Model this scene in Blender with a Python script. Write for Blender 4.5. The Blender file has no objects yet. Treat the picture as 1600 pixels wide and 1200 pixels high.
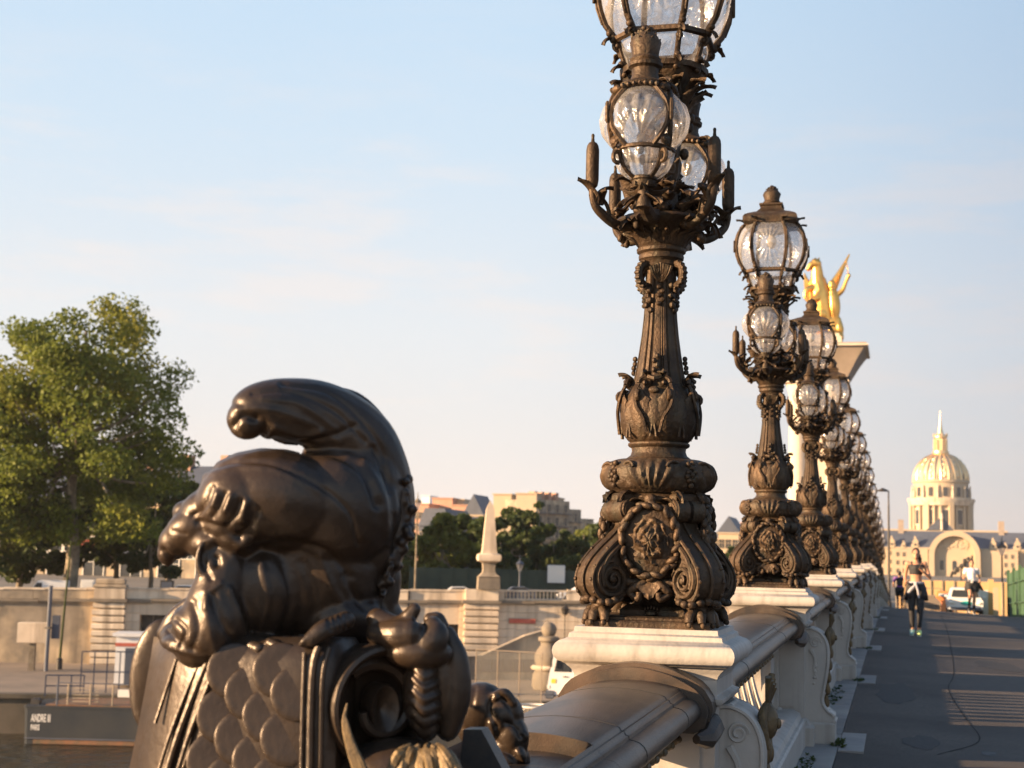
import bpy, bmesh, math, random
import numpy as np
from mathutils import Vector, Matrix, noise
random.seed(7); RNG = np.random.default_rng(7)
PI = math.pi; R = math.radians
C = bpy.context.scene.collection
sc = bpy.context.scene

# ------------------------------------------------------------------ camera
FPX = 2300.0
YAW, PITCH, ROLL, ZC = 0.257897, 0.116403, 0.0244864, 1.70
cam_d = bpy.data.cameras.new('camera'); cam = bpy.data.objects.new('camera', cam_d); C.objects.link(cam)
_F = Vector((-math.sin(YAW)*math.cos(PITCH), math.cos(YAW)*math.cos(PITCH), math.sin(PITCH)))
_R0 = Vector((math.cos(YAW), math.sin(YAW), 0)); _U0 = _R0.cross(_F)
_R = _R0*math.cos(ROLL)+_U0*math.sin(ROLL); _U = -_R0*math.sin(ROLL)+_U0*math.cos(ROLL)
m = Matrix((_R, _U, -_F)).transposed().to_4x4(); m.translation = Vector((0, 0, ZC))
cam.matrix_world = m
cam_d.sensor_width = 36; cam_d.lens = FPX/1600*36
cam_d.clip_start = 0.1; cam_d.clip_end = 12000
cam_d.dof.use_dof = True; cam_d.dof.focus_distance = 6.9; cam_d.dof.aperture_fstop = 4.5
cam_d.dof.aperture_blades = 0
sc.camera = cam

# ------------------------------------------------------------------ light
SUN_AZ = R(60)      # measured from -Y towards -X
SUN_EL = R(12)
sdir = Vector((-math.sin(SUN_AZ)*math.cos(SUN_EL), -math.cos(SUN_AZ)*math.cos(SUN_EL), math.sin(SUN_EL)))
sun_d = bpy.data.lights.new('sun', 'SUN'); sun_d.energy = 5.0; sun_d.angle = R(0.6); sun_d.color = (1.0, 0.66, 0.37)
sun = bpy.data.objects.new('sun', sun_d); C.objects.link(sun)
sun.rotation_euler = sdir.to_track_quat('Z', 'Y').to_euler(); sun.location = (-20, -10, 30)
W = bpy.data.worlds.new('World'); sc.world = W; W.use_nodes = True
nt = W.node_tree; nt.nodes.clear()
def wn(t, **k):
    n = nt.nodes.new(t)
    for a, b in k.items(): setattr(n, a, b)
    return n
out = wn('ShaderNodeOutputWorld'); bg = wn('ShaderNodeBackground'); bg.inputs['Strength'].default_value = 0.07
sky = wn('ShaderNodeTexSky', sky_type='NISHITA', sun_disc=False, sun_elevation=SUN_EL,
         sun_rotation=math.atan2(sdir.x, sdir.y), altitude=60, air_density=1.0, dust_density=1.6, ozone_density=1.2)
tc = wn('ShaderNodeTexCoord'); sep = wn('ShaderNodeSeparateXYZ'); nt.links.new(tc.outputs['Generated'], sep.inputs[0])
def ramp(fac, pts, interp='EASE'):
    n = wn('ShaderNodeValToRGB'); n.color_ramp.interpolation = interp
    e = n.color_ramp.elements
    while len(e) < len(pts): e.new(0.5)
    for i, (p, c) in enumerate(pts): e[i].position = p; e[i].color = (c[0], c[1], c[2], 1)
    nt.links.new(fac, n.inputs[0]); return n
# pale morning haze above the horizon, blue above (same all round the sky)
hz = ramp(sep.outputs['Z'], [(0.0, (.89, .815, .785)), (0.05, (.885, .835, .82)), (0.15, (.835, .865, .90)), (0.27, (.68, .82, .95)), (0.42, (.55, .76, .97)), (0.62, (.27, .44, .68)), (1.0, (.13, .25, .48))], 'LINEAR')
mp = wn('ShaderNodeMapping'); mp.inputs['Scale'].default_value = (1.0, 1.0, 5.5)
nt.links.new(tc.outputs['Generated'], mp.inputs[0])
nz = wn('ShaderNodeTexNoise'); nz.inputs['Scale'].default_value = 5.0; nz.inputs['Detail'].default_value = 9; nz.inputs['Roughness'].default_value = .62
nt.links.new(mp.outputs[0], nz.inputs['Vector'])
cl = ramp(nz.outputs['Fac'], [(0.47, (0, 0, 0)), (0.66, (1, 1, 1))])
ce = ramp(sep.outputs['Z'], [(0.02, (0, 0, 0)), (0.09, (1, 1, 1)), (0.2, (.75, .75, .75)), (0.34, (0.08, 0.08, 0.08))])
cm = wn('ShaderNodeMath', operation='MULTIPLY'); nt.links.new(cl.outputs[0], cm.inputs[0]); nt.links.new(ce.outputs[0], cm.inputs[1])
cm2 = wn('ShaderNodeMath', operation='MULTIPLY'); cm2.inputs[1].default_value = .75; nt.links.new(cm.outputs[0], cm2.inputs[0])
mx = wn('ShaderNodeMixRGB'); nt.links.new(cm2.outputs[0], mx.inputs[0]); nt.links.new(hz.outputs[0], mx.inputs[1]); mx.inputs[2].default_value = (.96, .87, .83, 1)
SKYK = 4.5
vm = wn('ShaderNodeVectorMath', operation='SCALE'); vm.inputs['Scale'].default_value = SKYK; nt.links.new(mx.outputs[0], vm.inputs[0])
mz = wn('ShaderNodeMixRGB'); mz.inputs[0].default_value = .90
nt.links.new(sky.outputs[0], mz.inputs[1]); nt.links.new(vm.outputs[0], mz.inputs[2])
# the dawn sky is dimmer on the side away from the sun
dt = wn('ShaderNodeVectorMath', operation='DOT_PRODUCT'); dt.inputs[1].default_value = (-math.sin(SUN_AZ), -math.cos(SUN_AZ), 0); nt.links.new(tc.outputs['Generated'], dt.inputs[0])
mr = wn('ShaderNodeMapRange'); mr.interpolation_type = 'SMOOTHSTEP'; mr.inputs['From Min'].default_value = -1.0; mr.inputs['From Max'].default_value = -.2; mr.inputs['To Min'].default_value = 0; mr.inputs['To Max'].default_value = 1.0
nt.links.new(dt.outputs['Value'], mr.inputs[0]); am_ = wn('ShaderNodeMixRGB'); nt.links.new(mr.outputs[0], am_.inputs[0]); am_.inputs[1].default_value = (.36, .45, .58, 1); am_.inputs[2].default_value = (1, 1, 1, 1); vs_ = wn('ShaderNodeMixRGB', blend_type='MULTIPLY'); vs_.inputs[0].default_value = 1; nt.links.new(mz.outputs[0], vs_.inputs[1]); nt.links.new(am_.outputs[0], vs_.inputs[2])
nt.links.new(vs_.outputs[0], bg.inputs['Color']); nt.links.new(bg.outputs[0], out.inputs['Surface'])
sc.view_settings.view_transform = 'Standard'; sc.view_settings.look = 'None'
sc.view_settings.exposure = 1.70; sc.view_settings.gamma = 1.0; sc.view_settings.use_curve_mapping = False
sc.cycles.max_bounces = 6; sc.cycles.transparent_max_bounces = 12; sc.cycles.use_denoising = True

# ------------------------------------------------------------------ materials
def mat(name, col, rough=.6, metal=0., col2=None, nscale=8., bump=0., bscale=None, spec=.5, trans=0., coords='Object', stretch=None, detail=5, contrast=(.35, .65), col3=None, n3=1.5, emit=None):
    M = bpy.data.materials.new(name); M.use_nodes = True; t = M.node_tree; b = t.nodes['Principled BSDF']
    b.inputs['Base Color'].default_value = (*col, 1); b.inputs['Roughness'].default_value = rough
    b.inputs['Metallic'].default_value = metal; b.inputs['Specular IOR Level'].default_value = spec
    if trans: b.inputs['Transmission Weight'].default_value = trans
    tcn = t.nodes.new('ShaderNodeTexCoord'); src = tcn.outputs[coords]
    if stretch:
        mpn = t.nodes.new('ShaderNodeMapping'); mpn.inputs['Scale'].default_value = stretch; t.links.new(src, mpn.inputs[0]); src = mpn.outputs[0]
    last = None
    if col2:
        n = t.nodes.new('ShaderNodeTexNoise'); n.inputs['Scale'].default_value = nscale; n.inputs['Detail'].default_value = detail; n.inputs['Roughness'].default_value = .6
        t.links.new(src, n.inputs['Vector'])
        r = t.nodes.new('ShaderNodeValToRGB'); e = r.color_ramp.elements
        e[0].position = contrast[0]; e[0].color = (*col, 1); e[1].position = contrast[1]; e[1].color = (*col2, 1)
        t.links.new(n.outputs['Fac'], r.inputs[0]); last = r.outputs[0]
        if col3:
            n3n = t.nodes.new('ShaderNodeTexNoise'); n3n.inputs['Scale'].default_value = n3; n3n.inputs['Detail'].default_value = 6; t.links.new(src, n3n.inputs['Vector'])
            r3 = t.nodes.new('ShaderNodeValToRGB'); r3.color_ramp.elements[0].position = .48; r3.color_ramp.elements[1].position = .66
            t.links.new(n3n.outputs['Fac'], r3.inputs[0])
            mm = t.nodes.new('ShaderNodeMixRGB'); t.links.new(r3.outputs[0], mm.inputs[0]); t.links.new(last, mm.inputs[1]); mm.inputs[2].default_value = (*col3, 1); last = mm.outputs[0]
        t.links.new(last, b.inputs['Base Color'])
    if bump:
        n2 = t.nodes.new('ShaderNodeTexNoise'); n2.inputs['Scale'].default_value = bscale or nscale*3; n2.inputs['Detail'].default_value = 6
        t.links.new(src, n2.inputs['Vector'])
        bp = t.nodes.new('ShaderNodeBump'); bp.inputs['Strength'].default_value = bump; bp.inputs['Distance'].default_value = .02
        t.links.new(n2.outputs['Fac'], bp.inputs['Height']); t.links.new(bp.outputs[0], b.inputs['Normal'])
    return M
MT = {}
MT['bronze'] = mat('weathered_bronze', (.034, .023, .015), .54, .35, (.095, .061, .036), 9, .35, 60, spec=.3, col3=(.040, .027, .018), n3=3)
MT['statue'] = mat('polished_dark_bronze', (.026, .018, .013), .38, .30, (.058, .038, .024), 4, .12, 40, col3=(.034, .025, .019), n3=3)
MT['white'] = mat('painted_white_stone', (.44, .41, .375), .55, 0, (.40, .375, .34), 5, .10, 50, col3=(.34, .315, .285), n3=2.2)
MT['rail'] = mat('dark_bronze_rail', (.038, .032, .028), .42, .25, (.075, .054, .038), 3, .12, 60, stretch=(3, .6, 3), col3=(.12, .08, .055), n3=1.2)
MT['gilt'] = mat('worn_gilding', (.165, .115, .055), .55, .35, (.10, .075, .045), 14, .3, 60)
MT['gold_pale'] = mat('pale_gold_leaf', (.95, .70, .40), .42, 1.0, (.85, .62, .36), 3, .2, 12)
MT['gold'] = mat('bright_gold_leaf', (1.0, .57, .16), .36, 1.0, (.88, .46, .12), 3, .2, 12)
MT['asphalt'] = mat('asphalt', (.062, .052, .046), .85, 0, (.105, .088, .075), 28, .8, 130, col3=(.050, .042, .037), n3=.5)
MT['paving'] = mat('pale_granite', (.24, .225, .21), .7, 0, (.18, .17, .165), 3, .25, 90, col3=(.29, .27, .24), n3=1)
MT['water'] = mat('river_water', (.028, .025, .015), .16, 0, None, 1, 1.0, 1.1, stretch=(1, 1.0, 1))
MT['limestone'] = mat('limestone', (.68, .56, .42), .85, 0, (.56, .46, .34), .55, .5, 9, col3=(.74, .64, .50), n3=.25)
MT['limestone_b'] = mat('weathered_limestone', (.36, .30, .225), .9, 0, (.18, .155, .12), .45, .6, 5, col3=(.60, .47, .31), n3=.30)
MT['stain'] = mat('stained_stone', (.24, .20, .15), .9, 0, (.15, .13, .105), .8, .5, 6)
MT['quay'] = mat('quay_cobbles', (.23, .185, .145), .85, 0, (.16, .135, .11), .6, .5, 8, col3=(.30, .24, .18), n3=.15)
MT['earth'] = mat('upper_quay_ground', (.13, .12, .10), .9, 0, (.18, .16, .13), .3, .2, 3)
MT['darkmetal'] = mat('dark_metal', (.04, .04, .04), .5, .4, (.06, .055, .05), 4)
MT['bark'] = mat('plane_bark', (.22, .18, .13), .9, 0, (.12, .10, .075), 2.5, .6, 8, col3=(.32, .28, .20), n3=1.2)
MT['glass_dark'] = mat('window_glass', (.035, .04, .045), .12, 0, spec=.6)
MT['slate'] = mat('blue_slate', (.055, .07, .10), .6, 0, (.08, .095, .13), .4)
MT['cream'] = mat('cream_stone', (.47, .375, .255), .85, 0, (.41, .335, .24), .2)
MT['brick'] = mat('red_brick', (.40, .22, .15), .85, 0, (.46, .28, .20), .3)
MT['cloud_white'] = mat('white_paint', (.78, .78, .76), .4, 0, (.7, .7, .69), 2)
def streaks(M, dark, amount=.5, sx=14, sz=.8):
    t = M.node_tree; b = t.nodes['Principled BSDF']; src = b.inputs['Base Color'].links[0].from_socket
    tcn = t.nodes.new('ShaderNodeTexCoord'); mpn = t.nodes.new('ShaderNodeMapping'); mpn.inputs['Scale'].default_value = (sx, sx, sz); t.links.new(tcn.outputs['Object'], mpn.inputs[0])
    n = t.nodes.new('ShaderNodeTexNoise'); n.inputs['Scale'].default_value = 1.; n.inputs['Detail'].default_value = 7; t.links.new(mpn.outputs[0], n.inputs['Vector'])
    r = t.nodes.new('ShaderNodeValToRGB'); r.color_ramp.elements[0].position = .50; r.color_ramp.elements[1].position = .74; r.color_ramp.elements[1].color = (amount, amount, amount, 1); t.links.new(n.outputs['Fac'], r.inputs[0])
    mm = t.nodes.new('ShaderNodeMixRGB'); t.links.new(r.outputs[0], mm.inputs[0]); t.links.new(src, mm.inputs[1]); mm.inputs[2].default_value = (*dark, 1); t.links.new(mm.outputs[0], b.inputs['Base Color'])
def vary(M, lo, hi):
    t = M.node_tree; b = t.nodes['Principled BSDF']; src = b.inputs['Base Color'].links[0].from_socket
    oi = t.nodes.new('ShaderNodeObjectInfo'); mr_ = t.nodes.new('ShaderNodeMapRange'); mr_.inputs['To Min'].default_value = lo; mr_.inputs['To Max'].default_value = hi; t.links.new(oi.outputs['Random'], mr_.inputs[0])
    sv = t.nodes.new('ShaderNodeVectorMath'); sv.operation = 'SCALE'; t.links.new(src, sv.inputs[0]); t.links.new(mr_.outputs[0], sv.inputs['Scale']); t.links.new(sv.outputs[0], b.inputs['Base Color'])
vary(MT['bronze'], .8, 1.2); vary(MT['limestone'], .82, 1.12); vary(MT['paving'], .85, 1.15)
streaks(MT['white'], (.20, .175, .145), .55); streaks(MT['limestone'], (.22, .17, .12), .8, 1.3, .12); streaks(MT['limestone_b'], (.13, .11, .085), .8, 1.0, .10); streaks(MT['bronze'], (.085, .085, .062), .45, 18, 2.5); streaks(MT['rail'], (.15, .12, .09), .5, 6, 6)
for n_ in MT['water'].node_tree.nodes:
    if n_.type == 'BUMP': n_.inputs['Distance'].default_value = .35
def foliage(name, c1, c2, c3, sc_=.35):
    M = mat(name, c1, .6, 0, c2, sc_, col3=c3, n3=.12, spec=.25, contrast=(.3, .7)); t = M.node_tree; b = t.nodes['Principled BSDF']
    tr = t.nodes.new('ShaderNodeBsdfTranslucent'); mxs = t.nodes.new('ShaderNodeMixShader'); mxs.inputs[0].default_value = .42
    l = b.inputs['Base Color'].links[0].from_socket; t.links.new(l, tr.inputs[0])
    o = t.nodes['Material Output']; t.links.new(b.outputs[0], mxs.inputs[1]); t.links.new(tr.outputs[0], mxs.inputs[2]); t.links.new(mxs.outputs[0], o.inputs[0]); return M
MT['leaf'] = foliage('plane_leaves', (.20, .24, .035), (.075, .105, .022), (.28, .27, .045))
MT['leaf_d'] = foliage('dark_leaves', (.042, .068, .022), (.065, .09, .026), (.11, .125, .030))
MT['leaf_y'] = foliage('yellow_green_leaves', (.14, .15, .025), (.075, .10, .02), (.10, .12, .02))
def glassmat():
    M = bpy.data.materials.new('rippled_lantern_glass'); M.use_nodes = True; t = M.node_tree; t.nodes.clear()
    N = t.nodes.new; o = N('ShaderNodeOutputMaterial'); tcn = N('ShaderNodeTexCoord')
    n = N('ShaderNodeTexNoise'); n.inputs['Scale'].default_value = 22; n.inputs['Detail'].default_value = 4; n.inputs['Distortion'].default_value = 1.2
    t.links.new(tcn.outputs['Object'], n.inputs['Vector'])
    bp = N('ShaderNodeBump'); bp.inputs['Strength'].default_value = .55; bp.inputs['Distance'].default_value = .012; t.links.new(n.outputs['Fac'], bp.inputs['Height'])
    tp = N('ShaderNodeBsdfTransparent'); tp.inputs[0].default_value = (.93, .93, .95, 1)
    df = N('ShaderNodeBsdfDiffuse'); df.inputs[0].default_value = (.58, .57, .56, 1); tl = N('ShaderNodeBsdfTranslucent'); tl.inputs[0].default_value = (.66, .65, .64, 1)
    gl = N('ShaderNodeBsdfGlossy'); gl.inputs['Roughness'].default_value = .13; gl.inputs[0].default_value = (.95, .95, .95, 1)
    for s in (df, tl, gl): t.links.new(bp.outputs[0], s.inputs['Normal'])
    m1 = N('ShaderNodeMixShader'); m1.inputs[0].default_value = .55; t.links.new(df.outputs[0], m1.inputs[1]); t.links.new(tl.outputs[0], m1.inputs[2])
    m2 = N('ShaderNodeMixShader'); m2.inputs[0].default_value = .22; t.links.new(m1.outputs[0], m2.inputs[1]); t.links.new(gl.outputs[0], m2.inputs[2])
    r = N('ShaderNodeMapRange'); r.inputs['From Min'].default_value = .3; r.inputs['From Max'].default_value = .7; r.inputs['To Min'].default_value = .26; r.inputs['To Max'].default_value = .62
    t.links.new(n.outputs['Fac'], r.inputs[0])
    m3 = N('ShaderNodeMixShader'); t.links.new(r.outputs[0], m3.inputs[0]); t.links.new(tp.outputs[0], m3.inputs[1]); t.links.new(m2.outputs[0], m3.inputs[2])
    t.links.new(m3.outputs[0], o.inputs[0]); return M
MT['lglass'] = glassmat()
def clearmat():
    M = bpy.data.materials.new('clear_glass_sheet'); M.use_nodes = True; t = M.node_tree; t.nodes.clear(); N = t.nodes.new
    o = N('ShaderNodeOutputMaterial'); tp = N('ShaderNodeBsdfTransparent'); tp.inputs[0].default_value = (.86, .86, .84, 1); gl = N('ShaderNodeBsdfGlossy'); gl.inputs['Roughness'].default_value = .1
    df = N('ShaderNodeBsdfDiffuse'); df.inputs[0].default_value = (.5, .45, .38, 1)
    a = N('ShaderNodeMixShader'); a.inputs[0].default_value = .5; t.links.new(gl.outputs[0], a.inputs[1]); t.links.new(df.outputs[0], a.inputs[2])
    b = N('ShaderNodeMixShader'); b.inputs[0].default_value = .12; t.links.new(tp.outputs[0], b.inputs[1]); t.links.new(a.outputs[0], b.inputs[2]); t.links.new(b.outputs[0], o.inputs[0]); return M
MT['clear'] = clearmat()

# ------------------------------------------------------------------ mesh builder
class MB:
    def __init__(s): s.v = []; s.f = []
    def add(s, vs, fs, M=None):
        o = len(s.v)
        if M is not None: vs = [M @ Vector(v) for v in vs]
        s.v += [tuple(v) for v in vs]; s.f += [tuple(i+o for i in f) for f in fs]; return s
    def box(s, c, d, rz=0, bev=0, M=None):
        x, y, z = d[0]/2, d[1]/2, d[2]/2
        T = Matrix.Translation(c) @ Matrix.Rotation(rz, 4, 'Z')
        if M is not None: T = M @ T
        if not bev:
            vs = [(a*x, b*y, e*z) for e in (-1, 1) for a, b in ((-1, -1), (1, -1), (1, 1), (-1, 1))]
            fs = [(3, 2, 1, 0), (4, 5, 6, 7), (0, 1, 5, 4), (1, 2, 6, 5), (2, 3, 7, 6), (3, 0, 4, 7)]
        else:
            vs = []; b_ = bev
            for e, k in ((-z, b_), (-z+b_, 0), (z-b_, 0), (z, b_)):
                X, Y = x-k, y-k
                for a, b in ((-1, -1), (1, -1), (1, 1), (-1, 1)):
                    vs.append((a*X, b*Y, e))
            fs = [(3, 2, 1, 0), (12, 13, 14, 15)]
            for l in range(3):
                for i in range(4): fs.append((l*4+i, l*4+(i+1) % 4, l*4+4+(i+1) % 4, l*4+4+i))
        return s.add(vs, fs, T)
    def lathe(s, prof, n=24, c=(0, 0, 0), mod=None, sq=False, a0=0., a1=2*PI, M=None, cap=True, rot=0):
        full = abs(a1-a0-2*PI) < 1e-6; k = n if full else n+1; vs = []
        for j, (r, z) in enumerate(prof):
            for i in range(k):
                a = a0+(a1-a0)*i/n+rot; rr = r
                if sq: rr = r/max(abs(math.cos(a)), abs(math.sin(a)))
                zz = z
                if mod:
                    q = mod(a, j/(len(prof)-1), rr, z)
                    if isinstance(q, tuple): rr, zz = q
                    else: rr = q
                vs.append((c[0]+rr*math.cos(a), c[1]+rr*math.sin(a), c[2]+zz))
        fs = []
        for j in range(len(prof)-1):
            for i in range(n):
                i2 = (i+1) % k if full else i+1
                fs.append((j*k+i, j*k+i2, (j+1)*k+i2, (j+1)*k+i))
        if full and cap: fs += [tuple(range(k-1, -1, -1)), tuple(range((len(prof)-1)*k, len(prof)*k))]
        return s.add(vs, fs, M)
    def tube(s, path, rad, n=8, M=None, flat=1.0, cap=True, up=None):
        P = [Vector(p) for p in path]; m_ = len(P); vs = []
        if not hasattr(rad, '__len__'): rad = [rad]*m_
        prev = None
        for i, p in enumerate(P):
            t = (P[min(i+1, m_-1)]-P[max(i-1, 0)]).normalized()
            if prev is None:
                u = Vector(up) if up else (Vector((0, 0, 1)) if abs(t.z) < .9 else Vector((1, 0, 0)))
            else: u = prev
            u = (u-t*u.dot(t))
            u = u.normalized() if u.length > 1e-6 else t.orthogonal().normalized()
            prev = u; w = t.cross(u)
            for k in range(n):
                a = 2*PI*k/n; vs.append(p+(u*math.cos(a)*flat+w*math.sin(a))*rad[i])
        fs = [(i*n+k, i*n+(k+1) % n, (i+1)*n+(k+1) % n, (i+1)*n+k) for i in range(m_-1) for k in range(n)]
        if cap: fs += [tuple(range(n-1, -1, -1)), tuple(range((m_-1)*n, m_*n))]
        return s.add(vs, fs, M)
    def ball(s, c, r, n=8, m_=6, M=None):
        if not hasattr(r, '__len__'): r = (r, r, r)
        vs = [(c[0], c[1], c[2]-r[2])]
        for j in range(1, m_):
            b = -PI/2+PI*j/m_
            for i in range(n):
                a = 2*PI*i/n; vs.append((c[0]+r[0]*math.cos(b)*math.cos(a), c[1]+r[1]*math.cos(b)*math.sin(a), c[2]+r[2]*math.sin(b)))
        vs.append((c[0], c[1], c[2]+r[2])); L = len(vs)-1
        fs = [(0, 1+(i+1) % n, 1+i) for i in range(n)]
        for j in range(m_-2):
            for i in range(n): fs.append((1+j*n+i, 1+j*n+(i+1) % n, 1+(j+1)*n+(i+1) % n, 1+(j+1)*n+i))
        fs += [(1+(m_-2)*n+i, 1+(m_-2)*n+(i+1) % n, L) for i in range(n)]
        return s.add(vs, fs, M)
    def prism(s, poly, a, b, M=None, axis='Y'):
        n = len(poly)
        def q(p, t):
            return {'Y': (p[0], t, p[1]), 'X': (t, p[0], p[1]), 'Z': (p[0], p[1], t)}[axis]
        vs = [q(p, a) for p in poly]+[q(p, b) for p in poly]
        fs = [tuple(range(n-1, -1, -1)), tuple(range(n, 2*n))]+[(i, (i+1) % n, n+(i+1) % n, n+i) for i in range(n)]
        return s.add(vs, fs, M)
    def leaf(s, base, ang, L, Wd, rise, curl, M=None, lobes=3, n=9, cup=.25, th=0.006):
        # leaf growing outwards at azimuth ang: arc of length L that climbs with slope `rise` and rolls over by `curl`
        vs = []; p = [0., 0.]; d = rise; ca, sa = math.cos(ang), math.sin(ang); st = L/(n-1)
        rows = []
        for i in range(n):
            t = i/(n-1); w = Wd*(math.sin(PI*min(1, .12+t*.88))**.7)*(1+.22*math.cos(2*PI*lobes*t))
            if i == n-1: w = Wd*.06
            rows.append((p[0], p[1], d, w))
            p[0] += math.cos(d)*st; p[1] += math.sin(d)*st; d -= curl/(n-1)
        for sgn in (1, -1):
            for (r, z, dd, w) in rows:
                nx, nz_ = -math.sin(dd), math.cos(dd)
                for k in (-1, -.5, 0, .5, 1):
                    off = (cup*abs(k)*w+(th if sgn > 0 else -th)*(1-abs(k)*.8)+(0.012*(1-abs(k)) if k == 0 else 0))
                    rr = r+nx*off; zz = z+nz_*off
                    x, y = rr, k*w/2*2*.5
                    vs.append((base[0]+x*ca-y*sa, base[1]+x*sa+y*ca, base[2]+zz))
        fs = []; o = n*5
        for i in range(n-1):
            for k in range(4):
                q = (i*5+k, i*5+k+1, (i+1)*5+k+1, (i+1)*5+k)
                fs.append(q); fs.append(tuple(o+j for j in reversed(q)))
        for i in range(n-1):
            fs.append((i*5, (i+1)*5, o+(i+1)*5, o+i*5)); fs.append((i*5+4, o+i*5+4, o+(i+1)*5+4, (i+1)*5+4))
        return s.add(vs, fs, M)
    def join(s, o, M=None): return s.add(o.v, o.f, M)
    def mesh(s, name, mat_=None, smooth=True, ang=40):
        me = bpy.data.meshes.new(name); me.from_pydata([tuple(v) for v in s.v], [], s.f); me.validate()
        if mat_ is not None: me.materials.append(MT[mat_] if isinstance(mat_, str) else mat_)
        if smooth:
            me.shade_smooth()
            try: me.set_sharp_from_angle(angle=R(ang))
            except Exception: pass
        return me
    def build(s, name, mat_, parent=None, smooth=True, ang=40, **kw):
        return link(name, s.mesh(name, mat_, smooth, ang), parent, **kw)
def link(name, me, parent=None, loc=None, rz=0, **kw):
    o = bpy.data.objects.new(name, me); C.objects.link(o)
    if parent is not None: o.parent = parent
    if loc is not None: o.location = loc
    if rz: o.rotation_euler = (0, 0, rz)
    for k, v in kw.items(): o[k] = v
    return o
def thing(name, label, cat, loc=(0, 0, 0), rz=0, group=None):
    o = bpy.data.objects.new(name, None); C.objects.link(o); o.location = loc; o.rotation_euler = (0, 0, rz); o.empty_display_size = .2
    o['label'] = label; o['category'] = cat
    if group: o['group'] = group
    return o
def tag(o, label, cat, group=None):
    o['label'] = label; o['category'] = cat
    if group: o['group'] = group
    return o
def struct(o): o['kind'] = 'structure'; return o
CH = {}
def dup(root, loc=None, rz=None, label=None, group=None):
    r = root.copy(); C.objects.link(r)
    if loc is not None: r.location = loc
    if rz is not None: r.rotation_euler = (0, 0, rz)
    if label: r['label'] = label
    if group: r['group'] = group
    for ch in list(root.children):
        c = ch.copy(); C.objects.link(c); c.parent = r
        for g in list(ch.children):
            d = g.copy(); C.objects.link(d); d.parent = c
    return r
def RZ(a): return Matrix.Rotation(a, 4, 'Z')
def T(x, y, z): return Matrix.Translation((x, y, z))
def ray(px, py): return _F+_R*((px-800)/FPX)-_U*((py-600)/FPX)
def at(px, py, Y=None, z=None):
    d = ray(px, py); t = (Y/d.y) if Y is not None else (z-ZC)/d.z
    return Vector((0, 0, ZC))+d*t
def ppm(Y, X=0): return FPX/(Y*math.cos(YAW)-X*math.sin(YAW))
def bez(pts, n=6):
    out_ = []; P = [Vector(p) for p in pts]; P = [P[0]*2-P[1]]+P+[P[-1]*2-P[-2]]
    for i in range(1, len(P)-2):
        a, b, c, d = P[i-1:i+3]
        for k in range(n):
            t = k/n; out_.append(.5*((2*b)+(c-a)*t+(2*a-5*b+4*c-d)*t*t+(3*b-a-3*c+d)*t**3))
    out_.append(P[-2]); return out_
def interp(x, xs, ys):
    return float(np.interp(x, xs, ys))
# ------------------------------------------------------------------ bridge heights
def zr(Y):
    q = min(Y, 56.0); z = -.024+.0156*q-.000137*q*q-.0012*max(0, q-42)**2
    if Y > 56: z -= .0336*(Y-56)
    if Y > 116: z += .0336*(Y-116)
    return z
def zroad(X, Y): return zr(Y)-.045*min(max(0, X+.5), 4.2)
S = 6.4; K0 = 1.088; XL = -1.104
def LY(n): return (K0+n)*S
def zped(Y): return zr(Y)+1.305+.0012*min(Y, 45)
ys = [-24, -12, -4, 0, 4, 8]+list(np.arange(10, 64, 2))+list(range(66, 118, 6))+[120, 125]
b = MB(); xs = [-.50, 0.4, 1.5, 2.6, 3.7, 6, 10, 20, 38]
for y in ys:
    for x in xs: b.v.append((x, y, zroad(x, y)))
k = len(xs)
for j in range(len(ys)-1):
    for i in range(k-1): b.f.append((j*k+i, j*k+i+1, (j+1)*k+i+1, (j+1)*k+i))
road = struct(b.build('road', 'asphalt'))
# deck edge under the parapet and the deck's river side
b = MB()
for y in ys:
    z = zr(y)
    for x, dz in ((-.51, -.012), (-1.62, -.012), (-1.62, -.9), (-1.2, -1.3), (38, -1.3)): b.v.append((x, y, z+dz))
for j in range(len(ys)-1):
    for i in range(4): b.f.append((j*5+i+1, j*5+i, (j+1)*5+i, (j+1)*5+i+1))
struct(b.build('bridge_deck', 'limestone', smooth=False))
# granite paving strip with the stone tabs that reach into the asphalt
pav = struct(MB().box((-.9, -10, zr(-10)-.2), (.5, .5, .1)).build('pavement', 'paving'))
Y = 4.0; i = 0
tabY = [LY(n)+.05 for n in range(0, 15)]
def slab(x0, x1, y0, y1, dz):
    g = .006; b = MB(); t = .05
    vs = [(x, y, (zr(y)+dz+(0 if top else -t))) for top in (0, 1) for x, y in ((x0+g, y0+g), (x1-g, y0+g), (x1-g, y1-g), (x0+g, y1-g))]
    b.add(vs, [(3, 2, 1, 0), (4, 5, 6, 7), (0, 1, 5, 4), (1, 2, 6, 5), (2, 3, 7, 6), (3, 0, 4, 7)])
    return b.build('paving_slab', 'paving', pav, smooth=False)
Y = 2.4
while Y < 92:
    L = 1.28 if Y < 60 else 3.2
    slab(-.90, -.50, Y, Y+L, .006+random.uniform(0, .004)); Y += L
for y in tabY: slab(-.505, -.285, y-.62, y+.62, .010)

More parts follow.
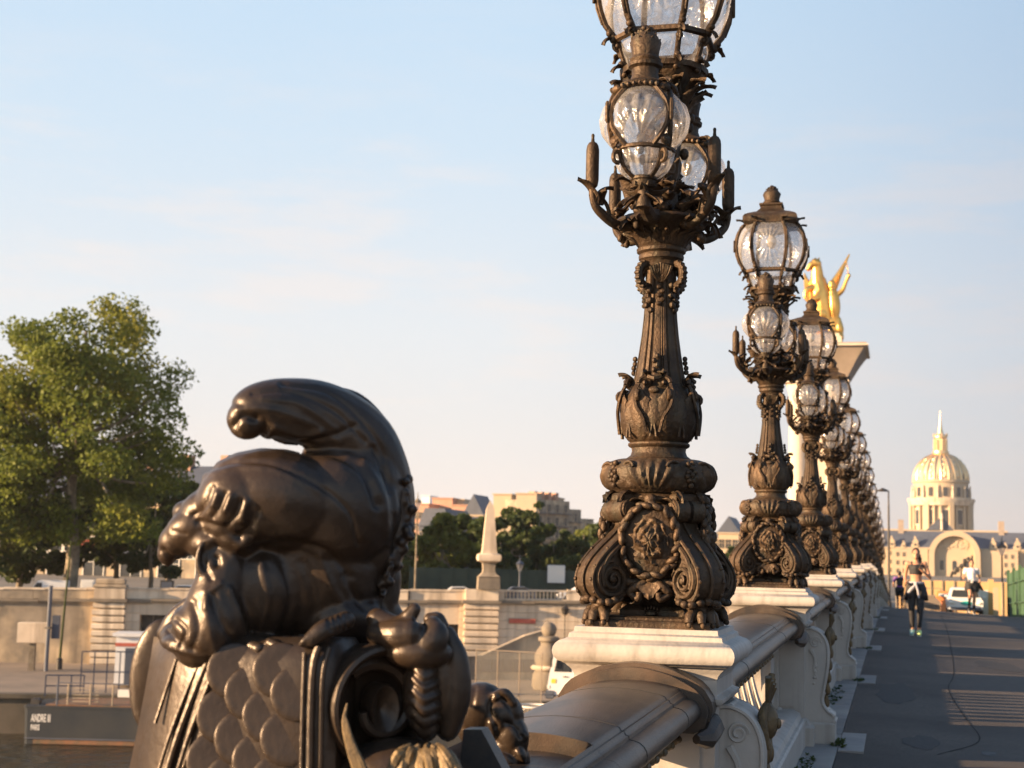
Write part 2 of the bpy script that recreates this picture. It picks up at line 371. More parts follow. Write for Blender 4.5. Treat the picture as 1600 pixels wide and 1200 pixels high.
# ------------------------------------------------------------------ asphalt repairs and stains
b = MB()
def strip(pts, w, dz, name, m_, **kw):
    b = MB(); P = [Vector((x, y, 0)) for x, y in pts]
    for i, p in enumerate(P):
        t = (P[min(i+1, len(P)-1)]-P[max(i-1, 0)]).normalized(); n_ = Vector((-t.y, t.x, 0)); ww = w*(.7+.6*random.random())
        for s_ in (-1, 1):
            q = p+n_*ww*s_; b.v.append((q.x, q.y, zroad(q.x, q.y)+dz))
    for i in range(len(P)-1): b.f.append((2*i, 2*i+1, 2*i+3, 2*i+2))
    return b.build(name, m_, None, **kw)
MT['tar'] = mat('tar_seam', (.040, .036, .033), .95, spec=.1)
seam = [at(1465, 1195, z=.04), at(1530, 1170, z=.05), at(1510, 1130, z=.10), at(1490, 1100, z=.12), at(1482, 1080, z=.13), at(1490, 1060, z=.15), at(1488, 1030, z=.18), at(1480, 990, z=.22), at(1470, 965, z=.25)]
pp = bez([(p.x, p.y, 0) for p in seam], 6)
sm = strip([(p.x, p.y) for p in pp], .007, .003, 'tar_seam', 'tar'); sm.parent = road

def patch(px, py, rx, ry, seed, m_, nm):
    rn = random.Random(seed); c = at(px, py, z=.1); c = at(px, py, z=zroad(c.x, c.y)); b = MB(); n = 18; rs = [rn.uniform(.75, 1.15) for _ in range(n)]
    b.v.append((c.x, c.y, zroad(c.x, c.y)+.003))
    for i in range(n): a = 2*PI*i/n; x = c.x+rx*rs[i]*math.cos(a); y = c.y+ry*rs[i]*math.sin(a); b.v.append((x, y, zroad(x, y)+.0025))
    b.f = [(0, 1+i, 1+(i+1) % n) for i in range(n)]; o = b.build(nm, m_, road, smooth=False)
MT['worn'] = mat('worn_asphalt', (.10, .095, .09), .9, 0, (.055, .05, .047), 14); MT['patch'] = mat('asphalt_patch', (.034, .031, .030), .9, 0, (.05, .045, .042), 20)
patch(1545, 1178, .07, .17, 1, 'worn', 'worn_spot'); patch(1497, 1062, .03, .12, 2, 'worn', 'worn_spot'); patch(1400, 1080, .22, 1.4, 3, 'patch', 'repair_patch'); patch(1560, 1040, .35, 1.1, 4, 'patch', 'repair_patch'); patch(1440, 1160, .16, .5, 5, 'patch', 'repair_patch')
# ------------------------------------------------------------------ pedestal under each lamp
def ring_prof(poly, name, m_, par, seg=1):
    b = MB(); b.lathe(poly, 4*seg, sq=True, rot=PI/4 if seg == 1 else 0)
    return b.build(name, m_, par, ang=30)
def sqprof(b, prof, c=(0, 0, 0)):
    vs = []; fs = []
    for h, z in prof:
        for a, q in ((-1, -1), (1, -1), (1, 1), (-1, 1)): vs.append((c[0]+a*h, c[1]+q*h, c[2]+z))
    n = len(prof)
    for j in range(n-1):
        for i in range(4): fs.append((j*4+i, j*4+(i+1) % 4, (j+1)*4+(i+1) % 4, (j+1)*4+i))
    fs += [(3, 2, 1, 0), tuple(range((n-1)*4, n*4))]
    b.add(vs, fs); return b
def console_profile():
    # X,Z outline of the big bracket; x=0 at the pedestal face, z=0 at its top
    P = bez([(0, 0, 0), (.06, .0, 0), (.13, -.03, 0), (.18, -.09, 0), (.205, -.18, 0), (.20, -.32, 0), (.175, -.48, 0), (.155, -.60, 0), (.165, -.66, 0), (.205, -.71, 0), (.245, -.735, 0), (.25, -.75, 0)], 5)
    return [(p.x, p.y) for p in P]+[(.25, -.78), (.235, -.79), (.235, -.80), (0, -.80)]
ped = thing('lamp_pedestal', 'white stone pedestal under the nearest lamp, gilded mask on its console', 'pedestal', (XL, LY(0), zped(LY(0))), 0, 'white lamp pedestals along the parapet')
def make_pedestal(par):
    b = MB(); pr = [(.30, -.215), (.335, -.215), (.340, -.20), (.352, -.185), (.368, -.170), (.372, -.165), (.385, -.160)]
    for a in range(-80, 81, 20): pr.append((.372+.052*math.cos(R(a)), -.108+.052*math.sin(R(a))))
    pr += [(.372, -.053), (.362, -.048), (.358, -.030), (.340, -.022), (.336, -.0), (.30, 0)]
    sqprof(b, [(h*.965, z) for h, z in pr]); b.build('cornice', 'white', par, ang=35)
    b = MB(); sqprof(b, [(.316, -1.14), (.316, -.335), (.326, -.330), (.345, -.322), (.352, -.310), (.352, -.296), (.330, -.288), (.324, -.282), (.324, -.216)]); b.build('shaft_block', 'white', par, ang=35)
    for s_ in (-1, 1):
        MB().prism([(-.25, -.36), (.25, -.36), (.25, -1.0), (-.25, -1.0)], *sorted((s_*.316, s_*.324))).build('raised_panel', 'white', par, ang=30)
    b = MB(); sqprof(b, [(.40, -1.33), (.40, -1.17), (.38, -1.155), (.365, -1.15), (.345, -1.12), (.318, -1.10)]); b.build('foot', 'white', par, ang=35)
    # console bracket on the road side, and its twin on the river side
    cp = console_profile()
    for side in (1, -1):
        b = MB(); poly = [(side*(.316+x), -.34+z) for x, z in cp]
        if side < 0: poly = poly[::-1]
        b.prism(poly, -.15, .15)
        # raised edge band on both cheeks
        for yy in (-.155, .155):
            b.tube([(side*(.316+x*.93), yy, -.345+z*.985) for x, z in cp[:-4]], .011, 6)
        for yy in (-.152, .152):   # carved scroll in the cheek
            sp = [(side*(.40+.05*(1-t*.75)*math.cos(t*11)), yy, -.46+.05*(1-t*.75)*math.sin(t*11)) for t in np.linspace(0, 1, 26)]
            b.tube(sp, .008, 5)
            b.tube(bez([(side*.36, yy, -.52), (side*.40, yy, -.60), (side*.39, yy, -.70), (side*.42, yy, -.78)], 5), [.02, .02, .018, .018, .016, .016, .014, .012, .012, .01, .01, .008, .008, .006, .006, .004], 6)
            for q in range(4): b.ball((side*(.40-.004*q), yy, -.66-.05*q), (.02-.003*q, .012, .022-.003*q), 7, 5)
        b.build('console', 'white', par, ang=40)
        b = MB(); b.box((side*(.316+.125), 0, -1.235), (.25, .36, .19), bev=.012); b.tube([(side*(.316+.245), -.17, -1.13), (side*(.316+.245), .17, -1.13)], .018, 8)
        b.build('console_foot', 'white', par, ang=35)
    # gilded mask with shell crown and hanging leaves on the road side console
    g = MB(); X = .50; gm_ = g
    g.ball((X+.01, 0, -.44), (.035, .045, .06), 10, 8); g.ball((X+.045, 0, -.445), (.010, .010, .018), 6, 5)
    for s_ in (-1, 1): g.ball((X+.036, s_*.016, -.43), (.006, .009, .005), 6, 5); g.tube(bez([(X+.01, s_*.03, -.385), (X, s_*.055, -.42), (X+.005, s_*.055, -.48), (X+.01, s_*.04, -.52)], 4), .014, 6)
    for q in range(-3, 4): g.tube([(X+.01, q*.008, -.39), (X+.03-abs(q)*.004, q*.022, -.33+abs(q)*.012)], [.006, .011], 6)
    for q in range(5):
        zz = -.53-.075*q; w = .035-.005*q
        for s_ in (-1, 1): g.ball((X+.012-.006*q, s_*w*.55, zz), (.014, w*.6, .045), 7, 6)
        g.ball((X+.02-.006*q, 0, zz-.01), (.012, .012, .03), 6, 5)
    g.tube([(X-.005, 0, -.88), (X-.01, 0, -.97)], [.016, .004], 6)
    g2_ = MB(); g2_.join(g, T(.49, 0, -.50) @ Matrix.Scale(1.42, 4) @ T(-.49, 0, .50)); g2_.build('gilded_mask', 'gilt', par, ang=60)
    g = MB(); g.tube([(.36, -.13, -.350), (.36, .13, -.350)], .02, 10); g.build('console_roll', 'white', par)
make_pedestal(ped)
ordw = ['nearest', 'second', 'third', 'fourth', 'fifth', 'sixth', 'seventh', 'eighth', 'ninth', 'tenth', 'eleventh', 'twelfth', 'thirteenth', 'fourteenth', 'fifteenth']
for n in range(1, 15):
    dup(ped, (XL, LY(n), zped(LY(n))), label='white stone lamp pedestal, %s one along the parapet from the camera' % ordw[n])
# ------------------------------------------------------------------ balustrade bays
def rail_profile(w=.325):
    P = []; KX = .93
    for x in np.linspace(-.20, .20, 9): P.append((x, .0-.55*x*x+.0))
    half = [(.215, -.028), (.222, -.040), (.232, -.040), (.238, -.052), (.250, -.056), (.252, -.068)]
    for a in range(80, -91, -20): half.append((.262+.058*math.cos(R(a)), -.122+.052*math.sin(R(a))))
    half += [(.25, -.178), (.245, -.20), (.18, -.205)]
    return [(x*KX, z) for x, z in [(-x, z) for x, z in half][::-1]+P+half]
def bay(n, Y0, Y1, label, end_near=False):
    zc = (zped(Y0)+zped(Y1))/2-.205; sl = (zped(Y1)-zped(Y0))/(Y1-Y0); Ym = (Y0+Y1)/2; L = Y1-Y0
    # everything in this bay follows the slope of the deck (shear in Z along Y)
    par = thing('balustrade', label, 'balustrade', (XL-.02, Ym, zc), 0, 'balustrade bays between the lamp pedestals')
    Sh = Matrix.Identity(4); Sh[2][1] = sl
    a, c = Y0-Ym, Y1-Ym
    b = MB(); rp = rail_profile(); b.prism(rp, a, c, M=Sh); b.build('handrail', 'rail', par, ang=50)
    for yj in (-L*.28, L*.22): MB().prism([(x*1.006, z+.0015) for x, z in rp], yj, yj+.006, M=Sh).build('joint', 'darkmetal', par, ang=50)
    # arched hood where the rail meets each pedestal
    for k_, (yy, s_) in enumerate(((a, 1), (c, -1))):
        if end_near and k_ == 0: continue
        b = MB(); hood = []
        for x in np.linspace(-.34, .34, 25):
            ax = abs(x); z = .035+.0*ax
            if ax < .17: z = .042+.028*math.cos(ax/.17*PI/2)*1.0
            elif ax < .24: z = .042-(ax-.17)/.07*.03
            elif ax < .30: z = .012-(ax-.24)*.55
            else: z = -.021-(ax-.30)*1.6
            hood.append((x, z))
        hood += [(.345, -.12), (.33, -.175), (.28, -.20), (-.28, -.20), (-.33, -.175), (-.345, -.12)]
        b.prism(hood, yy+s_*.0, yy+s_*.15, M=Sh)
        b.prism([(x*.955, z-.018) for x, z in hood], yy+s_*.15, yy+s_*.19, M=Sh)
        b.build('rail_hood', 'rail', par, ang=50)
        b = MB(); b.tube([(.315, yy+s_*.02, -.185), (.335, yy+s_*.09, -.20), (.325, yy+s_*.20, -.235), (.29, yy+s_*.27, -.23)], [.05, .055, .045, .02], 8, M=Sh)
        b.build('rail_scroll', 'rail', par)
    # frieze and gilded shells beneath the rail
    b = MB(); b.box((0, 0, -.235), (.34, L, .06), M=Sh); b.box((0, 0, -.285), (.24, L, .04), M=Sh); b.build('frieze', 'white', par, ang=30)
    H = 1.10  # rail top to paving
    b = MB(); xs_ = [(.35, -H-.02), (.35, -H+.20), (.335, -H+.215), (.315, -H+.22), (.30, -H+.26), (.25, -H+.285), (.20, -H+.29)]
    poly = [(-x, z) for x, z in xs_]+xs_[::-1]; b.prism(poly[::-1], a, c, M=Sh); b.build('plinth', 'white', par, ang=30)
    g = MB()
    for i in range(14 if n < 4 else 8):
        y = (i+.5)/(14 if n < 4 else 8)*2.9-1.45
        g.ball((.165, y, -.255), (.03, .075, .030), 8, 6, M=Sh)
        g.ball((.185, y, -.258), (.02, .035, .018), 6, 5, M=Sh)
    g.build('gilded_shells', 'gilt', par)
    # solid end panels, corner posts
    for s_ in (-1, 1):
        b = MB(); yc = s_*2.45
        b.box((0, yc, -.545), (.16, .62, .54), M=Sh)
        for x in (.09, -.09): b.box((x, yc, -.545), (.02, .40, .40), bev=.008, M=Sh)
        b.build('end_panel', 'white', par, ang=30)
        for yy in (s_*2.05, s_*2.80):
            b = MB(); b.box((0, yy, -.545), (.25, .12, .54), bev=.012, M=Sh); b.ball((.12, yy, -.84), (.06, .07, .05), 10, 6, M=Sh)
            b.build('post', 'white', par, ang=30)
        b = MB()  # pierced spandrel by the post
        arc = [(s_*1.99, -.30), (s_*1.62, -.30)]+[(s_*(1.62+.37*math.sin(t)), -.30-.30*(1-math.cos(t))) for t in np.linspace(0.0, PI/2, 8)][1:]
        b.prism(arc if s_ < 0 else arc[::-1], -.05, .05, axis='X', M=Sh); b.build('spandrel', 'white', par, ang=30)
    # balusters: one mesh, shared
    cnt = 9 if n < 6 else 6
    for i in range(cnt):
        y = (i-(cnt-1)/2)*(3.24/cnt)
        o = link('baluster', BAL, par, loc=(0, y, sl*y))
    # pierced scales at the foot of the balusters
    g = MB()
    for i in range(16):
        y = (i+.5)/16*3.3-1.65
        g.ball((.10, y, -.775), (.03, .06, .035), 7, 5, M=Sh); g.ball((-.05, y+.1, -.78), (.03, .06, .03), 7, 5, M=Sh)
    g.build('scale_band', 'gilt', par)
    return par
def make_baluster():
    b = MB()
    def f(z0, z1, pr, n=10):
        for (r, z) in pr: pass
    prof = [(.030, -.305), (.050, -.31), (.050, -.335), (.030, -.345), (.026, -.38), (.030, -.42), (.040, -.48), (.056, -.55), (.078, -.62), (.092, -.67), (.086, -.71), (.060, -.74), (.045, -.76), (.06, -.775), (.075, -.785), (.075, -.82)]
    b.lathe(prof[::-1], 16, mod=lambda a, t, r, z: r*(1+.06*math.cos(8*a)))
    # swelling side towards the road with ribs
    for k in range(-2, 3):
        b.tube(bez([(.02, k*.014, -.35), (.035, k*.018, -.45), (.07, k*.026, -.58), (.098, k*.03, -.67), (.07, k*.022, -.74)], 4), .009, 5)
    return b.mesh('baluster', 'white', True, 50)
BAL = make_baluster()
for n in range(0, 14):
    bay(n, LY(n)+.325, LY(n+1)-.325, 'white balustrade bay with bronze handrail beyond the %s lamp pedestal' % ordw[n])
nb = None
def lower_step(par, a, c, sl):
    Sh = Matrix.Identity(4); Sh[2][1] = sl
    MB().prism([(x, z-(.055 if abs(x) < .1875 else 0)) for x, z in rail_profile()], a, c, M=Sh).build('lower_rail', 'rail', par, ang=50)
nb = bay(0, 4.60, LY(0)-.325, 'wide bronze handrail running up to the nearest lamp pedestal, cut end showing', end_near=True)

lower_step(nb, 3.5-(4.60+LY(0)-.325)/2, 4.60-(4.60+LY(0)-.325)/2-.002, (zped(LY(0)-.325)-zped(4.60))/(LY(0)-.325-4.60))
# weeds at the pedestal feet and plinth joints
def weeds(pos, n, r, label):
    V = []; F = []
    for i in range(n):
        a = random.uniform(0, 2*PI); d = r*math.sqrt(random.random()); x = pos[0]+d*math.cos(a)*.35; y = pos[1]+d*math.sin(a)*1.3; x = pos[0]+(x-pos[0])*(.25 if r > .5 else 1); z = zr(y)+.008
        for k in range(5):
            aa = random.uniform(0, 2*PI); L = random.uniform(.012, .042); o = len(V); w = .006+L*.14
            dx, dy = math.cos(aa), math.sin(aa); up = random.uniform(.2, .9)
            V += [(x, y, z), (x+dx*L*.5-dy*w, y+dy*L*.5+dx*w, z+L*up*.7), (x+dx*L, y+dy*L, z+L*up), (x+dx*L*.5+dy*w, y+dy*L*.5-dx*w, z+L*up*.7)]
            F.append((o, o+1, o+2, o+3))
    b = MB(); b.v = V; b.f = F; o = b.build('weeds', 'leaf_d', None, smooth=False); o['kind'] = 'stuff'; o['label'] = label; o['category'] = 'weeds'
for n in range(1, 6): weeds((XL+.60, LY(n)-.18, 0), 34 if n < 3 else 20, .2, 'green weeds at the foot of the %s pedestal' % ordw[n])
weeds((XL+.40, 11.3, 0), 46, .9, 'thin line of weeds along the low plinth before the second pedestal')
weeds((XL+.40, 17.5, 0), 40, .9, 'thin line of weeds along the low plinth before the third pedestal')
# ------------------------------------------------------------------ bronze candelabra
MT['sign0'] = mat('lamp_fitting', (.55, .52, .46), .5, 0, (.4, .38, .34), 9)
def make_lamp():
    L = thing('bridge_lamp', 'nearest ornate bronze candelabra, its top cut off by the picture edge', 'street lamp', (XL, LY(0), zped(LY(0))), 0, 'bronze candelabra along the bridge parapet')
    B = 'bronze'
    b = MB(); sqprof(b, [(.285, 0), (.285, .022), (.278, .030), (.262, .034), (.262, .044), (.25, .05), (.2, .05)]); b.build('plinth', B, L, ang=30)
    # central foot and urn
    b = MB(); sqprof(b, [(.15, .048), (.15, .075), (.14, .085), (.12, .10)]); b.lathe([(.12, .10), (.105, .115), (.10, .15), (.108, .17), (.10, .18), (.11, .20), (.14, .24), (.16, .30), (.168, .40), (.16, .50), (.17, .56), (.19, .585), (.20, .60)], 32)
    for a in range(4):
        for q in range(-2, 3): b.ball((q*.014, -.148, .078+.012*(1-abs(q)/3)), (.007, .02, .014), 6, 5, M=RZ(a*PI/2))
        b.ball((0, -.16, .062), (.03, .03, .018), 8, 5, M=RZ(a*PI/2))
    b.build('urn', B, L)
    # scroll legs -----------------------------------------------------
    t = .070
    leg = MB(); uo = bez([(.155, .575, 0), (.21, .588, 0), (.243, .565, 0), (.247, .54, 0), (.225, .505, 0), (.205, .485, 0), (.215, .455, 0), (.26, .41, 0), (.325, .355, 0), (.385, .29, 0), (.412, .23, 0), (.405, .17, 0), (.365, .125, 0), (.31, .108, 0), (.255, .125, 0), (.215, .165, 0), (.205, .22, 0), (.215, .265, 0), (.235, .30, 0), (.235, .33, 0), (.20, .375, 0), (.165, .43, 0), (.15, .49, 0)], 4)
    poly = [(p.x, p.y) for p in uo]; leg.prism(poly[::-1], -t, t, M=None)
    oi = [i for i, p in enumerate(poly)][0:58]
    for s_ in (-1, 1):
        leg.tube([(poly[i][0]*.995, s_*t, poly[i][1]) for i in oi], .0085, 6)
        # volutes on the cheek
        def spiral(cx, cz, r0, turns, rad, n=46, ph=0, sg=1):
            return [(cx+r0*(1-.86*q)*math.cos(ph+sg*q*turns*2*PI), s_*(t+.004+.010*q), cz+r0*(1-.86*q)*math.sin(ph+sg*q*turns*2*PI)) for q in np.linspace(0, 1, n)]
        leg.tube(spiral(.305, .215, .088, 2.3, 0, ph=PI/2, sg=-1), [.013-.006*q for q in np.linspace(0, 1, 46)], 6)
        leg.ball((.305, s_*(t+.008), .215), (.018, .018, .018), 8, 6)
        leg.tube(spiral(.215, .535, .046, 1.4, 0, n=22, ph=PI/2, sg=-1), [.011-.004*q for q in np.linspace(0, 1, 22)], 6)
        leg.ball((.215, s_*(t+.018), .535), (.015, .02, .015), 8, 6)
        leg.tube([(.215, s_*(t-.03), .535), (.215, s_*(t+.018), .535)], .036, 14)
        leg.tube([(.215, -s_*.01, .535), (.215, s_*(t+.006), .535)], .055, 18)
        leg.tube(bez([(.19, s_*(t+.004), .49), (.21, s_*(t+.005), .43), (.27, s_*(t+.006), .37), (.335, s_*(t+.008), .31), (.365, s_*(t+.006), .24), (.355, s_*(t+.004), .18)], 5), [.012]*26, 6, flat=1)
        for q in range(9):
            u_ = q/8; i = int(20+u_*34)
            leg.ball((poly[i][0]+.004, s_*(t-.004), poly[i][1]), .0095, 6, 5)
    # ribs and acanthus on the outer face
    mid = [(poly[i][0]+.006, 0, poly[i][1]) for i in range(14, 54)]
    leg.tube(mid, .010, 6); 
    leg.leaf((.165, 0, .60), 0, .11, .13, -.1, 1.6, lobes=2)
    legm = leg.mesh('scroll_leg', B, True, 45)
    paw = MB()
    paw.tube([(.30, 0, .125), (.315, 0, .09), (.325, 0, .06), (.34, 0, .035)], [.062, .045, .048, .052], 12)
    for k in range(-4, 5):
        a = k*.42; paw.ball((.315+.075*math.cos(a), .095*math.sin(a), .118+.008*math.cos(3*a)), (.021, .023, .018), 8, 6)
    for k, (yy, ax) in enumerate(((-.058, -.45), (-.021, -.14), (.021, .14), (.058, .45))):
        ca, sa = math.cos(ax), math.sin(ax)
        paw.tube([(.31, yy*.55, .085), (.345+.0*ca, yy*.9, .075), (.372*ca+.005, yy*1.0+.02*sa, .058), (.378*ca+.008, yy*1.1+.03*sa, .028)], [.017, .021, .024, .018], 8)
        paw.ball((.385*ca+.008, yy*1.1+.035*sa, .020), (.015, .011, .015), 7, 5)
        paw.tube([(.30, yy*.6, .12), (.33, yy*.75, .10), (.33, yy*.7, .06)], .011, 5)
    pawm = paw.mesh('paw', B, True, 60)
    for k in range(4):
        a = PI/4+k*PI/2
        lo = link('scroll_leg', legm, L, rz=a); link('paw', pawm, lo)
    # medallions ------------------------------------------------------
    md = MB(); rnd = random.Random(5)
    n1, n2 = 14, 40
    vs = [(0, -.262, .395)]
    for j in range(1, n1+1):
        for i in range(n2):
            a = 2*PI*i/n2; q = j/n1; x = .098*q*math.cos(a); z = .128*q*math.sin(a)
            dome = .040*(1-q*q)
            rel = min(1, q*2.2)*.016*math.sin(8*q*2+3*math.cos(3*a)+2.*math.sin(2*a))*math.cos(5*a+4*q) if j < n1 else 0
            rel += .010*noise.noise(Vector((x*38, 1.3, z*38)))+.009*abs(noise.noise(Vector((x*70, 4.3, z*70))))
            vs.append((x, -.222-dome-rel*(1 if j < n1 else 0), .395+z))
    fs = [(0, 1+(i+1) % n2, 1+i) for i in range(n2)]
    for j in range(n1-1):
        for i in range(n2): fs.append((1+j*n2+i, 1+j*n2+(i+1) % n2, 1+(j+1)*n2+(i+1) % n2, 1+(j+1)*n2+i))
    md.add(vs, fs)
    md.lathe([(.1, 0), (.115, .0), (.118, .012), (.10, .02)], 36, M=T(0, -.215, .395) @ Matrix.Scale(1.28, 4, (0, 0, 1)) @ Matrix.Rotation(PI/2, 4, 'X'))
    mdm = md.mesh('medallion', B, True, 70)
    wr = MB()
    for i in range(17):
        a = 2*PI*i/17; x = .138*math.cos(a); z = .395+.172*math.sin(a)
        for dy, rr, da in ((0, .98, 0), (-.014, .93, .17)):
            xx = .138*rr*math.cos(a+da); zz = .395+.172*rr*math.sin(a+da)
            M_ = T(xx, -.236+dy, zz) @ Matrix.Rotation(-(a+PI/2)+rnd.uniform(-.5, .5), 4, 'Y')
            wr.ball((0, 0, 0), (.031, .016, .015), 8, 6, M=M_)
    wr.ball((0, -.225, .585), (.030, .022, .026), 10, 8)
    for s_ in (-1, 1):
        wr.leaf((s_*.03, -.20, .575), 0 if s_ > 0 else PI, .10, .05, .3, 1.6, lobes=2)
        wr.tube(bez([(s_*.01, -.20, .215), (s_*.06, -.225, .185), (s_*.09, -.215, .155), (s_*.05, -.235, .13), (s_*.045, -.24, .16)], 4), [.022]*5+[.02]*4+[.017]*4+[.014]*4, 7)
        wr.tube([(s_*.05, -.20, .20), (s_*.13, -.20, .205), (s_*.17, -.20, .235)], [.02, .024, .02], 8)
    wr.leaf((0, -.20, .22), -PI/2, .10, .09, -1.0, .6, lobes=2)
    wrm = wr.mesh('wreath', B, True, 60)
    for k in range(4):
        mo = link('medallion', mdm, L, rz=k*PI/2); link('wreath', wrm, mo)
    # table above the legs
    b = MB(); b.lathe([(.16, .57), (.205, .585), (.208, .60), (.20, .612), (.19, .615)], 36)
    for k in range(4):
        M_ = RZ(PI/4+k*PI/2); b.box((.20, 0, .592), (.09, .15, .045), bev=.012, M=M_)
        b.leaf((.205, .06, .61), 0, .08, .05, .2, 1.9, M=M_); b.leaf((.205, -.06, .61), 0, .08, .05, .2, 1.9, M=M_)
    b.build('collar_plate', B, L)
    # shell torus
    def tmod(a, tt, r, z):
        u = (a % (PI/2))-PI/4; zz = tt
        fan = abs(u) < .42
        body = math.sin(PI*tt)
        if fan:
            ang_ = math.atan2(u*1.9, tt+.15); return r+body*.010+.010*body*math.cos(ang_*17)
        return r+.012*body*noise.noise(Vector((a*8, tt*6, 0)))+.006*noise.noise(Vector((a*20, tt*14, 3)))
    pr = [(.19, .615), (.215, .622)]+[(.205+.055*math.cos(R(x)), .70+.073*math.sin(R(x))) for x in range(-75, 76, 10)]+[(.20, .778), (.15, .782)]
    b = MB(); b.lathe(pr, 144, mod=tmod)
    for k in range(4):
        M_ = RZ(k*PI/2)
        for dx, dz in ((0, 0), (.018, .012), (-.018, .01), (.01, -.02), (-.012, -.02), (0, .028), (.02, -.01), (-.022, -.006), (0, -.04), (.008, .045), (-.014, .04)):
            b.ball(((.262-abs(dz)*.2), dx*1.1, .70+dz*1.2), (.014, .014, .014), 7, 5, M=M_)
        for s_ in (-1, 1):
            b.tube([(.235-.0*q, s_*(.08+.045*math.cos(q*5)*(1-q*.6)), .735+.03*math.sin(q*5)*(1-q*.6)) for q in np.linspace(0, 1, 14)], .008, 5, M=M_)
    # shell fans are at the four faces (u=0 => 45deg + k*90), rotate so that they face front
    o = b.build('shell_ring', B, L, ang=80); o.rotation_euler = (0, 0, PI/4)
    # neck
    b = MB(); b.lathe([(.15, .775), (.155, .785), (.135, .80), (.128, .82), (.130, .835), (.143, .842), (.148, .850), (.146, .858), (.132, .866)], 40); b.build('neck', B, L)
    # bulb with acanthus
    b = MB(); b.lathe([(.125, .86), (.145, .868), (.17, .90), (.184, .95), (.188, .99), (.18, 1.04), (.165, 1.08), (.14, 1.115), (.125, 1.14)], 64, mod=lambda a, tt, r, z: r+.006*math.sin(PI*tt)*noise.noise(Vector((math.cos(a)*9, math.sin(a)*9, z*22)))*2+.004*math.cos(16*a)*math.sin(PI*tt))
    for k in range(8):
        a = k*PI/4+PI/8
        b.leaf((.160*math.cos(a), .160*math.sin(a), .882), a, .24, .12, 1.15, -.75, lobes=4, n=13, cup=.18, th=.01)
        # rolled tip
        r0 = .182
        b.tube([(( r0+.022*math.cos(q))*math.cos(a), (r0+.022*math.cos(q))*math.sin(a), 1.075+.022*math.sin(q)) for q in np.linspace(-2.6, 1.9, 9)], [.007, .009, .011, .012, .012, .012, .011, .01, .007], 6)
    for k in range(8):
        a = k*PI/4
        for s_ in (-1, 1):
            b.tube([((.178)*math.cos(a+s_*(.05+.03*math.cos(q))), (.178)*math.sin(a+s_*(.05+.03*math.cos(q))), .98-.10+.15*q/6) for q in np.linspace(0, 6, 9)], .006, 5)
    b.build('acanthus_bulb', B, L, ang=60)
    b = MB()
    for k in range(4):
        M_ = RZ(k*PI/2-PI/2)
        for s_ in (-1, 1):
            b.tube([(.150-.006*q, s_*(.045+.030*math.cos(q*1.15)*(1-q*.12)), 1.135+.030*math.sin(q*1.15)*(1-q*.12)) for q in np.linspace(0, 6.5, 20)], [.012-.0003*i for i in range(20)], 6, M=M_)
            b.ball((.150, s_*.045, 1.135), (.02, .014, .014), 7, 5, M=M_)
            b.tube(bez([(.152, s_*.075, 1.13), (.172, s_*.09, 1.08), (.186, s_*.08, 1.02), (.19, s_*.05, .97), (.185, s_*.03, .90)], 4), .009, 5, M=M_)
            b.leaf((.135, s_*.03, 1.15), s_*.3, .07, .04, 1.1, 1.5, M=M_, lobes=2)
        b.tube([(.150, -.03, 1.165), (.165, 0, 1.155), (.150, .03, 1.165)], .013, 6, M=M_)
        b.ball((.160, 0, 1.10), (.02, .028, .018), 8, 6, M=M_)
        for q in range(4): b.ball((.128-.003*q, (.008 if q % 2 else -.008), 1.20+.022*q), (.013, .012, .014), 7, 5, M=M_)
    b.build('volutes', B, L)
    # fluted shaft
    def fl(a, tt, r, z):
        u = ((a+PI/8) % (PI/4))-PI/8; au = abs(u)/(PI/8)
        d = 0
        if .60 < au < .78: d = -.055
        elif au >= .78: d = .02
        elif .44 < au <= .52: d = -.03
        return r*(1+d)
    b = MB(); b.lathe([(.128, 1.13), (.122, 1.17), (.112, 1.22), (.100, 1.30), (.089, 1.38), (.081, 1.46), (.076, 1.54), (.074, 1.62), (.074, 1.70), (.08, 1.73)], 192, mod=fl); b.build('shaft', B, L, ang=25)
    b = MB()
    b.lathe([(.08, 1.695), (.102, 1.70), (.108, 1.715), (.10, 1.73), (.094, 1.735), (.10, 1.745), (.108, 1.75), (.11, 1.765), (.105, 1.775), (.118, 1.785), (.12, 1.80), (.11, 1.81)], 40)
    for k in range(4):
        M_ = RZ(k*PI/2-PI/2+.15)
        for q in range(-4, 5):   # shell
            b.tube([(.082, q*.003, 1.63), (.108, q*.0095, 1.665+.004*(4-abs(q))), (.115, q*.0125, 1.70+.004*(4-abs(q)))], [.004, .008, .009], 6, M=M_)
        M2 = RZ(k*PI/2-PI/4+.15)
        b.tube([(.095+.052*math.sin(q), 0, 1.665+.052*math.cos(q)) for q in np.linspace(.1, 3.6, 14)], [.020, .022, .022, .021, .02, .02, .019, .018, .018, .017, .016, .014, .012, .008], 8, M=M2)
        for q in np.linspace(.4, 3.0, 8): b.ball((.095+.066*math.sin(q), 0, 1.665+.066*math.cos(q)), (.010, .018, .010), 6, 5, M=M2)
        for q in range(6): b.ball((.084+.006*math.sin(q*2.1), (.012 if q % 2 else -.01), 1.615-.024*q), (.016, .017, .016), 7, 5, M=M2)
        for q in range(5): b.ball((.080, (.010 if q % 2 else -.008), 1.605-.020*q), (.012, .014, .012), 7, 5, M=M_)
    b.build('shaft_collar', B, L)
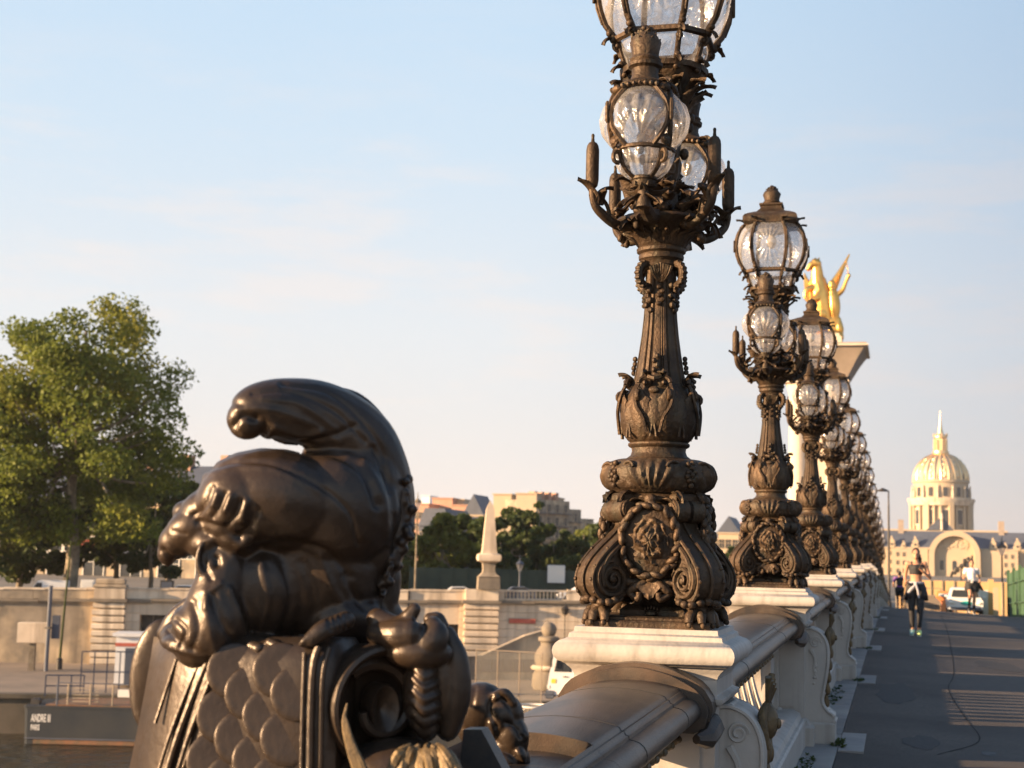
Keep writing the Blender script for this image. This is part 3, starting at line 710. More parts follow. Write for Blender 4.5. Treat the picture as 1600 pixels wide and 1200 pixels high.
    # leafy capital
    b = MB(); b.lathe([(.105, 1.80), (.118, 1.82), (.14, 1.86), (.165, 1.885), (.19, 1.90), (.215, 1.915), (.225, 1.93), (.215, 1.945), (.17, 1.955), (.10, 1.96)], 48, mod=lambda a, tt, r, z: r*(1+.04*noise.noise(Vector((math.cos(a)*4, math.sin(a)*4, z*9)))+.02*math.cos(12*a)*math.sin(PI*tt)))
    rn = random.Random(3)
    for k in range(20):
        a = k*2*PI/20; b.leaf((.112*math.cos(a), .112*math.sin(a), 1.805), a, .10, .045, .95, .5, lobes=2, cup=.4)
    for k in range(7):
        a = rn.uniform(0, 2*PI); b.leaf((.19*math.cos(a), .19*math.sin(a), 1.925), a, rn.uniform(.06, .13), rn.uniform(.05, .08), rn.uniform(-.6, .2), rn.uniform(.4, 1.5), lobes=2)
    for k in range(9):
        a = rn.uniform(0, 2*PI); r = rn.uniform(.17, .22); b.ball((r*math.cos(a), r*math.sin(a), 1.885+rn.uniform(-.05, .01)), (.017, .017, .022), 6, 5)
    b.build('capital', B, L, ang=60)
    b = MB()
    for k in range(46):
        a = k*2.399+rn.uniform(-.3, .3); r = rn.uniform(.03, .19); z = rn.uniform(1.94, 2.10)-(r-.1)*.3
        b.leaf((r*math.cos(a), r*math.sin(a), z), a+rn.uniform(-.7, .7), rn.uniform(.08, .17), rn.uniform(.05, .11), rn.uniform(.1, 1.3), rn.uniform(-.4, 1.8), lobes=rn.choice((1, 2)), n=8, cup=rn.uniform(.1, .5))
    for k in range(14):
        a = rn.uniform(0, 2*PI); b.ball((.13*math.cos(a), .13*math.sin(a), rn.uniform(1.95, 2.10)), (.035, .035, .028), 8, 6)
    for k in range(10):
        a = rn.uniform(0, 2*PI); p = []
        for q in range(5): p.append(((.06+.045*q)*math.cos(a+q*.12), (.06+.045*q)*math.sin(a+q*.12), 1.99+.05*math.sin(q*1.3)+.01*q))
        b.tube(bez(p, 3), .009, 5)
    b.build('water_leaves', B, L, ang=60)
    b = MB(); b.lathe([(.09, 1.95), (.075, 2.02), (.07, 2.12), (.085, 2.18), (.09, 2.22), (.078, 2.26), (.085, 2.32), (.11, 2.40), (.12, 2.44), (.10, 2.50), (.12, 2.56), (.165, 2.62), (.19, 2.66), (.20, 2.68), (.05, 2.69)], 32, mod=lambda a, tt, r, z: r*(1+.07*math.cos(6*a)))
    for k in range(22):
        a = rn.uniform(0, 2*PI); z = rn.uniform(2.25, 2.60); b.ball(((.10+(z-2.25)*.16)*math.cos(a), (.10+(z-2.25)*.16)*math.sin(a), z), (.024, .024, .03), 7, 5)
    for k in range(12):
        a = k*PI/6; b.leaf((.10*math.cos(a), .10*math.sin(a), 2.42), a, .20, .07, 1.15, .5, lobes=3)
        b.leaf((.15*math.cos(a), .15*math.sin(a), 2.56), a, .12, .05, .9, 1.4, lobes=2)
    b.build('stem', B, L, ang=60)
    # reed arms with cattails
    arm = MB(); path = bez([(.10, 0, 1.96), (.18, 0, 1.90), (.27, 0, 1.89), (.37, 0, 1.945), (.402, 0, 2.0), (.408, 0, 2.05)], 5)
    arm.tube(path, [.030-.0006*i for i in range(len(path))], 8)
    arm.leaf((.395, 0, 1.97), 0, .15, .07, 1.4, 1.3, lobes=1, n=10); arm.leaf((.39, 0, 1.98), PI, .14, .06, 1.2, 1.3, lobes=1, n=10)
    arm.leaf((.33, 0, 1.925), 0, .13, .045, .45, -.7, lobes=1, n=10); arm.leaf((.30, 0, 1.92), PI*.98, .10, .035, 1.6, -.9, lobes=1, n=9)
    arm.leaf((.36, 0, 1.97), 1.4, .09, .05, 1.2, 1.0, lobes=1); arm.leaf((.36, 0, 1.97), -1.4, .09, .05, 1.2, 1.0, lobes=1)
    arm.leaf((.20, 0, 1.91), .5, .10, .05, -.2, .9, lobes=1); arm.leaf((.2, 0, 1.9), -.5, .11, .05, -.3, -.9, lobes=1)
    arm.tube([(.408, 0, 2.04), (.408, 0, 2.31)], [.008, .006], 6)
    armm = arm.mesh('reed_arm', B, True, 60)
    ct = MB(); ct.lathe([(.006, 2.045), (.020, 2.05), (.027, 2.06), (.031, 2.085), (.031, 2.23), (.028, 2.25), (.020, 2.265), (.009, 2.272), (.007, 2.29), (.008, 2.305), (.001, 2.312)], 20, c=(.408, 0, 0), mod=lambda a, tt, r, z: r*(1+.05*noise.noise(Vector((math.cos(a)*7, math.sin(a)*7, z*70)))))
    ctm = ct.mesh('cattail', B, True, 60)
    for k in range(4):
        ao = link('reed_arm', armm, L, rz=PI/4+k*PI/2); link('cattail', ctm, ao)
    # large lantern ---------------------------------------------------
    lan = link('large_lantern', MB().lathe([(.235, 3.285), (.245, 3.295), (.245, 3.305), (.225, 3.315), (.16, 3.34), (.12, 3.36), (.10, 3.385), (.10, 3.40)], 8, rot=PI/8).mesh('large_lantern', B, True, 30), L)
    b = MB(); sqprof(b, [(.22, 3.27), (.238, 3.280), (.242, 3.30), (.24, 3.325), (.225, 3.345), (.18, 3.368), (.125, 3.39), (.098, 3.42), (.092, 3.445), (.105, 3.455), (.105, 3.470), (.08, 3.478), (.05, 3.48)])
    b.build('lantern_roof', B, lan, ang=30)
    OA = [-PI/2+(k//2)*PI/2+(-.47 if k % 2 == 0 else .47) for k in range(8)]    # rib azimuths: wide faces to the four sides
    def prof_r(z): return interp(z, [2.67, 2.72, 2.82, 2.84, 2.90, 2.98, 3.06, 3.14, 3.22, 3.28], [.185, .20, .235, .25, .298, .328, .338, .330, .298, .245])
    for z, th in ((2.835, .019), (3.275, .018)):
        ring = [(prof_r(z)*math.cos(a), prof_r(z)*math.sin(a), z) for a in OA]; ring.append(ring[0]); MB().tube(ring, th, 6).build('lantern_ring', B, lan)
    MB().lathe([(.04, 2.665), (.215, 2.665), (.22, 2.69), (.04, 2.695)], 16).build('lantern_floor', B, lan)
    rb = MB()
    rb.tube([(prof_r(z)+.004, 0, z) for z in np.linspace(2.835, 3.28, 15)], .0165, 6)
    rb.tube([(prof_r(z)+.02, 0, z) for z in np.linspace(2.90, 3.2, 9)], .006, 5)
    rb.tube([(prof_r(z)+.002, 0, z) for z in np.linspace(2.675, 2.835, 5)], .014, 6)
    rb.box((.361, 0, 3.06), (.014, .014, .11), bev=.003)
    rb.leaf((.25, 0, 3.27), 0, .10, .045, .7, 1.0, lobes=2); rb.leaf((.25, 0, 2.83), 0, .07, .045, .1, 1.5, lobes=2); rb.leaf((.20, 0, 2.69), 0, .07, .05, .2, 1.5, lobes=2)
    for q, (dr, z) in enumerate(((.01, 3.25), (.015, 2.86), (.02, 2.83), (.01, 2.80), (.02, 2.71), (.015, 2.66))): rb.ball((prof_r(z)+dr, 0, z), (.017, .02, .017), 7, 5)
    rb.tube([(prof_r(2.80)+.012+.02*math.cos(q), 0, 2.80+.024*math.sin(q)) for q in np.linspace(-2, 3, 8)], .008, 5)
    rbm = rb.mesh('lantern_rib', B, True, 60)
    for a in OA: link('lantern_rib', rbm, lan, rz=a)
    def pane(a0, a1, z0, z1, rad, star, nu, nv):
        vs = []; fs = []
        for j in range(nv+1):
            z = z0+(z1-z0)*j/nv
            for i in range(nu+1):
                u = i/nu; a = a0+(a1-a0)*u; r = prof_r(z)-.006
                # straight chord between ribs, slightly bulged
                am = (a0+a1)/2; r_ch = r*math.cos((a1-a0)/2)/math.cos(a-am); bul = .028*math.sin(PI*u)*math.sin(PI*j/nv)
                rel = 0
                if star:
                    x = (a-am)*r; y = z-3.06; d = math.hypot(x, y); th_ = math.atan2(y, x)
                    rel = .006*math.cos(18*th_)*math.exp(-((d-.09)/.06)**2)+.012*math.exp(-(d/.022)**2)
                q = r_ch+bul+rel; vs.append((q*math.cos(a), q*math.sin(a), z))
        for j in range(nv):
            for i in range(nu): fs.append((j*(nu+1)+i, j*(nu+1)+i+1, (j+1)*(nu+1)+i+1, (j+1)*(nu+1)+i))
        return MB().add(vs, fs).mesh('pane', 'lglass', True, 80)
    pw = pane(-.47, .47, 2.84, 3.275, 0, True, 44, 34); w2 = PI/2-.47
    pn = pane(-(PI/4-.235)*1.0-.0, (PI/4-.235)*1.0, 2.84, 3.275, 0, False, 8, 14)
    hw = (PI/2-.94)/2; pn = pane(-hw, hw, 2.84, 3.275, 0, False, 8, 14)
    lw = pane(-.47, .47, 2.69, 2.825, 0, False, 12, 6); ln = pane(-hw, hw, 2.69, 2.825, 0, False, 6, 6)
    for k in range(4):
        link('pane', pw, lan, rz=k*PI/2); link('pane', lw, lan, rz=k*PI/2); link('pane', pn, lan, rz=k*PI/2+PI/4); link('pane', ln, lan, rz=k*PI/2+PI/4)
    def finial(z0, s_, r0):
        f = MB(); f.lathe([(r0*.8, z0), (r0*.9, z0+.02*s_), (r0*.7, z0+.04*s_), (r0*.9, z0+.10*s_), (r0*.6, z0+.14*s_), (r0*.2, z0+.17*s_)], 16)
        for row, (n_, zz, ll, rise) in enumerate(((7, .0, .12, 1.35), (7, .03, .11, 1.45), (6, .07, .09, 1.5))):
            for k in range(n_):
                a = 2*PI*(k+.5*row)/n_; rr = r0*(.68-.12*row); f.leaf((rr*math.cos(a), rr*math.sin(a), z0+zz*s_), a, ll*s_, r0*.95, rise-.12, -.55+.25*row, lobes=2, n=8, cup=.3)
        rn2 = random.Random(4)
        for k in range(16):
            a = rn2.uniform(0, 2*PI); f.ball((r0*.33*math.cos(a), r0*.33*math.sin(a), z0+(.12+.05*rn2.random())*s_), r0*.19, 6, 5)
        f.ball((0, 0, z0+.17*s_), r0*.24, 6, 5)
        return f
    finial(3.475, .95, .092).build('finial', B, lan, ang=60)
    # small lanterns --------------------------------------------------
    for idx, (dx, dy, a_) in enumerate(((-.01, -.475, 0.0), (.05, .475, PI))):
        b = MB()
        M0 = T(dx, dy, 0) @ RZ(a_)
        b.lathe([(.035, 1.90), (.028, 1.95), (.03, 1.99), (.05, 2.0), (.055, 2.02), (.04, 2.035)], 16, M=M0)
        b.tube([(0, .30, 1.93), (0, .15, 1.90), (0, .04, 1.91), (0, 0, 1.95)], [.04, .035, .032, .028], 8, M=M0)
        b.lathe([(.03, 1.985), (.05, 1.99), (.055, 2.0), (.03, 2.015)], 20, M=M0)
        for k in range(5): b.leaf((0, .05, 1.93), -PI/2+(k-2)*.8, .13, .08, .3, 1.2*(1 if k % 2 else -.5), M=M0, lobes=2)
        for k in range(6): b.leaf((0, 0, 1.95), k*PI/3, .08, .05, 1.2, 1.3, M=M0, lobes=2)
        sl = b.build('small_lantern', B, L)
        def sr(z): return interp(z, [2.025, 2.04, 2.07, 2.11, 2.145, 2.16, 2.19, 2.24, 2.30, 2.36, 2.41, 2.44], [.04, .075, .108, .128, .135, .135, .158, .182, .190, .178, .150, .125])
        def gp(z0, z1, shell):
            vs = []; fs = []; nu, nv = 40, 26
            for j in range(nv+1):
                z = z0+(z1-z0)*j/nv
                for i in range(nu+1):
                    u = i/nu; a = -PI/4+PI/2*u; r = sr(z)-.008; x = (u-.5)*2
                    bul = .022*math.sin(PI*u)*math.sin(PI*(j/nv)) if shell else .012*math.sin(PI*u)
                    rel = 0
                    if shell:
                        xx = x*.15; yy = z-2.17; th_ = math.atan2(xx, max(yy, 0)+.02); d = math.hypot(xx, yy)
                        rel = .0065*math.cos(th_*21)*min(1, d/.06)*(1 if d < .21 else .0)
                    else: rel = .004*math.cos(9*x*1.6)
                    q = r+bul+rel; vs.append((q*math.cos(a-PI/2), q*math.sin(a-PI/2), z))
            for j in range(nv):
                for i in range(nu): fs.append((j*(nu+1)+i, j*(nu+1)+i+1, (j+1)*(nu+1)+i+1, (j+1)*(nu+1)+i))
            return MB().add(vs, fs).mesh('pane', 'lglass', True, 80)
        if idx == 0: G1, G2 = gp(2.165, 2.435, True), gp(2.03, 2.145, False)
        for k in range(4):
            for g in (G1, G2):
                o = link('pane', g, sl); o.matrix_local = M0 @ RZ(k*PI/2)
        b = MB()
        for z, th in ((2.155, .012), (2.44, .014), (2.03, .012)):
            b.tube([(sr(z)*math.cos(q), sr(z)*math.sin(q), z) for q in np.linspace(0, 2*PI, 25)], th, 6, M=M0)
        for k in range(4):
            a = PI/4+k*PI/2; M_ = M0 @ RZ(a)
            b.tube([(sr(z)+.002, 0, z) for z in np.linspace(2.03, 2.15, 6)], .011, 6, M=M_)
            b.tube([(sr(2.11)+.02+.022*math.cos(q), 0, 2.11+.026*math.sin(q)) for q in np.linspace(-2, 3.4, 10)], .011, 6, M=M_)
            for s_ in (-1, 1):   # the two ribs that frame each oval
                b.tube([(sr(z)*math.cos(s_*w_)*1.01, sr(z)*math.sin(s_*w_)*1.01, z) for z, w_ in zip(np.linspace(2.16, 2.44, 11), (.30, .19, .11, .06, .03, .02, .03, .07, .13, .22, .33))], .0125, 6, M=M_)
            b.ball((sr(2.18)+.012, 0, 2.18), (.018, .026, .02), 8, 6, M=M_); b.tube([(sr(2.18)+.016, .022*math.cos(q), 2.18+.022*math.sin(q)) for q in np.linspace(0, 6, 9)], .006, 5, M=M_)
            b.tube([(.205, 0, 2.26), (.208, 0, 2.27), (.208, 0, 2.35), (.205, 0, 2.36)], [.005, .009, .009, .005], 6, M=M_)
            b.ball((sr(2.42)+.014, 0, 2.425), (.02, .03, .02), 8, 6, M=M_)
            b.leaf((.13, 0, 2.445), 0, .06, .05, .5, 1.4, M=M_, lobes=1)
            M3 = M0 @ RZ(k*PI/2)
            for q in range(-3, 4): b.ball((.138, q*.026, 2.445-.004*abs(q)), (.012, .012, .012), 6, 5, M=M3)
        b.build('lantern_frame', B, sl)
        b = MB(); b.lathe([(.145, 2.44), (.150, 2.452), (.135, 2.462), (.10, 2.475), (.070, 2.49), (.060, 2.52), (.062, 2.545), (.078, 2.555), (.080, 2.57), (.06, 2.58)], 28, M=M0); b.build('lantern_cap', B, sl)
        fo = finial(2.57, 1.0, .082).build('finial', B, sl, ang=60); fo.matrix_local = M0
        b = MB(); b.tube([(0, 0, 2.44), (0, 0, 2.36)], .012, 6, M=M0); b.lathe([(.05, 2.40), (.07, 2.385), (.02, 2.37)], 12, M=M0); b.ball((0, 0, 2.33), (.028, .028, .04), 10, 8, M=M0); b.build('burner', 'sign0', sl)
    b = MB(); b.tube([(0, 0, 3.30), (0, 0, 3.20)], .018, 8); b.lathe([(.10, 3.25), (.15, 3.22), (.04, 3.19)], 16); b.ball((0, 0, 3.13), (.045, .045, .065), 12, 8); b.build('burner', 'sign0', lan)
    return L
LAMP = make_lamp()
for n in range(1, 15):
    lb = {1: 'second bronze candelabra, the nearest one seen whole against the sky', 2: 'third bronze candelabra, its lantern overlapping the gilded winged horse'}.get(n, 'bronze candelabra, %s along the parapet counted from the nearest' % ordw[n])
    dup(LAMP, (XL, LY(n), zped(LY(n))), label=lb)
# ------------------------------------------------------------------ sculpting helpers
def remesh(mb, voxel, smooth=4, factor=.5):
    me = mb.mesh('tmp', None, False); o = bpy.data.objects.new('tmp', me); C.objects.link(o)
    r = o.modifiers.new('r', 'REMESH'); r.mode = 'VOXEL'; r.voxel_size = voxel; r.adaptivity = 0
    if smooth: s = o.modifiers.new('s', 'SMOOTH'); s.iterations = smooth; s.factor = factor
    bpy.context.view_layer.update(); dg = bpy.context.evaluated_depsgraph_get()
    m2 = bpy.data.meshes.new_from_object(o.evaluated_get(dg)); bpy.data.objects.remove(o); bpy.data.meshes.remove(me)
    m2.name = 'sculpt'; return m2
def getco(me):
    a = np.empty(len(me.vertices)*3, np.float32); me.vertices.foreach_get('co', a); return a.reshape(-1, 3)
def getno(me):
    a = np.empty(len(me.vertices)*3, np.float32); me.vertices.foreach_get('normal', a); return a.reshape(-1, 3)
def setco(me, a): me.vertices.foreach_set('co', a.astype(np.float32).ravel()); me.update()
def finish(me, name, m_, par=None, **kw):
    me.name = name; me.materials.clear(); me.materials.append(MT[m_]); me.shade_smooth(); return link(name, me, par, **kw)
SY = 3.42
PXM = 1/ppm(SY, -1.48)           # metres per photo pixel at the figure
TURN = 0.
def sp(x, y, d=0):               # d: depth in pixels-worth, positive = away from the camera
    d = d+TURN*max(0, x-375)
    return at(x, y, Y=SY+d*PXM)
FW = Vector((_F.x, _F.y, 0)).normalized()
def blob(mb, x, y, rx, ry, rz_, rot=0, d=0, n=20, m_=14):
    c = sp(x, y, d); cr, sr_ = math.cos(R(rot)), math.sin(R(rot))
    u = _R*cr+_U*sr_; v = -_R*sr_+_U*cr
    M = Matrix((u*rx*PXM, v*ry*PXM, FW*rz_*PXM)).transposed().to_4x4(); M.translation = c
    mb.ball((0, 0, 0), 1, n, m_, M=M)
LRAD = 1.
def limb(mb, pts, n=14, sub=6):
    pts = [(x, y, d, r*LRAD) for x, y, d, r in pts]
    P = bez([sp(x, y, d) for x, y, d, r in pts], sub)
    rr = bez([(r, 0, 0) for x, y, d, r in pts], sub)
    mb.tube(P, [max(.001, q.x*PXM) for q in rr], n); mb.ball(P[0], rr[0].x*PXM, 12, 8); mb.ball(P[-1], rr[-1].x*PXM, 12, 8)
def pixels(co):
    F = np.array(_F); r_ = np.array(_R); u_ = np.array(_U); v = co-np.array([0, 0, ZC]); d = v@F
    return np.stack([800+FPX*(v@r_)/d, 600-FPX*(v@u_)/d], 1)
def creases(me, strokes, dmax=None):
    co = getco(me); no = getno(me); px = pixels(co); front = (no@np.array(-_F)) > -.15
    disp = np.zeros(len(co))
    for pts, w, amp in strokes:
        P = np.array([(p.x, p.y) for p in bez([(x, y, 0) for x, y in pts], 6)])
        best = np.full(len(co), 1e9)
        for a, b_ in zip(P[:-1], P[1:]):
            ab = b_-a; L2 = ab@ab+1e-9; t = np.clip(((px-a)@ab)/L2, 0, 1); q = a+t[:, None]*ab
            best = np.minimum(best, np.hypot(*(px-q).T))
        disp += .68*amp*np.exp(-(best/w)**2)*front
    setco(me, co+no*(disp*PXM)[:, None])

fig = thing('bronze_figurehead', 'large dark bronze grotesque head with curled crest on a scaled shield, nearest on the left', 'sculpture', sp(450, 1030, 40), 0)
FM = Matrix.Translation(fig.location).inverted()
def fbuild(me, name, m_, par=None):
    me.transform(FM); return finish(me, name, m_, par or fig)
b = MB()
TURN = .55
# helmet-like head and the back of the neck
blob(b, 435, 785, 128, 86, 105, -8, 0); blob(b, 380, 790, 74, 72, 80, 20, -8); blob(b, 520, 800, 112, 108, 118, 0, 15)
blob(b, 560, 760, 78, 100, 92, 12, 30); blob(b, 572, 850, 62, 95, 85, 0, 40); blob(b, 482, 892, 124, 128, 92, 0, 40)
# crest: a heavy roll that curls forward over the head
limb(b, [(386, 655, -25, 33), (402, 643, -22, 44), (445, 641, -15, 52), (505, 655, 0, 60), (560, 700, 15, 66), (596, 765, 28, 52), (602, 830, 38, 42), (590, 890, 45, 34), (575, 935, 50, 40)], 20)
limb(b, [(505, 612, 60, 14), (560, 632, 60, 18), (605, 690, 60, 20), (630, 760, 58, 18), (634, 820, 58, 16)], 12)
# neck base sweeping out to the right
limb(b, [(560, 930, 40, 45), (565, 975, 40, 50), (600, 985, 30, 26), (640, 985, 25, 15)], 14)
blob(b, 530, 968, 80, 54, 84, 0, 35); blob(b, 415, 925, 74, 84, 70, 0, 20); limb(b, [(590, 900, 40, 40), (590, 950, 45, 38), (625, 985, 45, 22)], 14)
blob(b, 508, 684, 52, 34, 50, -15, 5); blob(b, 458, 664, 52, 34, 44, 0, -8); limb(b, [(395, 1012, -34, 13), (440, 1014, -36, 13), (490, 1008, -34, 12), (515, 1000, -30, 10)], 12)
# face: brow, beaked muzzle, open mouth
blob(b, 325, 800, 46, 38, 50, 25, -5); blob(b, 291, 800, 22, 19, 24, 0, -8); blob(b, 308, 826, 54, 37, 44, 25, -12)
blob(b, 279, 845, 33, 29, 32, 40, -14); blob(b, 262, 866, 15, 17, 19, 15, -14); limb(b, [(262, 852, -14, 14), (257, 868, -14, 12), (262, 880, -14, 7)], 12)
blob(b, 330, 848, 42, 30, 40, 0, -12); blob(b, 350, 880, 42, 34, 42, 0, -10); blob(b, 375, 835, 42, 36, 46, 0, -15)
# cheek ring
ring = [sp(337+27*math.cos(q), 876+34*math.sin(q), -46+8*math.cos(q)) for q in np.linspace(0, 2*PI, 26)]; b.tube(ring, 6.5*PXM, 8)
# draped lower jaw / shell that spreads to the left
limb(b, [(352, 890, -18, 38), (342, 925, -22, 44), (335, 965, -24, 55), (325, 985, -22, 60), (320, 995, -20, 54)], 18)
blob(b, 318, 1006, 66, 22, 62, -3, -8); blob(b, 282, 992, 34, 24, 44, 25, 5); blob(b, 360, 985, 30, 40, 48, 0, -8)
limb(b, [(300, 940, 10, 12), (275, 965, 12, 16), (258, 990, 12, 14)], 10)
blob(b, 395, 1010, 60, 22, 50, 0, 5); blob(b, 470, 1015, 60, 20, 50, 0, 10)
me = remesh(b, .0042, 14, .6); TURN = 0.
ST = [
 ([(318, 735), (370, 722), (430, 727), (500, 760), (545, 800), (560, 850)], 4, -4.5), ([(318, 742), (372, 730), (432, 735), (498, 768)], 5, 2.5),
 ([(331, 762), (322, 785), (314, 796)], 5, -7), ([(352, 772), (342, 795), (332, 808)], 5, -6), ([(376, 784), (368, 804), (354, 822)], 5, -6.5), ([(402, 800), (392, 824), (374, 838)], 6, -6), ([(340, 770), (333, 790)], 4, 5), ([(361, 775), (352, 798)], 5, 6), ([(385, 785), (378, 812)], 6, 6),
 ([(310, 815), (345, 825), (375, 842)], 5, -6), ([(300, 806), (312, 800)], 3, -6), ([(405, 812), (395, 838), (375, 852)], 8, 6),
 ([(430, 690), (470, 700), (530, 712), (570, 740), (590, 790)], 7, -8), ([(395, 615), (450, 612), (520, 640), (570, 690)], 4, -4), ([(372, 640), (420, 640), (480, 660), (530, 690)], 6, 4), ([(365, 665), (380, 650), (400, 655)], 6, -9), ([(430, 668), (470, 680), (500, 676)], 6, 7), ([(470, 690), (520, 680), (555, 665)], 5, -5),
 ([(410, 622), (470, 632), (525, 672)], 5, 3), ([(440, 600), (520, 618), (590, 690), (612, 770)], 4, -4), ([(585, 700), (612, 770), (618, 850), (605, 910), (600, 950)], 5, -7), ([(570, 720), (600, 780), (604, 850)], 6, 4),
 ([(395, 858), (450, 848), (510, 862), (548, 900)], 6, -5), 
 ([(320, 850), (318, 880), (330, 905)], 4, -5), ([(337, 872), (338, 880)], 7, -12), ([(300, 940), (310, 980), (300, 1015)], 6, -5), ([(330, 930), (345, 970), (370, 1010)], 7, -7), ([(322, 925), (326, 970), (335, 1015)], 7, 5), ([(358, 920), (372, 955), (382, 990)], 6, 5), ([(275, 968), (290, 985), (282, 1008)], 4, -5), ([(262, 985), (275, 1000)], 3, -4), ([(266, 1012), (320, 1024), (370, 1014)], 4, 4),
 ([(345, 912), (330, 925), (322, 950)], 5, 4), ([(255, 860), (268, 872), (285, 876)], 4, -7), ([(270, 830), (290, 835)], 3, -3), ([(500, 870), (520, 920), (545, 960)], 8, 6), ([(440, 875), (455, 930), (440, 995)], 7, -6), ([(475, 880), (492, 935), (485, 990)], 8, -5), ([(408, 880), (418, 935), (405, 990)], 7, 5), ([(540, 900), (560, 940), (590, 965)], 6, -6)]
creases(me, ST)
fbuild(me, 'head_and_crest', 'statue')
# knobbly mane on the back edge
TURN = .5
b = MB(); rn = random.Random(11)
for i in range(90):
    t = rn.random(); x = interp(t, [0, .15, .4, .6, .8, 1], [637, 641, 643, 635, 616, 598])+rn.uniform(-18, 2); y = 745+t*185
    blob(b, x, y, rn.uniform(5, 10), rn.uniform(5, 10), rn.uniform(6, 12), rn.uniform(0, 90), rn.uniform(-10, 50), 9, 7)
limb(b, [(618, 750, 10, 16), (620, 830, 12, 15), (600, 915, 12, 12)], 10); fbuild(remesh(b, .0045, 2), 'mane', 'statue'); TURN = 0.
# small foot resting on the shield
b = MB(); limb(b, [(540, 970, -10, 15), (520, 978, -38, 15), (503, 986, -52, 15), (486, 999, -60, 12)], 14)
for k in range(5): limb(b, [(484+k*1.5, 994+k*1.2, -66+k*6, 5.5), (475+k*2.5, 1002+k*1.2, -68+k*6, 5.5), (470+k*3, 1007+k*1, -66+k*6, 4)], 8)
limb(b, [(392, 1008, -40, 9), (405, 1014, -46, 10)], 8); limb(b, [(422, 1004, -42, 8), (436, 1012, -48, 9)], 8)
me = remesh(b, .0035, 3); creases(me, [([(512+k*9, 962), (518+k*9, 985)], 3.5, -3.5) for k in range(4)]); fbuild(me, 'foot', 'statue')
# shield block -------------------------------------------------------
def quadblock(front, depth, name, m_, par=fig, bev=True):
    b = MB(); n = len(front); vs = [sp(x, y, d)+Vector(FM.translation) for x, y, d in front]+[sp(x, y, d+depth)+Vector(FM.translation) for x, y, d in front]
    fs = [tuple(range(n-1, -1, -1)), tuple(range(n, 2*n))]+[(i, (i+1) % n, n+(i+1) % n, n+i) for i in range(n)]
    b.add(vs, fs); return b.build(name, m_, par, smooth=False)
b = MB(); rows = []
for q, y in enumerate((995, 1010, 1035, 1080, 1130, 1180, 1240, 1320)):
    t = (y-1010)/190; xs_ = [(238-30*t-6*t*t, 40), (262-32*t, -8), (292-34*t, -38), (336-60*t*.6, -52), (400-20*t, -60), (478, -60), (506-2*t, -54), (524, -42), (556, 40), (590, 220), (250, 220)]
    dtop = {0: 30, 1: 10}.get(q, 0)
    rows.append([sp(x, y, d+dtop) for x, d in xs_])
k = len(rows[0]); b.v = [tuple(v) for r_ in rows for v in r_]
for j in range(len(rows)-1):
    for i in range(k): b.f.append((j*k+(i+1) % k, j*k+i, (j+1)*k+i, (j+1)*k+(i+1) % k))
b.f.append(tuple(range(k))); b.f.append(tuple(range(len(rows)*k-1, (len(rows)-1)*k-1, -1)))
me = b.mesh('m', None); me.transform(FM); shield = finish(me, 'shield', 'statue', fig); me.set_sharp_from_angle(angle=R(50))
def mould(pts, r, name='moulding'):
    b = MB(); b.tube([p for p in bez([sp(x, y, d) for x, y, d in pts], 6)], r*PXM, 8); me = b.mesh('m', None); me.transform(FM); return finish(me, name, 'statue', shield)
mould([(330, 1022, -48), (305, 1080, -46), (275, 1160, -46), (245, 1260, -46)], 5.5); mould([(318, 1022, -44), (292, 1080, -43), (262, 1160, -43), (232, 1260, -43)], 3.2)
mould([(345, 1022, -54), (322, 1080, -54), (292, 1160, -54), (262, 1260, -54)], 4); mould([(276, 1030, -26), (256, 1090, -26), (243, 1130, -28)], 3)
mould([(498, 1010, -58), (490, 1040, -62), (486, 1110, -63), (484, 1260, -63)], 6); mould([(514, 1012, -50), (505, 1050, -58), (502, 1120, -58), (500, 1260, -58)], 4.5); mould([(476, 1020, -60), (473, 1110, -63), (470, 1260, -63)], 3.5)
# overlapping scales, each one a plate
def scale_mesh():
    b = MB(); n = 20; r0 = 42; vs = [(0, -2.7*PXM, 0)]; rings = ((.5, 2.6), (.8, 2.3), (.95, 1.7), (1.0, 0.4), (1.0, -6))
    for q, h_ in rings:
        for i in range(n): vs.append((r0*q*math.cos(2*PI*i/n)*PXM, -h_*PXM, r0*q*math.sin(2*PI*i/n)*PXM))
    fs = [(0, 1+i, 1+(i+1) % n) for i in range(n)]
    for j in range(len(rings)-1):
        for i in range(n): fs.append((1+j*n+i, 1+(j+1)*n+i, 1+(j+1)*n+(i+1) % n, 1+j*n+(i+1) % n))
    b.add(vs, fs); return b.mesh('scale', 'statue', True, 60)
SCM = scale_mesh()
for row in range(7):
    y = 1048+row*35
    for kx in range(-1, 4):
        x = 366+kx*72+(36 if row % 2 else 0)-row*8.0
        if x > 468 or x < 338-row*9.5: continue
        c = sp(x, y, -58); o = link('scale', SCM, shield); M_ = Matrix((Vector((_R.x, _R.y, 0)).normalized(), FW, Vector((0, 0, 1)))).transposed().to_4x4()
        M_.translation = c; o.matrix_local = FM @ M_ @ Matrix.Rotation(R(6), 4, 'Y') @ Matrix.Rotation(R(-9), 4, 'X')
# flat disc behind on the left
b = MB(); blob(b, 246, 1058, 46, 96, 16, -6, 90, 24, 16); fbuild(b.mesh('m', None), 'side_disc', 'statue')
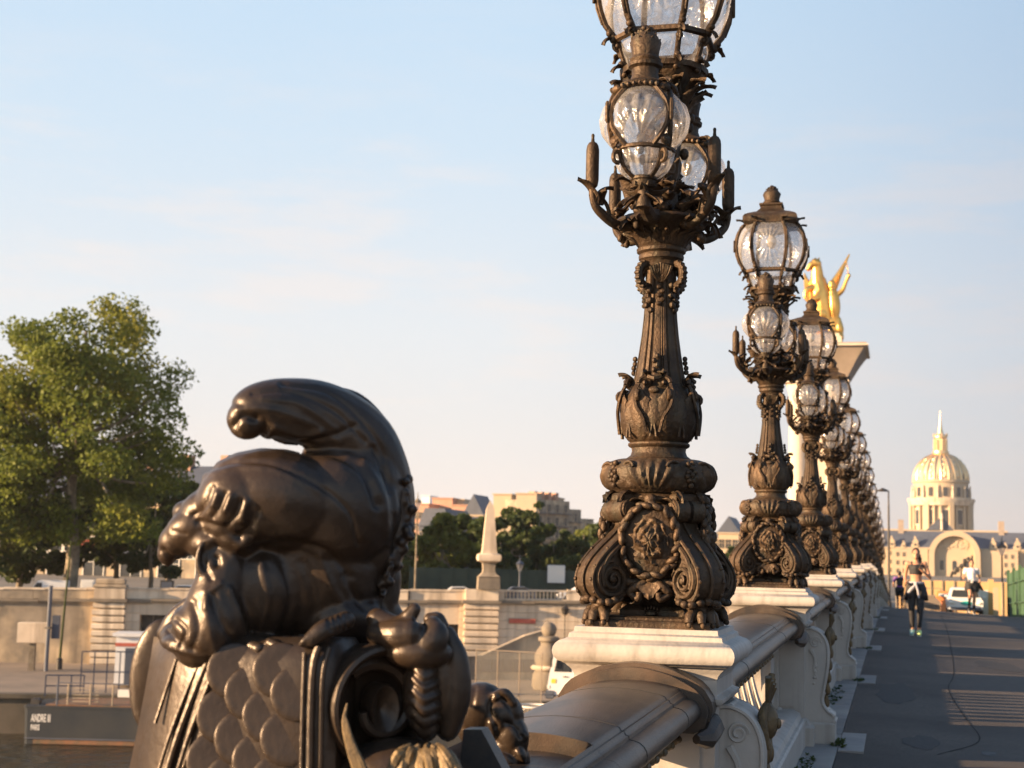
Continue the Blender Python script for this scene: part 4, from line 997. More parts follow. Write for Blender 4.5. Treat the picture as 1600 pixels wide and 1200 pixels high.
# big volute (conch) on the right
b = MB()
ax = (_R*.5-FW*.86).normalized(); up = Vector((0, 0, 1)); sd = up.cross(ax).normalized()
vc = sp(604, 1104, 6)
def vp(r_, a, off, ez=1.0): return vc+ax*off*PXM+(sd*math.cos(a)*r_*.97+up*math.sin(a)*r_*ez)*PXM
prof_ = [(88, -130), (93, -40), (94, -8), (90, 4), (84, 6), (77, 0), (73, -16), (70, -50), (56, -62), (30, -68), (2, -70)]
n = 48; vs = [vp(r_, 2*PI*i/n, o_) for r_, o_ in prof_ for i in range(n)]
b.add(vs, [(j*n+i, j*n+(i+1) % n, (j+1)*n+(i+1) % n, (j+1)*n+i) for j in range(len(prof_)-1) for i in range(n)])
b.tube([vp(68*(1-.52*q), PI*.75-q*5.2, -34+14*q) for q in np.linspace(0, 1, 40)], [13*PXM*(1-.4*q) for q in np.linspace(0, 1, 40)], 8)
fbuild(b.mesh('m', None), 'volute', 'statue')
b = MB(); bc = vc+ax*(-18)*PXM-up*6*PXM+sd*6*PXM; n2 = 28
pr2 = [(34, -40), (34, -4), (31, 3), (26, 1), (16, -10), (7, -15), (0.5, -17)]
b.add([bc+ax*o_*PXM+(sd*math.cos(2*PI*i/n2)*r_*.72+up*math.sin(2*PI*i/n2)*r_*1.15)*PXM for r_, o_ in pr2 for i in range(n2)], [(j*n2+i, j*n2+(i+1) % n2, (j+1)*n2+(i+1) % n2, (j+1)*n2+i) for j in range(len(pr2)-1) for i in range(n2)])
fbuild(b.mesh('m', None), 'volute_cup', 'statue')
b = MB(); blob(b, 662, 1088, 32, 74, 60, 4, 58, 24, 18); me = remesh(b, .004, 2)
creases(me, [([(640, 1048+k*19), (662, 1066+k*19), (688, 1056+k*19)], 4.5, -6) for k in range(6)]); fbuild(me, 'ribbed_shell', 'statue')
b = MB(); limb(b, [(700, 990, 60, 12), (712, 1030, 62, 20), (714, 1090, 66, 22), (700, 1140, 70, 16)], 14); blob(b, 696, 1075, 34, 84, 40, 3, 80); fbuild(remesh(b, .005, 4), 'outer_band', 'statue')
b = MB(); limb(b, [(590, 968, 24, 18), (622, 975, 18, 13), (640, 962, 14, 12), (648, 952, 14, 10)], 12); limb(b, [(590, 990, 14, 18), (622, 992, 4, 24), (640, 990, 2, 22)], 12)
limb(b, [(650, 1010, 16, 22), (672, 1004, 14, 25), (680, 990, 16, 21), (676, 978, 20, 15)], 14); limb(b, [(672, 968, 50, 11), (684, 968, 52, 12), (694, 978, 52, 8)], 10); blob(b, 655, 1020, 52, 26, 40, 0, 25); fbuild(remesh(b, .004, 4), 'wave_curls', 'statue')
b = MB(); blob(b, 620, 1215, 100, 62, 80, 0, 40)
me = remesh(b, .006, 2); fbuild(me, 'shield_base', 'statue')
b = MB(); rn = random.Random(2)
for i in range(26):
    x0 = rn.uniform(620, 700); limb(b, [(x0*.6+665*.4, 1164+rn.uniform(0, 14), -18+rn.uniform(-8, 8), 4), (x0, 1178, -28+rn.uniform(-10, 6), 8), (x0+(x0-655)*.35, 1205, -36+rn.uniform(-8, 8), 8), (x0+(x0-655)*.6, 1235, -40, 5)], 7, 3)
for i in range(4): limb(b, [(540+rn.uniform(-2, 3), 1100+i*6, -58, 1.5), (537+i*1.5, 1128, -62, 3), (543+i*2.5, 1160, -64, 4.5), (556+i*4, 1200, -66, 6), (572+i*5, 1240, -66, 6)], 7, 3)
fbuild(b.mesh('m', None), 'gilded_leaves', 'gilt')
# stone support below the figure (its foot is out of the picture)
sup = thing('figure_pedestal', 'grey stone block behind the bronze figurehead, at the end of the handrail', 'pedestal', at(740, 1200, Y=3.9), 0)
b = MB(); p0 = at(757, 1165, Y=3.95); z0 = p0.z
top = [at(724, 1140, Y=3.95), at(752, 1140, Y=3.95), at(800, 1230, Y=3.9), at(716, 1230, Y=3.9)]
vs = [p-sup.location for p in top]+[p+Vector((0, .07, 0))-sup.location for p in top]
b.add(vs, [(3, 2, 1, 0), (4, 5, 6, 7), (0, 1, 5, 4), (1, 2, 6, 5), (2, 3, 7, 6), (3, 0, 4, 7)])
b.build('cheek_block', 'rail', sup, smooth=False)
b = MB(); q = at(560, 1260, Y=3.55)-sup.location; b.box((q.x, q.y+.2, q.z-.35), (.95, .7, .5), bev=.02); b.box((q.x, q.y+.2, q.z-1.0), (.85, .62, .9), bev=.02); b.build('lower_block', 'quay', sup, smooth=False)
q = Vector((XL, 4.05, .5))-sup.location; MB().box(q, (.5, 1.1, 1.0), bev=.01).build('base_wall', 'white', sup, smooth=False)
# smaller dark bronze head behind it
SY2 = SY; 
fh = thing('bronze_putto_head', 'small dark bronze head half hidden behind the large figurehead', 'sculpture', at(765, 1130, Y=4.35), 0)
SYs, PXs = SY, PXM; SY = 4.35; PXM = 1/ppm(4.35, -1.3)
b = MB(); blob(b, 752, 1108, 42, 42, 42, -10, 0); blob(b, 782, 1120, 36, 38, 36, -25, 0); blob(b, 800, 1150, 26, 36, 30, 10, 0); blob(b, 745, 1135, 32, 32, 32, 0, 6); blob(b, 790, 1190, 38, 40, 34, 0, 5); blob(b, 760, 1225, 60, 40, 40, 0, 8)
limb(b, [(770, 1090, -28, 8), (788, 1084, -22, 9), (800, 1098, -16, 9)], 10); blob(b, 812, 1180, 10, 16, 14, 20, -12); blob(b, 820, 1150, 7, 10, 12, 0, -8)
me = remesh(b, .004, 4)
creases(me, [([(768, 1088), (765, 1110), (775, 1135)], 4, -5), ([(780, 1085), (800, 1110), (812, 1140)], 4, -4), ([(790, 1130), (806, 1136), (814, 1150)], 4, -6), ([(768, 1130), (772, 1150)], 5, 5), ([(775, 1170), (800, 1180), (820, 1200)], 5, -6), ([(742, 1075), (738, 1100)], 4, -3)])
me.transform(Matrix.Translation(-fh.location)); finish(me, 'head', 'statue', fh)
SY, PXM = SYs, PXs
# ------------------------------------------------------------------ river, quays and ground
WATER = -9.3; LOWQ = -7.0; CA, SA = math.cos(math.atan(.37)), math.sin(math.atan(.37))
def WL(s, off=0): return Vector((-64+s*CA-off*SA, 97+s*SA+off*CA, 0))   # point on the quay wall line, off = behind it
def s_at(px, off=0):       # wall coordinate seen in photo column px
    d = ray(px, 900); p = WL(0, off); # solve p + s*(CA,SA) = t*d
    det = CA*(-d.y)-(-d.x)*SA; s = ((-p.x)*(-d.y)-(-d.x)*(-p.y))/det; return s
def zt(s): return -1.5+.018*s*CA
WROT = math.atan2(SA, CA)
b = MB(); b.add([(-700, -80, WATER), (60, -80, WATER), (60, 130, WATER), (-700, 130, WATER)], [(0, 1, 2, 3)]); struct(b.build('river', 'water', smooth=False))
MT['quay_dark'] = mat('shade_toned_quay_stone', (.075, .065, .05), .8, 0, (.04, .038, .03), .5, .5, 6, col3=(.12, .10, .075), n3=.3)  # the shadow along the quay edge is put into this darker stone colour
def prof_sheet(pts, s0, s1, name, m_, n=30):
    b = MB(); k = len(pts)
    for i in range(n+1):
        s = s0+(s1-s0)*i/n
        for off, z in pts:
            p = WL(s, off); b.v.append((p.x, p.y, z(s) if callable(z) else z))
    for i in range(n):
        for j in range(k-1): b.f.append((i*k+j, (i+1)*k+j, (i+1)*k+j+1, i*k+j+1))
    return struct(b.build(name, m_, smooth=False))
prof_sheet([(-23, WATER-2), (-23, LOWQ-.5), (-23.0, LOWQ-.25), (-23.25, LOWQ-.25), (-23.25, LOWQ), (-22.3, LOWQ)], -300, 66, 'quay_edge', 'quay_dark', 40)
prof_sheet([(-22.3, LOWQ+.004), (-9, LOWQ+.02), (.4, LOWQ+.05)], -300, 66, 'lower_quay', 'quay', 20)
prof_sheet([(.3, lambda s: zt(s)-1.05), (30, lambda s: zt(s)-1.0), (60, -2.0), (4000, -2.0)], -3500, 66, 'upper_quay', 'earth', 60)
b = MB(); b.add([(-3, 117.5, -2.05), (1500, 117.5, -2.05), (1500, 4200, -2.05), (-400, 4200, -2.05), (-60, 140, -2.05)], [(0, 1, 2, 3, 4)]); struct(b.build('esplanade_ground', 'earth', smooth=False))
# ------------------------------------------------------------------ quay wall
qw = thing('quay_wall', 'long sunlit stone quay wall with rusticated piers beyond the river', 'wall', (0, 0, 0))
def wbox(s0, s1, o0, o1, z0, z1, name, m_, par, bev=0):
    b = MB(); sm = (s0+s1)/2; p = WL(sm, (o0+o1)/2); b.box((p.x, p.y, (z0+z1)/2), (s1-s0, o1-o0, z1-z0), rz=WROT, bev=bev); return b.build(name, m_, par, smooth=False)
S0, S1 = s_at(-60), 60.0
sL0, sL1 = s_at(150), s_at(199); sM0, sM1 = s_at(727), s_at(779)
opens = [(s_at(222), s_at(300), -5.0, -3.3), (s_at(655), s_at(719), -6.95, -3.55)]
def wallseg(s0, s1, m_, ztop=-.55):
    b = MB(); n = max(1, int((s1-s0)/3)); 
    for i in range(n):
        a, c = s0+(s1-s0)*i/n, s0+(s1-s0)*(i+1)/n; p = WL((a+c)/2, .5); z1 = zt((a+c)/2)-.9
        b.box((p.x, p.y, (LOWQ-1+z1)/2), (c-a, 1.0, z1-LOWQ+1), rz=WROT)
    return b.build('wall_core', m_, qw, smooth=False)
cuts = [S0-200, opens[0][0], opens[0][1], opens[1][0], opens[1][1], S1]
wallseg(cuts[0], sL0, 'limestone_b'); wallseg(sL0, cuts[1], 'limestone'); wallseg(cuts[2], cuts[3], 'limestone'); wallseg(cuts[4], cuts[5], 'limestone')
for (a, c, z0, z1) in opens:
    wbox(a, c, 0, 1, LOWQ-1, z0, 'wall_core', 'limestone', qw); wbox(a, c, 0, 1, z1, zt(a)-.9, 'lintel', 'limestone', qw)
    o = wbox(a, c, .9, 1.0, z0, z1, 'dark_opening', 'darkmetal', qw)
    for i in range(3): wbox(a+(c-a)*(.25+i*.25)-.03, a+(c-a)*(.25+i*.25)+.03, .5, .56, z0, z1, 'bar', 'limestone_b', o)
a, c = opens[1][:2]
gr = wbox(a, c, .3, .34, -6.95, -5.35, 'grille_panel', 'darkmetal', qw)
for i in range(22): wbox(a+(c-a)*i/22+.03, a+(c-a)*i/22+.075, .22, .30, -6.95, -5.3, 'grille_bar', 'stain', gr)
wbox(a, c, .15, .30, -5.35, -5.25, 'grille_rail', 'gilt', gr)
# individual facing blocks
BLK = {}
def block(s, w, z, h, proud, m_, rough=.02):
    key = (round(w, 2), round(h, 2), m_)
    if key not in BLK: BLK[key] = MB().box((0, 0, 0), (w-.02, .16, h-.025), bev=.03).mesh('stone_block', m_, False)
    p = WL(s, -proud+.04); o = link('stone_block', BLK[key], qw, loc=(p.x, p.y, z), rz=WROT)
h = .56; cnt = 0
for row in range(8):
    z = LOWQ+.35+row*h*1.12; hh = h*1.12
    for (a, c) in ((sL1, opens[0][0]), (opens[0][1], opens[0][1]+1), (s_at(598), opens[1][0]), (opens[1][1], sM0), (sM1, s_at(935))):
        if c-a < .3: continue
        nb_ = max(1, round((c-a)/1.5)); w = (c-a)/nb_
        if z+hh/2 > zt(a)-.95: continue
        offb = .5 if row % 2 and nb_ > 1 else 0
        for i in range(nb_):
            block(a+(i+.5)*w, w, z, hh, .0+random.uniform(0, .018), 'limestone'); cnt += 1
# coping, string course, parapet
def line(s0, s1, o0, o1, za, zb, name, m_, step=4., bev=0):
    n = max(1, int((s1-s0)/step))
    for i in range(n):
        a, c = s0+(s1-s0)*i/n, s0+(s1-s0)*(i+1)/n; zz = zt((a+c)/2); wbox(a+.01, c-.01, o0, o1, zz+za, zz+zb, name, m_, qw, bev)
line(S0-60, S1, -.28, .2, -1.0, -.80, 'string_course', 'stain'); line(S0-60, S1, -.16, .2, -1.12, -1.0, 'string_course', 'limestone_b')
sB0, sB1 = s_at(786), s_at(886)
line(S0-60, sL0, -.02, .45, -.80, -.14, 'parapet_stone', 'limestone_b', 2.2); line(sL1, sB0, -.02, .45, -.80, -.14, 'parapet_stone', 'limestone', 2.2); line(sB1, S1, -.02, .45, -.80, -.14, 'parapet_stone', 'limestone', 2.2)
line(S0-60, S1, -.09, .52, -.14, 0, 'coping_stone', 'limestone', 3.)
line(sB0, sB1, -.05, .45, -.80, -.70, 'balustrade_sill', 'limestone', 4.)
QB = MB(); QB.lathe([(.085, 0), (.085, .06), (.05, .09), (.05, .16), (.095, .28), (.085, .38), (.05, .48), (.07, .51), (.085, .56)], 10, sq=False)
qbm = QB.mesh('stone_baluster', 'limestone', True, 40)
nbal = 16
for i in range(nbal):
    s = sB0+.3+(sB1-sB0-.6)*i/(nbal-1); p = WL(s, .2); link('stone_baluster', qbm, qw, loc=(p.x, p.y, zt(s)-.70))
wbox(sB0-.05, sB0+.15, -.05, .45, zt(sB0)-.8, zt(sB0)-.14, 'parapet_post', 'limestone', qw)
for px in (344, 640): s = s_at(px); wbox(s-.08, s+.08, -.2, 0, zt(s)-2.2, zt(s)-.1, 'drain_pipe', 'darkmetal', qw)
# rusticated piers
for (a, c, rows_, top) in ((sL0, sL1, 9, 'cap'), (sM0, sM1, 10, 'obelisk')):
    zT = zt(a)-1.0; H_ = (zT-LOWQ)/rows_
    wbox(a+.06, c-.06, -.50, .2, LOWQ, zT, 'pier_core', 'limestone_b', qw)
    for r_ in range(rows_):
        wbox(a-.04*(r_ % 2), c+.04*(r_ % 2), -.66, -.05, LOWQ+r_*H_+.05, LOWQ+(r_+1)*H_-.05, 'pier_course', 'limestone', qw, bev=.06)
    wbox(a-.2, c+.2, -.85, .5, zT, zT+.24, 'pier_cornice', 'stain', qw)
    wbox(a+.02, c-.02, -.6, .5, zT+.24, zT+1.05, 'pier_die', 'limestone', qw)
    if top == 'cap': wbox(a-.05, c+.05, -.7, .6, zT+1.05, zT+1.28, 'pier_cap', 'limestone_b', qw, bev=.05); wbox(a+.1, c-.1, -.55, .5, zT+1.28, zT+1.7, 'pier_cap', 'limestone_b', qw, bev=.08)
# obelisk on the middle pier
s = (sM0+sM1)/2+.5; p = WL(s, -.05); zT = zt(s)-1.0+1.05; hb = (sM1-sM0)/2*.70
ob = thing('stone_obelisk', 'slender pale stone obelisk on the quay wall pier', 'obelisk', (p.x, p.y, zT), WROT)
b = MB(); sqprof(b, [(hb*.95, 0), (hb*.90, .9), (hb*.98, .95)]); b.build('weathered_base', 'stain', ob, ang=30)
b = MB(); sqprof(b, [(hb*.88, .95), (hb*.55, 1.25), (hb*.50, 1.5), (hb*.55, 1.95), (hb*.62, 2.0)]); b.build('neck', 'limestone_b', ob, ang=30)
b = MB(); sqprof(b, [(hb*.62, 2.0), (hb*.95, 2.15), (hb*1.0, 2.4), (hb*.95, 2.62), (hb*.72, 2.72)]); b.build('swelling', 'limestone', ob, ang=50)
b = MB(); sqprof(b, [(hb*.66, 2.72), (hb*.60, 2.95), (hb*.33, 6.1), (0.02, 6.75)]); b.build('shaft', 'limestone', ob, ang=30)
# plaque
def plate(name, px0, px1, y0, y1, label, cat, m_, off=-.12, frame='limestone_b', th=.06):
    a, c = s_at(px0), s_at(px1); za = at((px0+px1)/2, y1, Y=WL((a+c)/2).y).z; zb = at((px0+px1)/2, y0, Y=WL((a+c)/2).y).z; p = WL((a+c)/2, off)
    t_ = thing(name, label, cat, (p.x, p.y, (za+zb)/2), WROT)
    MB().box((0, 0, 0), (c-a, th, zb-za), bev=.01).build('plate', m_, t_, smooth=False); MB().box((0, .04, 0), (c-a+.1, th, zb-za+.1)).build('frame', frame, t_, smooth=False); return t_
MT['red'] = mat('faded_red', (.42, .08, .05), .6, 0, (.5, .14, .09), 3); MT['sign'] = mat('white_sign', (.7, .69, .64), .6)
plate('street_plaque', 797, 838, 967, 974, 'long red plaque on the quay wall right of the obelisk pier', 'plaque', 'red')
# metal lamp bracket on the wall
s = s_at(883); p = WL(s, -.35)
t_ = thing('wall_lamp', 'thin quay lantern post in front of the wall, right of the red plaque', 'street lamp', (p.x, p.y, LOWQ), 0)
MB().lathe([(.10, 0), (.07, .3), (.04, .5), (.035, 4.2), (.05, 4.3)], 10).build('post', 'darkmetal', t_)
MB().lathe([(.02, 4.3), (.22, 4.4), (.30, 4.75), (.34, 4.8), (.12, 5.0), (.02, 5.2)], 8).build('lantern', 'darkmetal', t_)
# ------------------------------------------------------------------ lower quay furniture
def on_low(px, py): return at(px, py, z=LOWQ+.03)
# green leaning mast and boxes at the left
p = on_low(92, 1046)
t_ = thing('green_mast', 'thin green mast standing on the lower quay at the far left', 'mast', p, 0)
MB().tube([(0, 0, 0), (.15, 0, 4), (.38, 0, 9.0)], [.10, .08, .05], 8).build('pole', 'leaf_d', t_); MB().lathe([(.22, 0), (.22, .7), (.12, .8)], 10).build('base', 'darkmetal', t_)
p = on_low(53, 1048)
t_ = thing('cabinet', 'pale box cabinet on a post against the mottled wall', 'cabinet', p, WROT)
MB().box((-.2, 0, 2.6), (2.0, .8, 1.4), bev=.03).build('box', 'limestone', t_, smooth=False); MB().box((-.2, .1, .95), (.4, .4, 1.9)).build('post', 'bark', t_, smooth=False)
MB().box((1.25, .3, 3.0), (.5, .4, 1.6)).build('meter_box', 'slate', t_, smooth=False)
p = on_low(64, 1050)
t_ = thing('wall_pipe', 'grey vertical pipe on the quay wall behind the box cabinet', 'pipe', (p.x, p.y+.6, LOWQ), 0); MB().tube([(0, 0, 0), (0, 0, 5.9)], .14, 8).build('pipe', 'slate', t_); MB().box((0, 0, 3), (.4, .3, .12)).build('clip', 'darkmetal', t_, smooth=False)
# railings and shed by the mooring
p = on_low(215, 1072)
t_ = thing('ticket_kiosk', 'small white mooring kiosk with a red band, beside the left pier', 'kiosk', (p.x, p.y, LOWQ+.05), WROT)
MB().box((0, 0, 1.6), (2.6, 2.2, 3.0), bev=.05).build('cabin', 'cloud_white', t_, smooth=False); MB().box((0, 0, 2.6), (2.66, 2.26, .22)).build('red_band', 'red', t_, smooth=False)
MB().box((-.1, -1.12, 1.3), (1.2, .06, 2.2), bev=.02).build('door', 'slate', t_, smooth=False); MB().box((0, 0, 3.2), (3.0, 2.6, .2)).build('roof', 'cloud_white', t_, smooth=False)
def railing(px0, px1, py, label, n=6, hgt=1.7, m_='slate', z=None, diag=False):
    a = on_low(px0, py); c = on_low(px1, py); t_ = thing('quay_railing', label, 'railing', a, math.atan2(c.y-a.y, c.x-a.x)); L = (c-a).length
    for i in range(n+1): MB().box((L*i/n, 0, hgt/2), (.07, .07, hgt)).build('post', m_, t_, smooth=False)
    for zz in (hgt, hgt*.5): MB().box((L/2, 0, zz), (L, .06, .07)).build('rail', m_, t_, smooth=False)
    return t_
railing(125, 205, 1082, 'tall grey gangway railing behind the moored barge', 4, 2.4)
railing(70, 130, 1088, 'low grey railing at the left end of the mooring', 3, 1.2)
# barge
p0 = at(38, 1162, z=WATER); 
bg_ = thing('barge', 'dark grey moored barge with white name letters on its stern', 'boat', (p0.x, p0.y, WATER), WROT-.10)
MT['hull'] = mat('hull_paint', (.030, .038, .048), .8, 0, (.045, .050, .055), .5, col3=(.07, .066, .058), n3=.12, spec=.15); MT['rust'] = mat('rusty_waterline', (.22, .10, .05), .8, 0, (.10, .08, .05), 2)
b = MB(); hx = [(0, .05), (.15, .0), (3, 0), (30, 0), (34, .6)]
def hullsec(z, flare): return [(x+(-flare if x < 1 else 0), y-flare*.3) for x, y in hx]+[(x+(-flare if x < 1 else 0), 5.2-y+flare*.3) for x, y in hx[::-1]]
lay = [(-.6, 0), (.30, .03), (.31, .03), (1.9, .10), (2.0, .16), (2.08, .16)]
for z, f_ in lay: b.v += [(x, y, z) for x, y in hullsec(z, f_)]
k = len(hx)*2
for j in range(len(lay)-1):
    for i in range(k): b.f.append((j*k+i, j*k+(i+1) % k, (j+1)*k+(i+1) % k, (j+1)*k+i))
b.f.append(tuple(range((len(lay)-1)*k, len(lay)*k))); b.build('hull', 'hull', bg_, smooth=False)
MB().box((17, -.06, .14), (33, .05, .22)).build('waterline', 'rust', bg_, smooth=False); MB().box((16.5, -.06, .32), (33, .08, .06)).build('rubbing_strake', 'slate', bg_, smooth=False)
MB().box((17, 2.6, 2.12), (32, 4.8, .06)).build('deck', 'rust', bg_, smooth=False)
hl = MB().tube([(1.6, .25, 3.35), (1.6, .25, 2.1)], .06, 6); hl.tube([(1.6, .25, 3.35), (30, .25, 3.35)], .03, 6); hl.build('guard_rail', 'slate', bg_)
for i in range(13): MB().tube([(2.2+i*1.25, .25, 2.1), (2.2+i*1.25, .25, 3.33)], .045, 6).build('stanchion', 'limestone_b', bg_)
for i in range(5): MB().box((3.0, .30, 2.35+i*.18), (1.8, .05, .05)).build('slat', 'limestone_b', bg_, smooth=False)
for x, w in ((5.6, 1.2), (7.3, 1.2), (12.0, 1.5)): MB().box((x, .18, 2.85), (w, .06, .42), bev=.01).build('notice_board', 'sign', bg_, smooth=False)
MB().lathe([(.12, -.04), (.36, -.04), (.38, 0), (.36, .04), (.12, .04)], 20, M=T(9.6, .16, 2.85) @ Matrix.Rotation(PI/2, 4, 'X'), cap=False).build('life_ring', 'sign', bg_)
MB().box((0.2, 1.0, 2.15), (.5, .5, .5), bev=.08).build('bollard', 'darkmetal', bg_, smooth=False)
def text(s_, size, par, loc, m_, rx=PI/2, rz=0, ext=.01, name='lettering'):
    cu = bpy.data.curves.new('t', 'FONT'); cu.body = s_; cu.size = size; cu.extrude = ext; cu.offset = .006*size*2; o = bpy.data.objects.new('t', cu); C.objects.link(o)
    bpy.context.view_layer.update(); me = bpy.data.meshes.new_from_object(o.evaluated_get(bpy.context.evaluated_depsgraph_get())); bpy.data.objects.remove(o)
    me.name = name; me.materials.clear(); me.materials.append(MT[m_]); n = link(name, me, par); n.location = loc; n.rotation_euler = (rx, 0, rz); return n
q_ = text('ANDRE III', .60, bg_, (.3, -.035, 1.22), 'cloud_white', ext=.004); q_.scale = (.42, 1, 1); q_ = text('PARIS', .44, bg_, (.3, -.03, .76), 'cloud_white', ext=.004); q_.scale = (.46, 1, 1)
# stone ball finial post
p = on_low(856, 1078)
t_ = thing('ball_finial_post', 'dark weathered stone post topped with a ball, beside the white lorry', 'stone post', (p.x, p.y, LOWQ+.05), 0)
sc_ = (1078-976)/ppm(p.y, p.x)
prof_ = [(.30, 0), (.34, .05), (.33, .22), (.26, .30), (.24, .34), (.29, .40), (.30, .50), (.25, .58), (.17, .66), (.17, .70), (.22, .73), (.22, .78), (.12, .80)]
MB().lathe([(r*sc_*.72, z*sc_) for r, z in prof_], 24).build('post', 'stain', t_); MB().ball((0, 0, .89*sc_), .12*sc_*.98, 18, 12).build('ball', 'stain', t_)
MB().lathe([(.25*sc_, .30*sc_), (.27*sc_, .33*sc_), (.24*sc_, .36*sc_)], 20).build('band', 'limestone', t_)
# ramp wall behind it
a = on_low(700, 1062); c = on_low(850, 1062)
t_ = thing('ramp_wall', 'low sloping stone ramp wall between the obelisk pier and the ball post', 'wall', (a.x, a.y, LOWQ), math.atan2(c.y-a.y, c.x-a.x)); L = (c-a).length
rw = MB().prism([(0, 0), (L, 0), (L, 3.4), (L*.80, 3.0), (L*.35, 1.6), (0, 1.4)], 0, .5); rw.build('wall', 'limestone_b', t_, smooth=False)
for i in range(9): MB().box((L*(i+.5)/9, -.03, 1.0), (L/9-.06, .06, .9), bev=.01).build('stone_block', 'quay', t_, smooth=False)
cpg = MB().prism([(0, 1.42), (L*.35, 1.62), (L*.80, 3.02), (L, 3.42), (L, 3.52), (L*.79, 3.12), (L*.34, 1.72), (0, 1.52)], -.1, .6); cpg.build('coping', 'limestone_b', t_, smooth=False)
# glass barrier panels
a = on_low(742, 1108); c = on_low(845, 1116)
t_ = thing('glass_barrier', 'clear glass barrier panels on the lower quay below the obelisk', 'barrier', (a.x, a.y, LOWQ), math.atan2(c.y-a.y, c.x-a.x)); L = (c-a).length
for i in range(3):
    o = MB().box((L*(i+.5)/3, 0, 1.7), (L/3-.08, .05, 3.2)).build('glass_panel', 'clear', t_, smooth=False)
for i in range(4): MB().box((L*i/3, 0, 1.7), (.05, .05, 3.4)).build('post', 'quay', t_, smooth=False)
MB().box((L/2, 0, 3.38), (L, .04, .04)).build('top_rail', 'quay', t_, smooth=False)
p = on_low(832, 1150)
t_ = thing('round_glass_screen', 'round glass screen with a metal rim beside the end of the handrail', 'screen', (p.x, p.y, LOWQ), 0)
r_ = 26/ppm(p.y, p.x); hh = 46/ppm(p.y, p.x)
MB().lathe([(r_, 0), (r_, hh)], 28, cap=False).build('glass', 'clear', t_)
for z in (hh, hh*.62): MB().tube([(r_*math.cos(q), r_*math.sin(q), z) for q in np.linspace(0, 2*PI, 29)], .05, 6).build('rim', 'sign', t_)
for i in range(9): MB().tube([(r_*math.cos(i*.698), r_*math.sin(i*.698), 0), (r_*math.cos(i*.698), r_*math.sin(i*.698), hh)], .045, 6).build('post', 'limestone_b', t_)
# red mat / crate
p = on_low(713, 1058)
t_ = thing('red_plinth', 'small bright red strip at the foot of the wall under the dark opening', 'mat', (p.x, p.y, LOWQ+.05), WROT); MB().box((0, 0, .12), (1.3, .5, .2), bev=.04).build('slab', 'red', t_, smooth=False); MB().box((0, 0, .25), (1.0, .3, .08)).build('lid', 'red', t_, smooth=False)
# ------------------------------------------------------------------ vehicles
MT['tyre'] = mat('tyre', (.02, .02, .02), .8); MT['van'] = mat('vehicle_white', (.74, .75, .76), .3, 0, (.68, .68, .68), 2)
MT['yellow'] = mat('yellow_paint', (.75, .52, .06), .5); MT['teal'] = mat('teal_print', (.03, .38, .36), .5); MT['amber'] = mat('amber_lens', (.7, .25, .03), .3)
def wheel(par, x, y, r, w=.25):
    o = MB().lathe([(r*.6, -w/2), (r*.95, -w/2), (r, -w/3), (r, w/3), (r*.95, w/2), (r*.6, w/2)], 20, M=T(x, y, r) @ Matrix.Rotation(PI/2, 4, 'X')).build('wheel', 'tyre', par)
    MB().lathe([(r*.1, -w/2-.02), (r*.55, -w/2-.01), (r*.6, -w/2+.03), (r*.6, w/2-.03), (r*.55, w/2+.01), (r*.1, w/2+.02)], 14, M=T(x, y, r) @ Matrix.Rotation(PI/2, 4, 'X')).build('rim', 'slate', o); return o
# lorry cab, faces left
p = on_low(888, 1098)
lk = 1/ppm(p.y, p.x)
t_ = thing('white_lorry', 'white lorry cab on the lower quay, half hidden by the nearest pedestal', 'lorry', (p.x, p.y, LOWQ+.03), .12)
prof_c = [(-1.15, .55), (-1.2, 1.2), (-1.12, 1.75), (-.85, 2.95), (-.65, 3.2), (.65, 3.25), (.95, 3.0), (1.05, 1.2), (1.05, .75), (.9, .7), (.75, 1.05), (.4, 1.25), (.0, 1.2), (-.25, .95), (-.35, .55)]
prof_c = [(x*.95, z*.98) for x, z in prof_c]
b = MB().prism(prof_c, -1.15, 1.15); b.build('cab', 'van', t_, smooth=False)
MB().prism([(-.72, 1.95), (-.55, 2.75), (.15, 2.78), (.22, 1.95)], -1.19, -1.152).build('side_window', 'glass_dark', t_, smooth=False)
MB().prism([(-.78, 1.9), (-.58, 2.82), (.2, 2.84), (.28, 1.9)], -1.17, -1.151).build('window_frame', 'tyre', t_, smooth=False)
MB().prism([(-1.08, 1.8), (-.83, 2.8), (-.86, 2.85), (-1.13, 1.8)], -1.0, 1.0).build('windscreen', 'glass_dark', t_, smooth=False)
MB().box((-1.02, -.3, .55), (.5, 1.85, .5), bev=.06).build('bumper', 'slate', t_, smooth=False); MB().box((-1.1, -1.12, 1.0), (.16, .12, .2)).build('headlight', 'sign', t_, smooth=False); MB().box((-.1, -1.18, 1.62), (.28, .05, .06)).build('door_handle', 'tyre', t_, smooth=False); MB().box((.05, -1.19, 1.0), (.12, .04, .08)).build('side_lamp', 'amber', t_, smooth=False)
MB().box((-.8, -1.165, 1.35), (.28, .03, .25)).build('badge', 'yellow', t_, smooth=False)
MB().box((-.92, -1.4, 2.45), (.10, .12, .55), bev=.02).build('mirror', 'tyre', t_, smooth=False)
wheel(t_, .38, -.95, .50, .32); wheel(t_, .38, .95, .50, .32); wheel(t_, 3.8, -.95, .5, .32)
MB().box((3.3, 0, .95), (5.0, .9, .25)).build('chassis', 'tyre', t_, smooth=False); MB().prism([(1.15, 1.2), (1.45, 1.9), (1.7, 2.9), (5.6, 2.9), (5.6, 1.2)], -1.15, 1.15).build('tank_body', 'slate', t_, smooth=False); MB().box((1.22, -.9, 1.7), (.25, .4, .6)).build('yellow_box', 'yellow', t_, smooth=False)
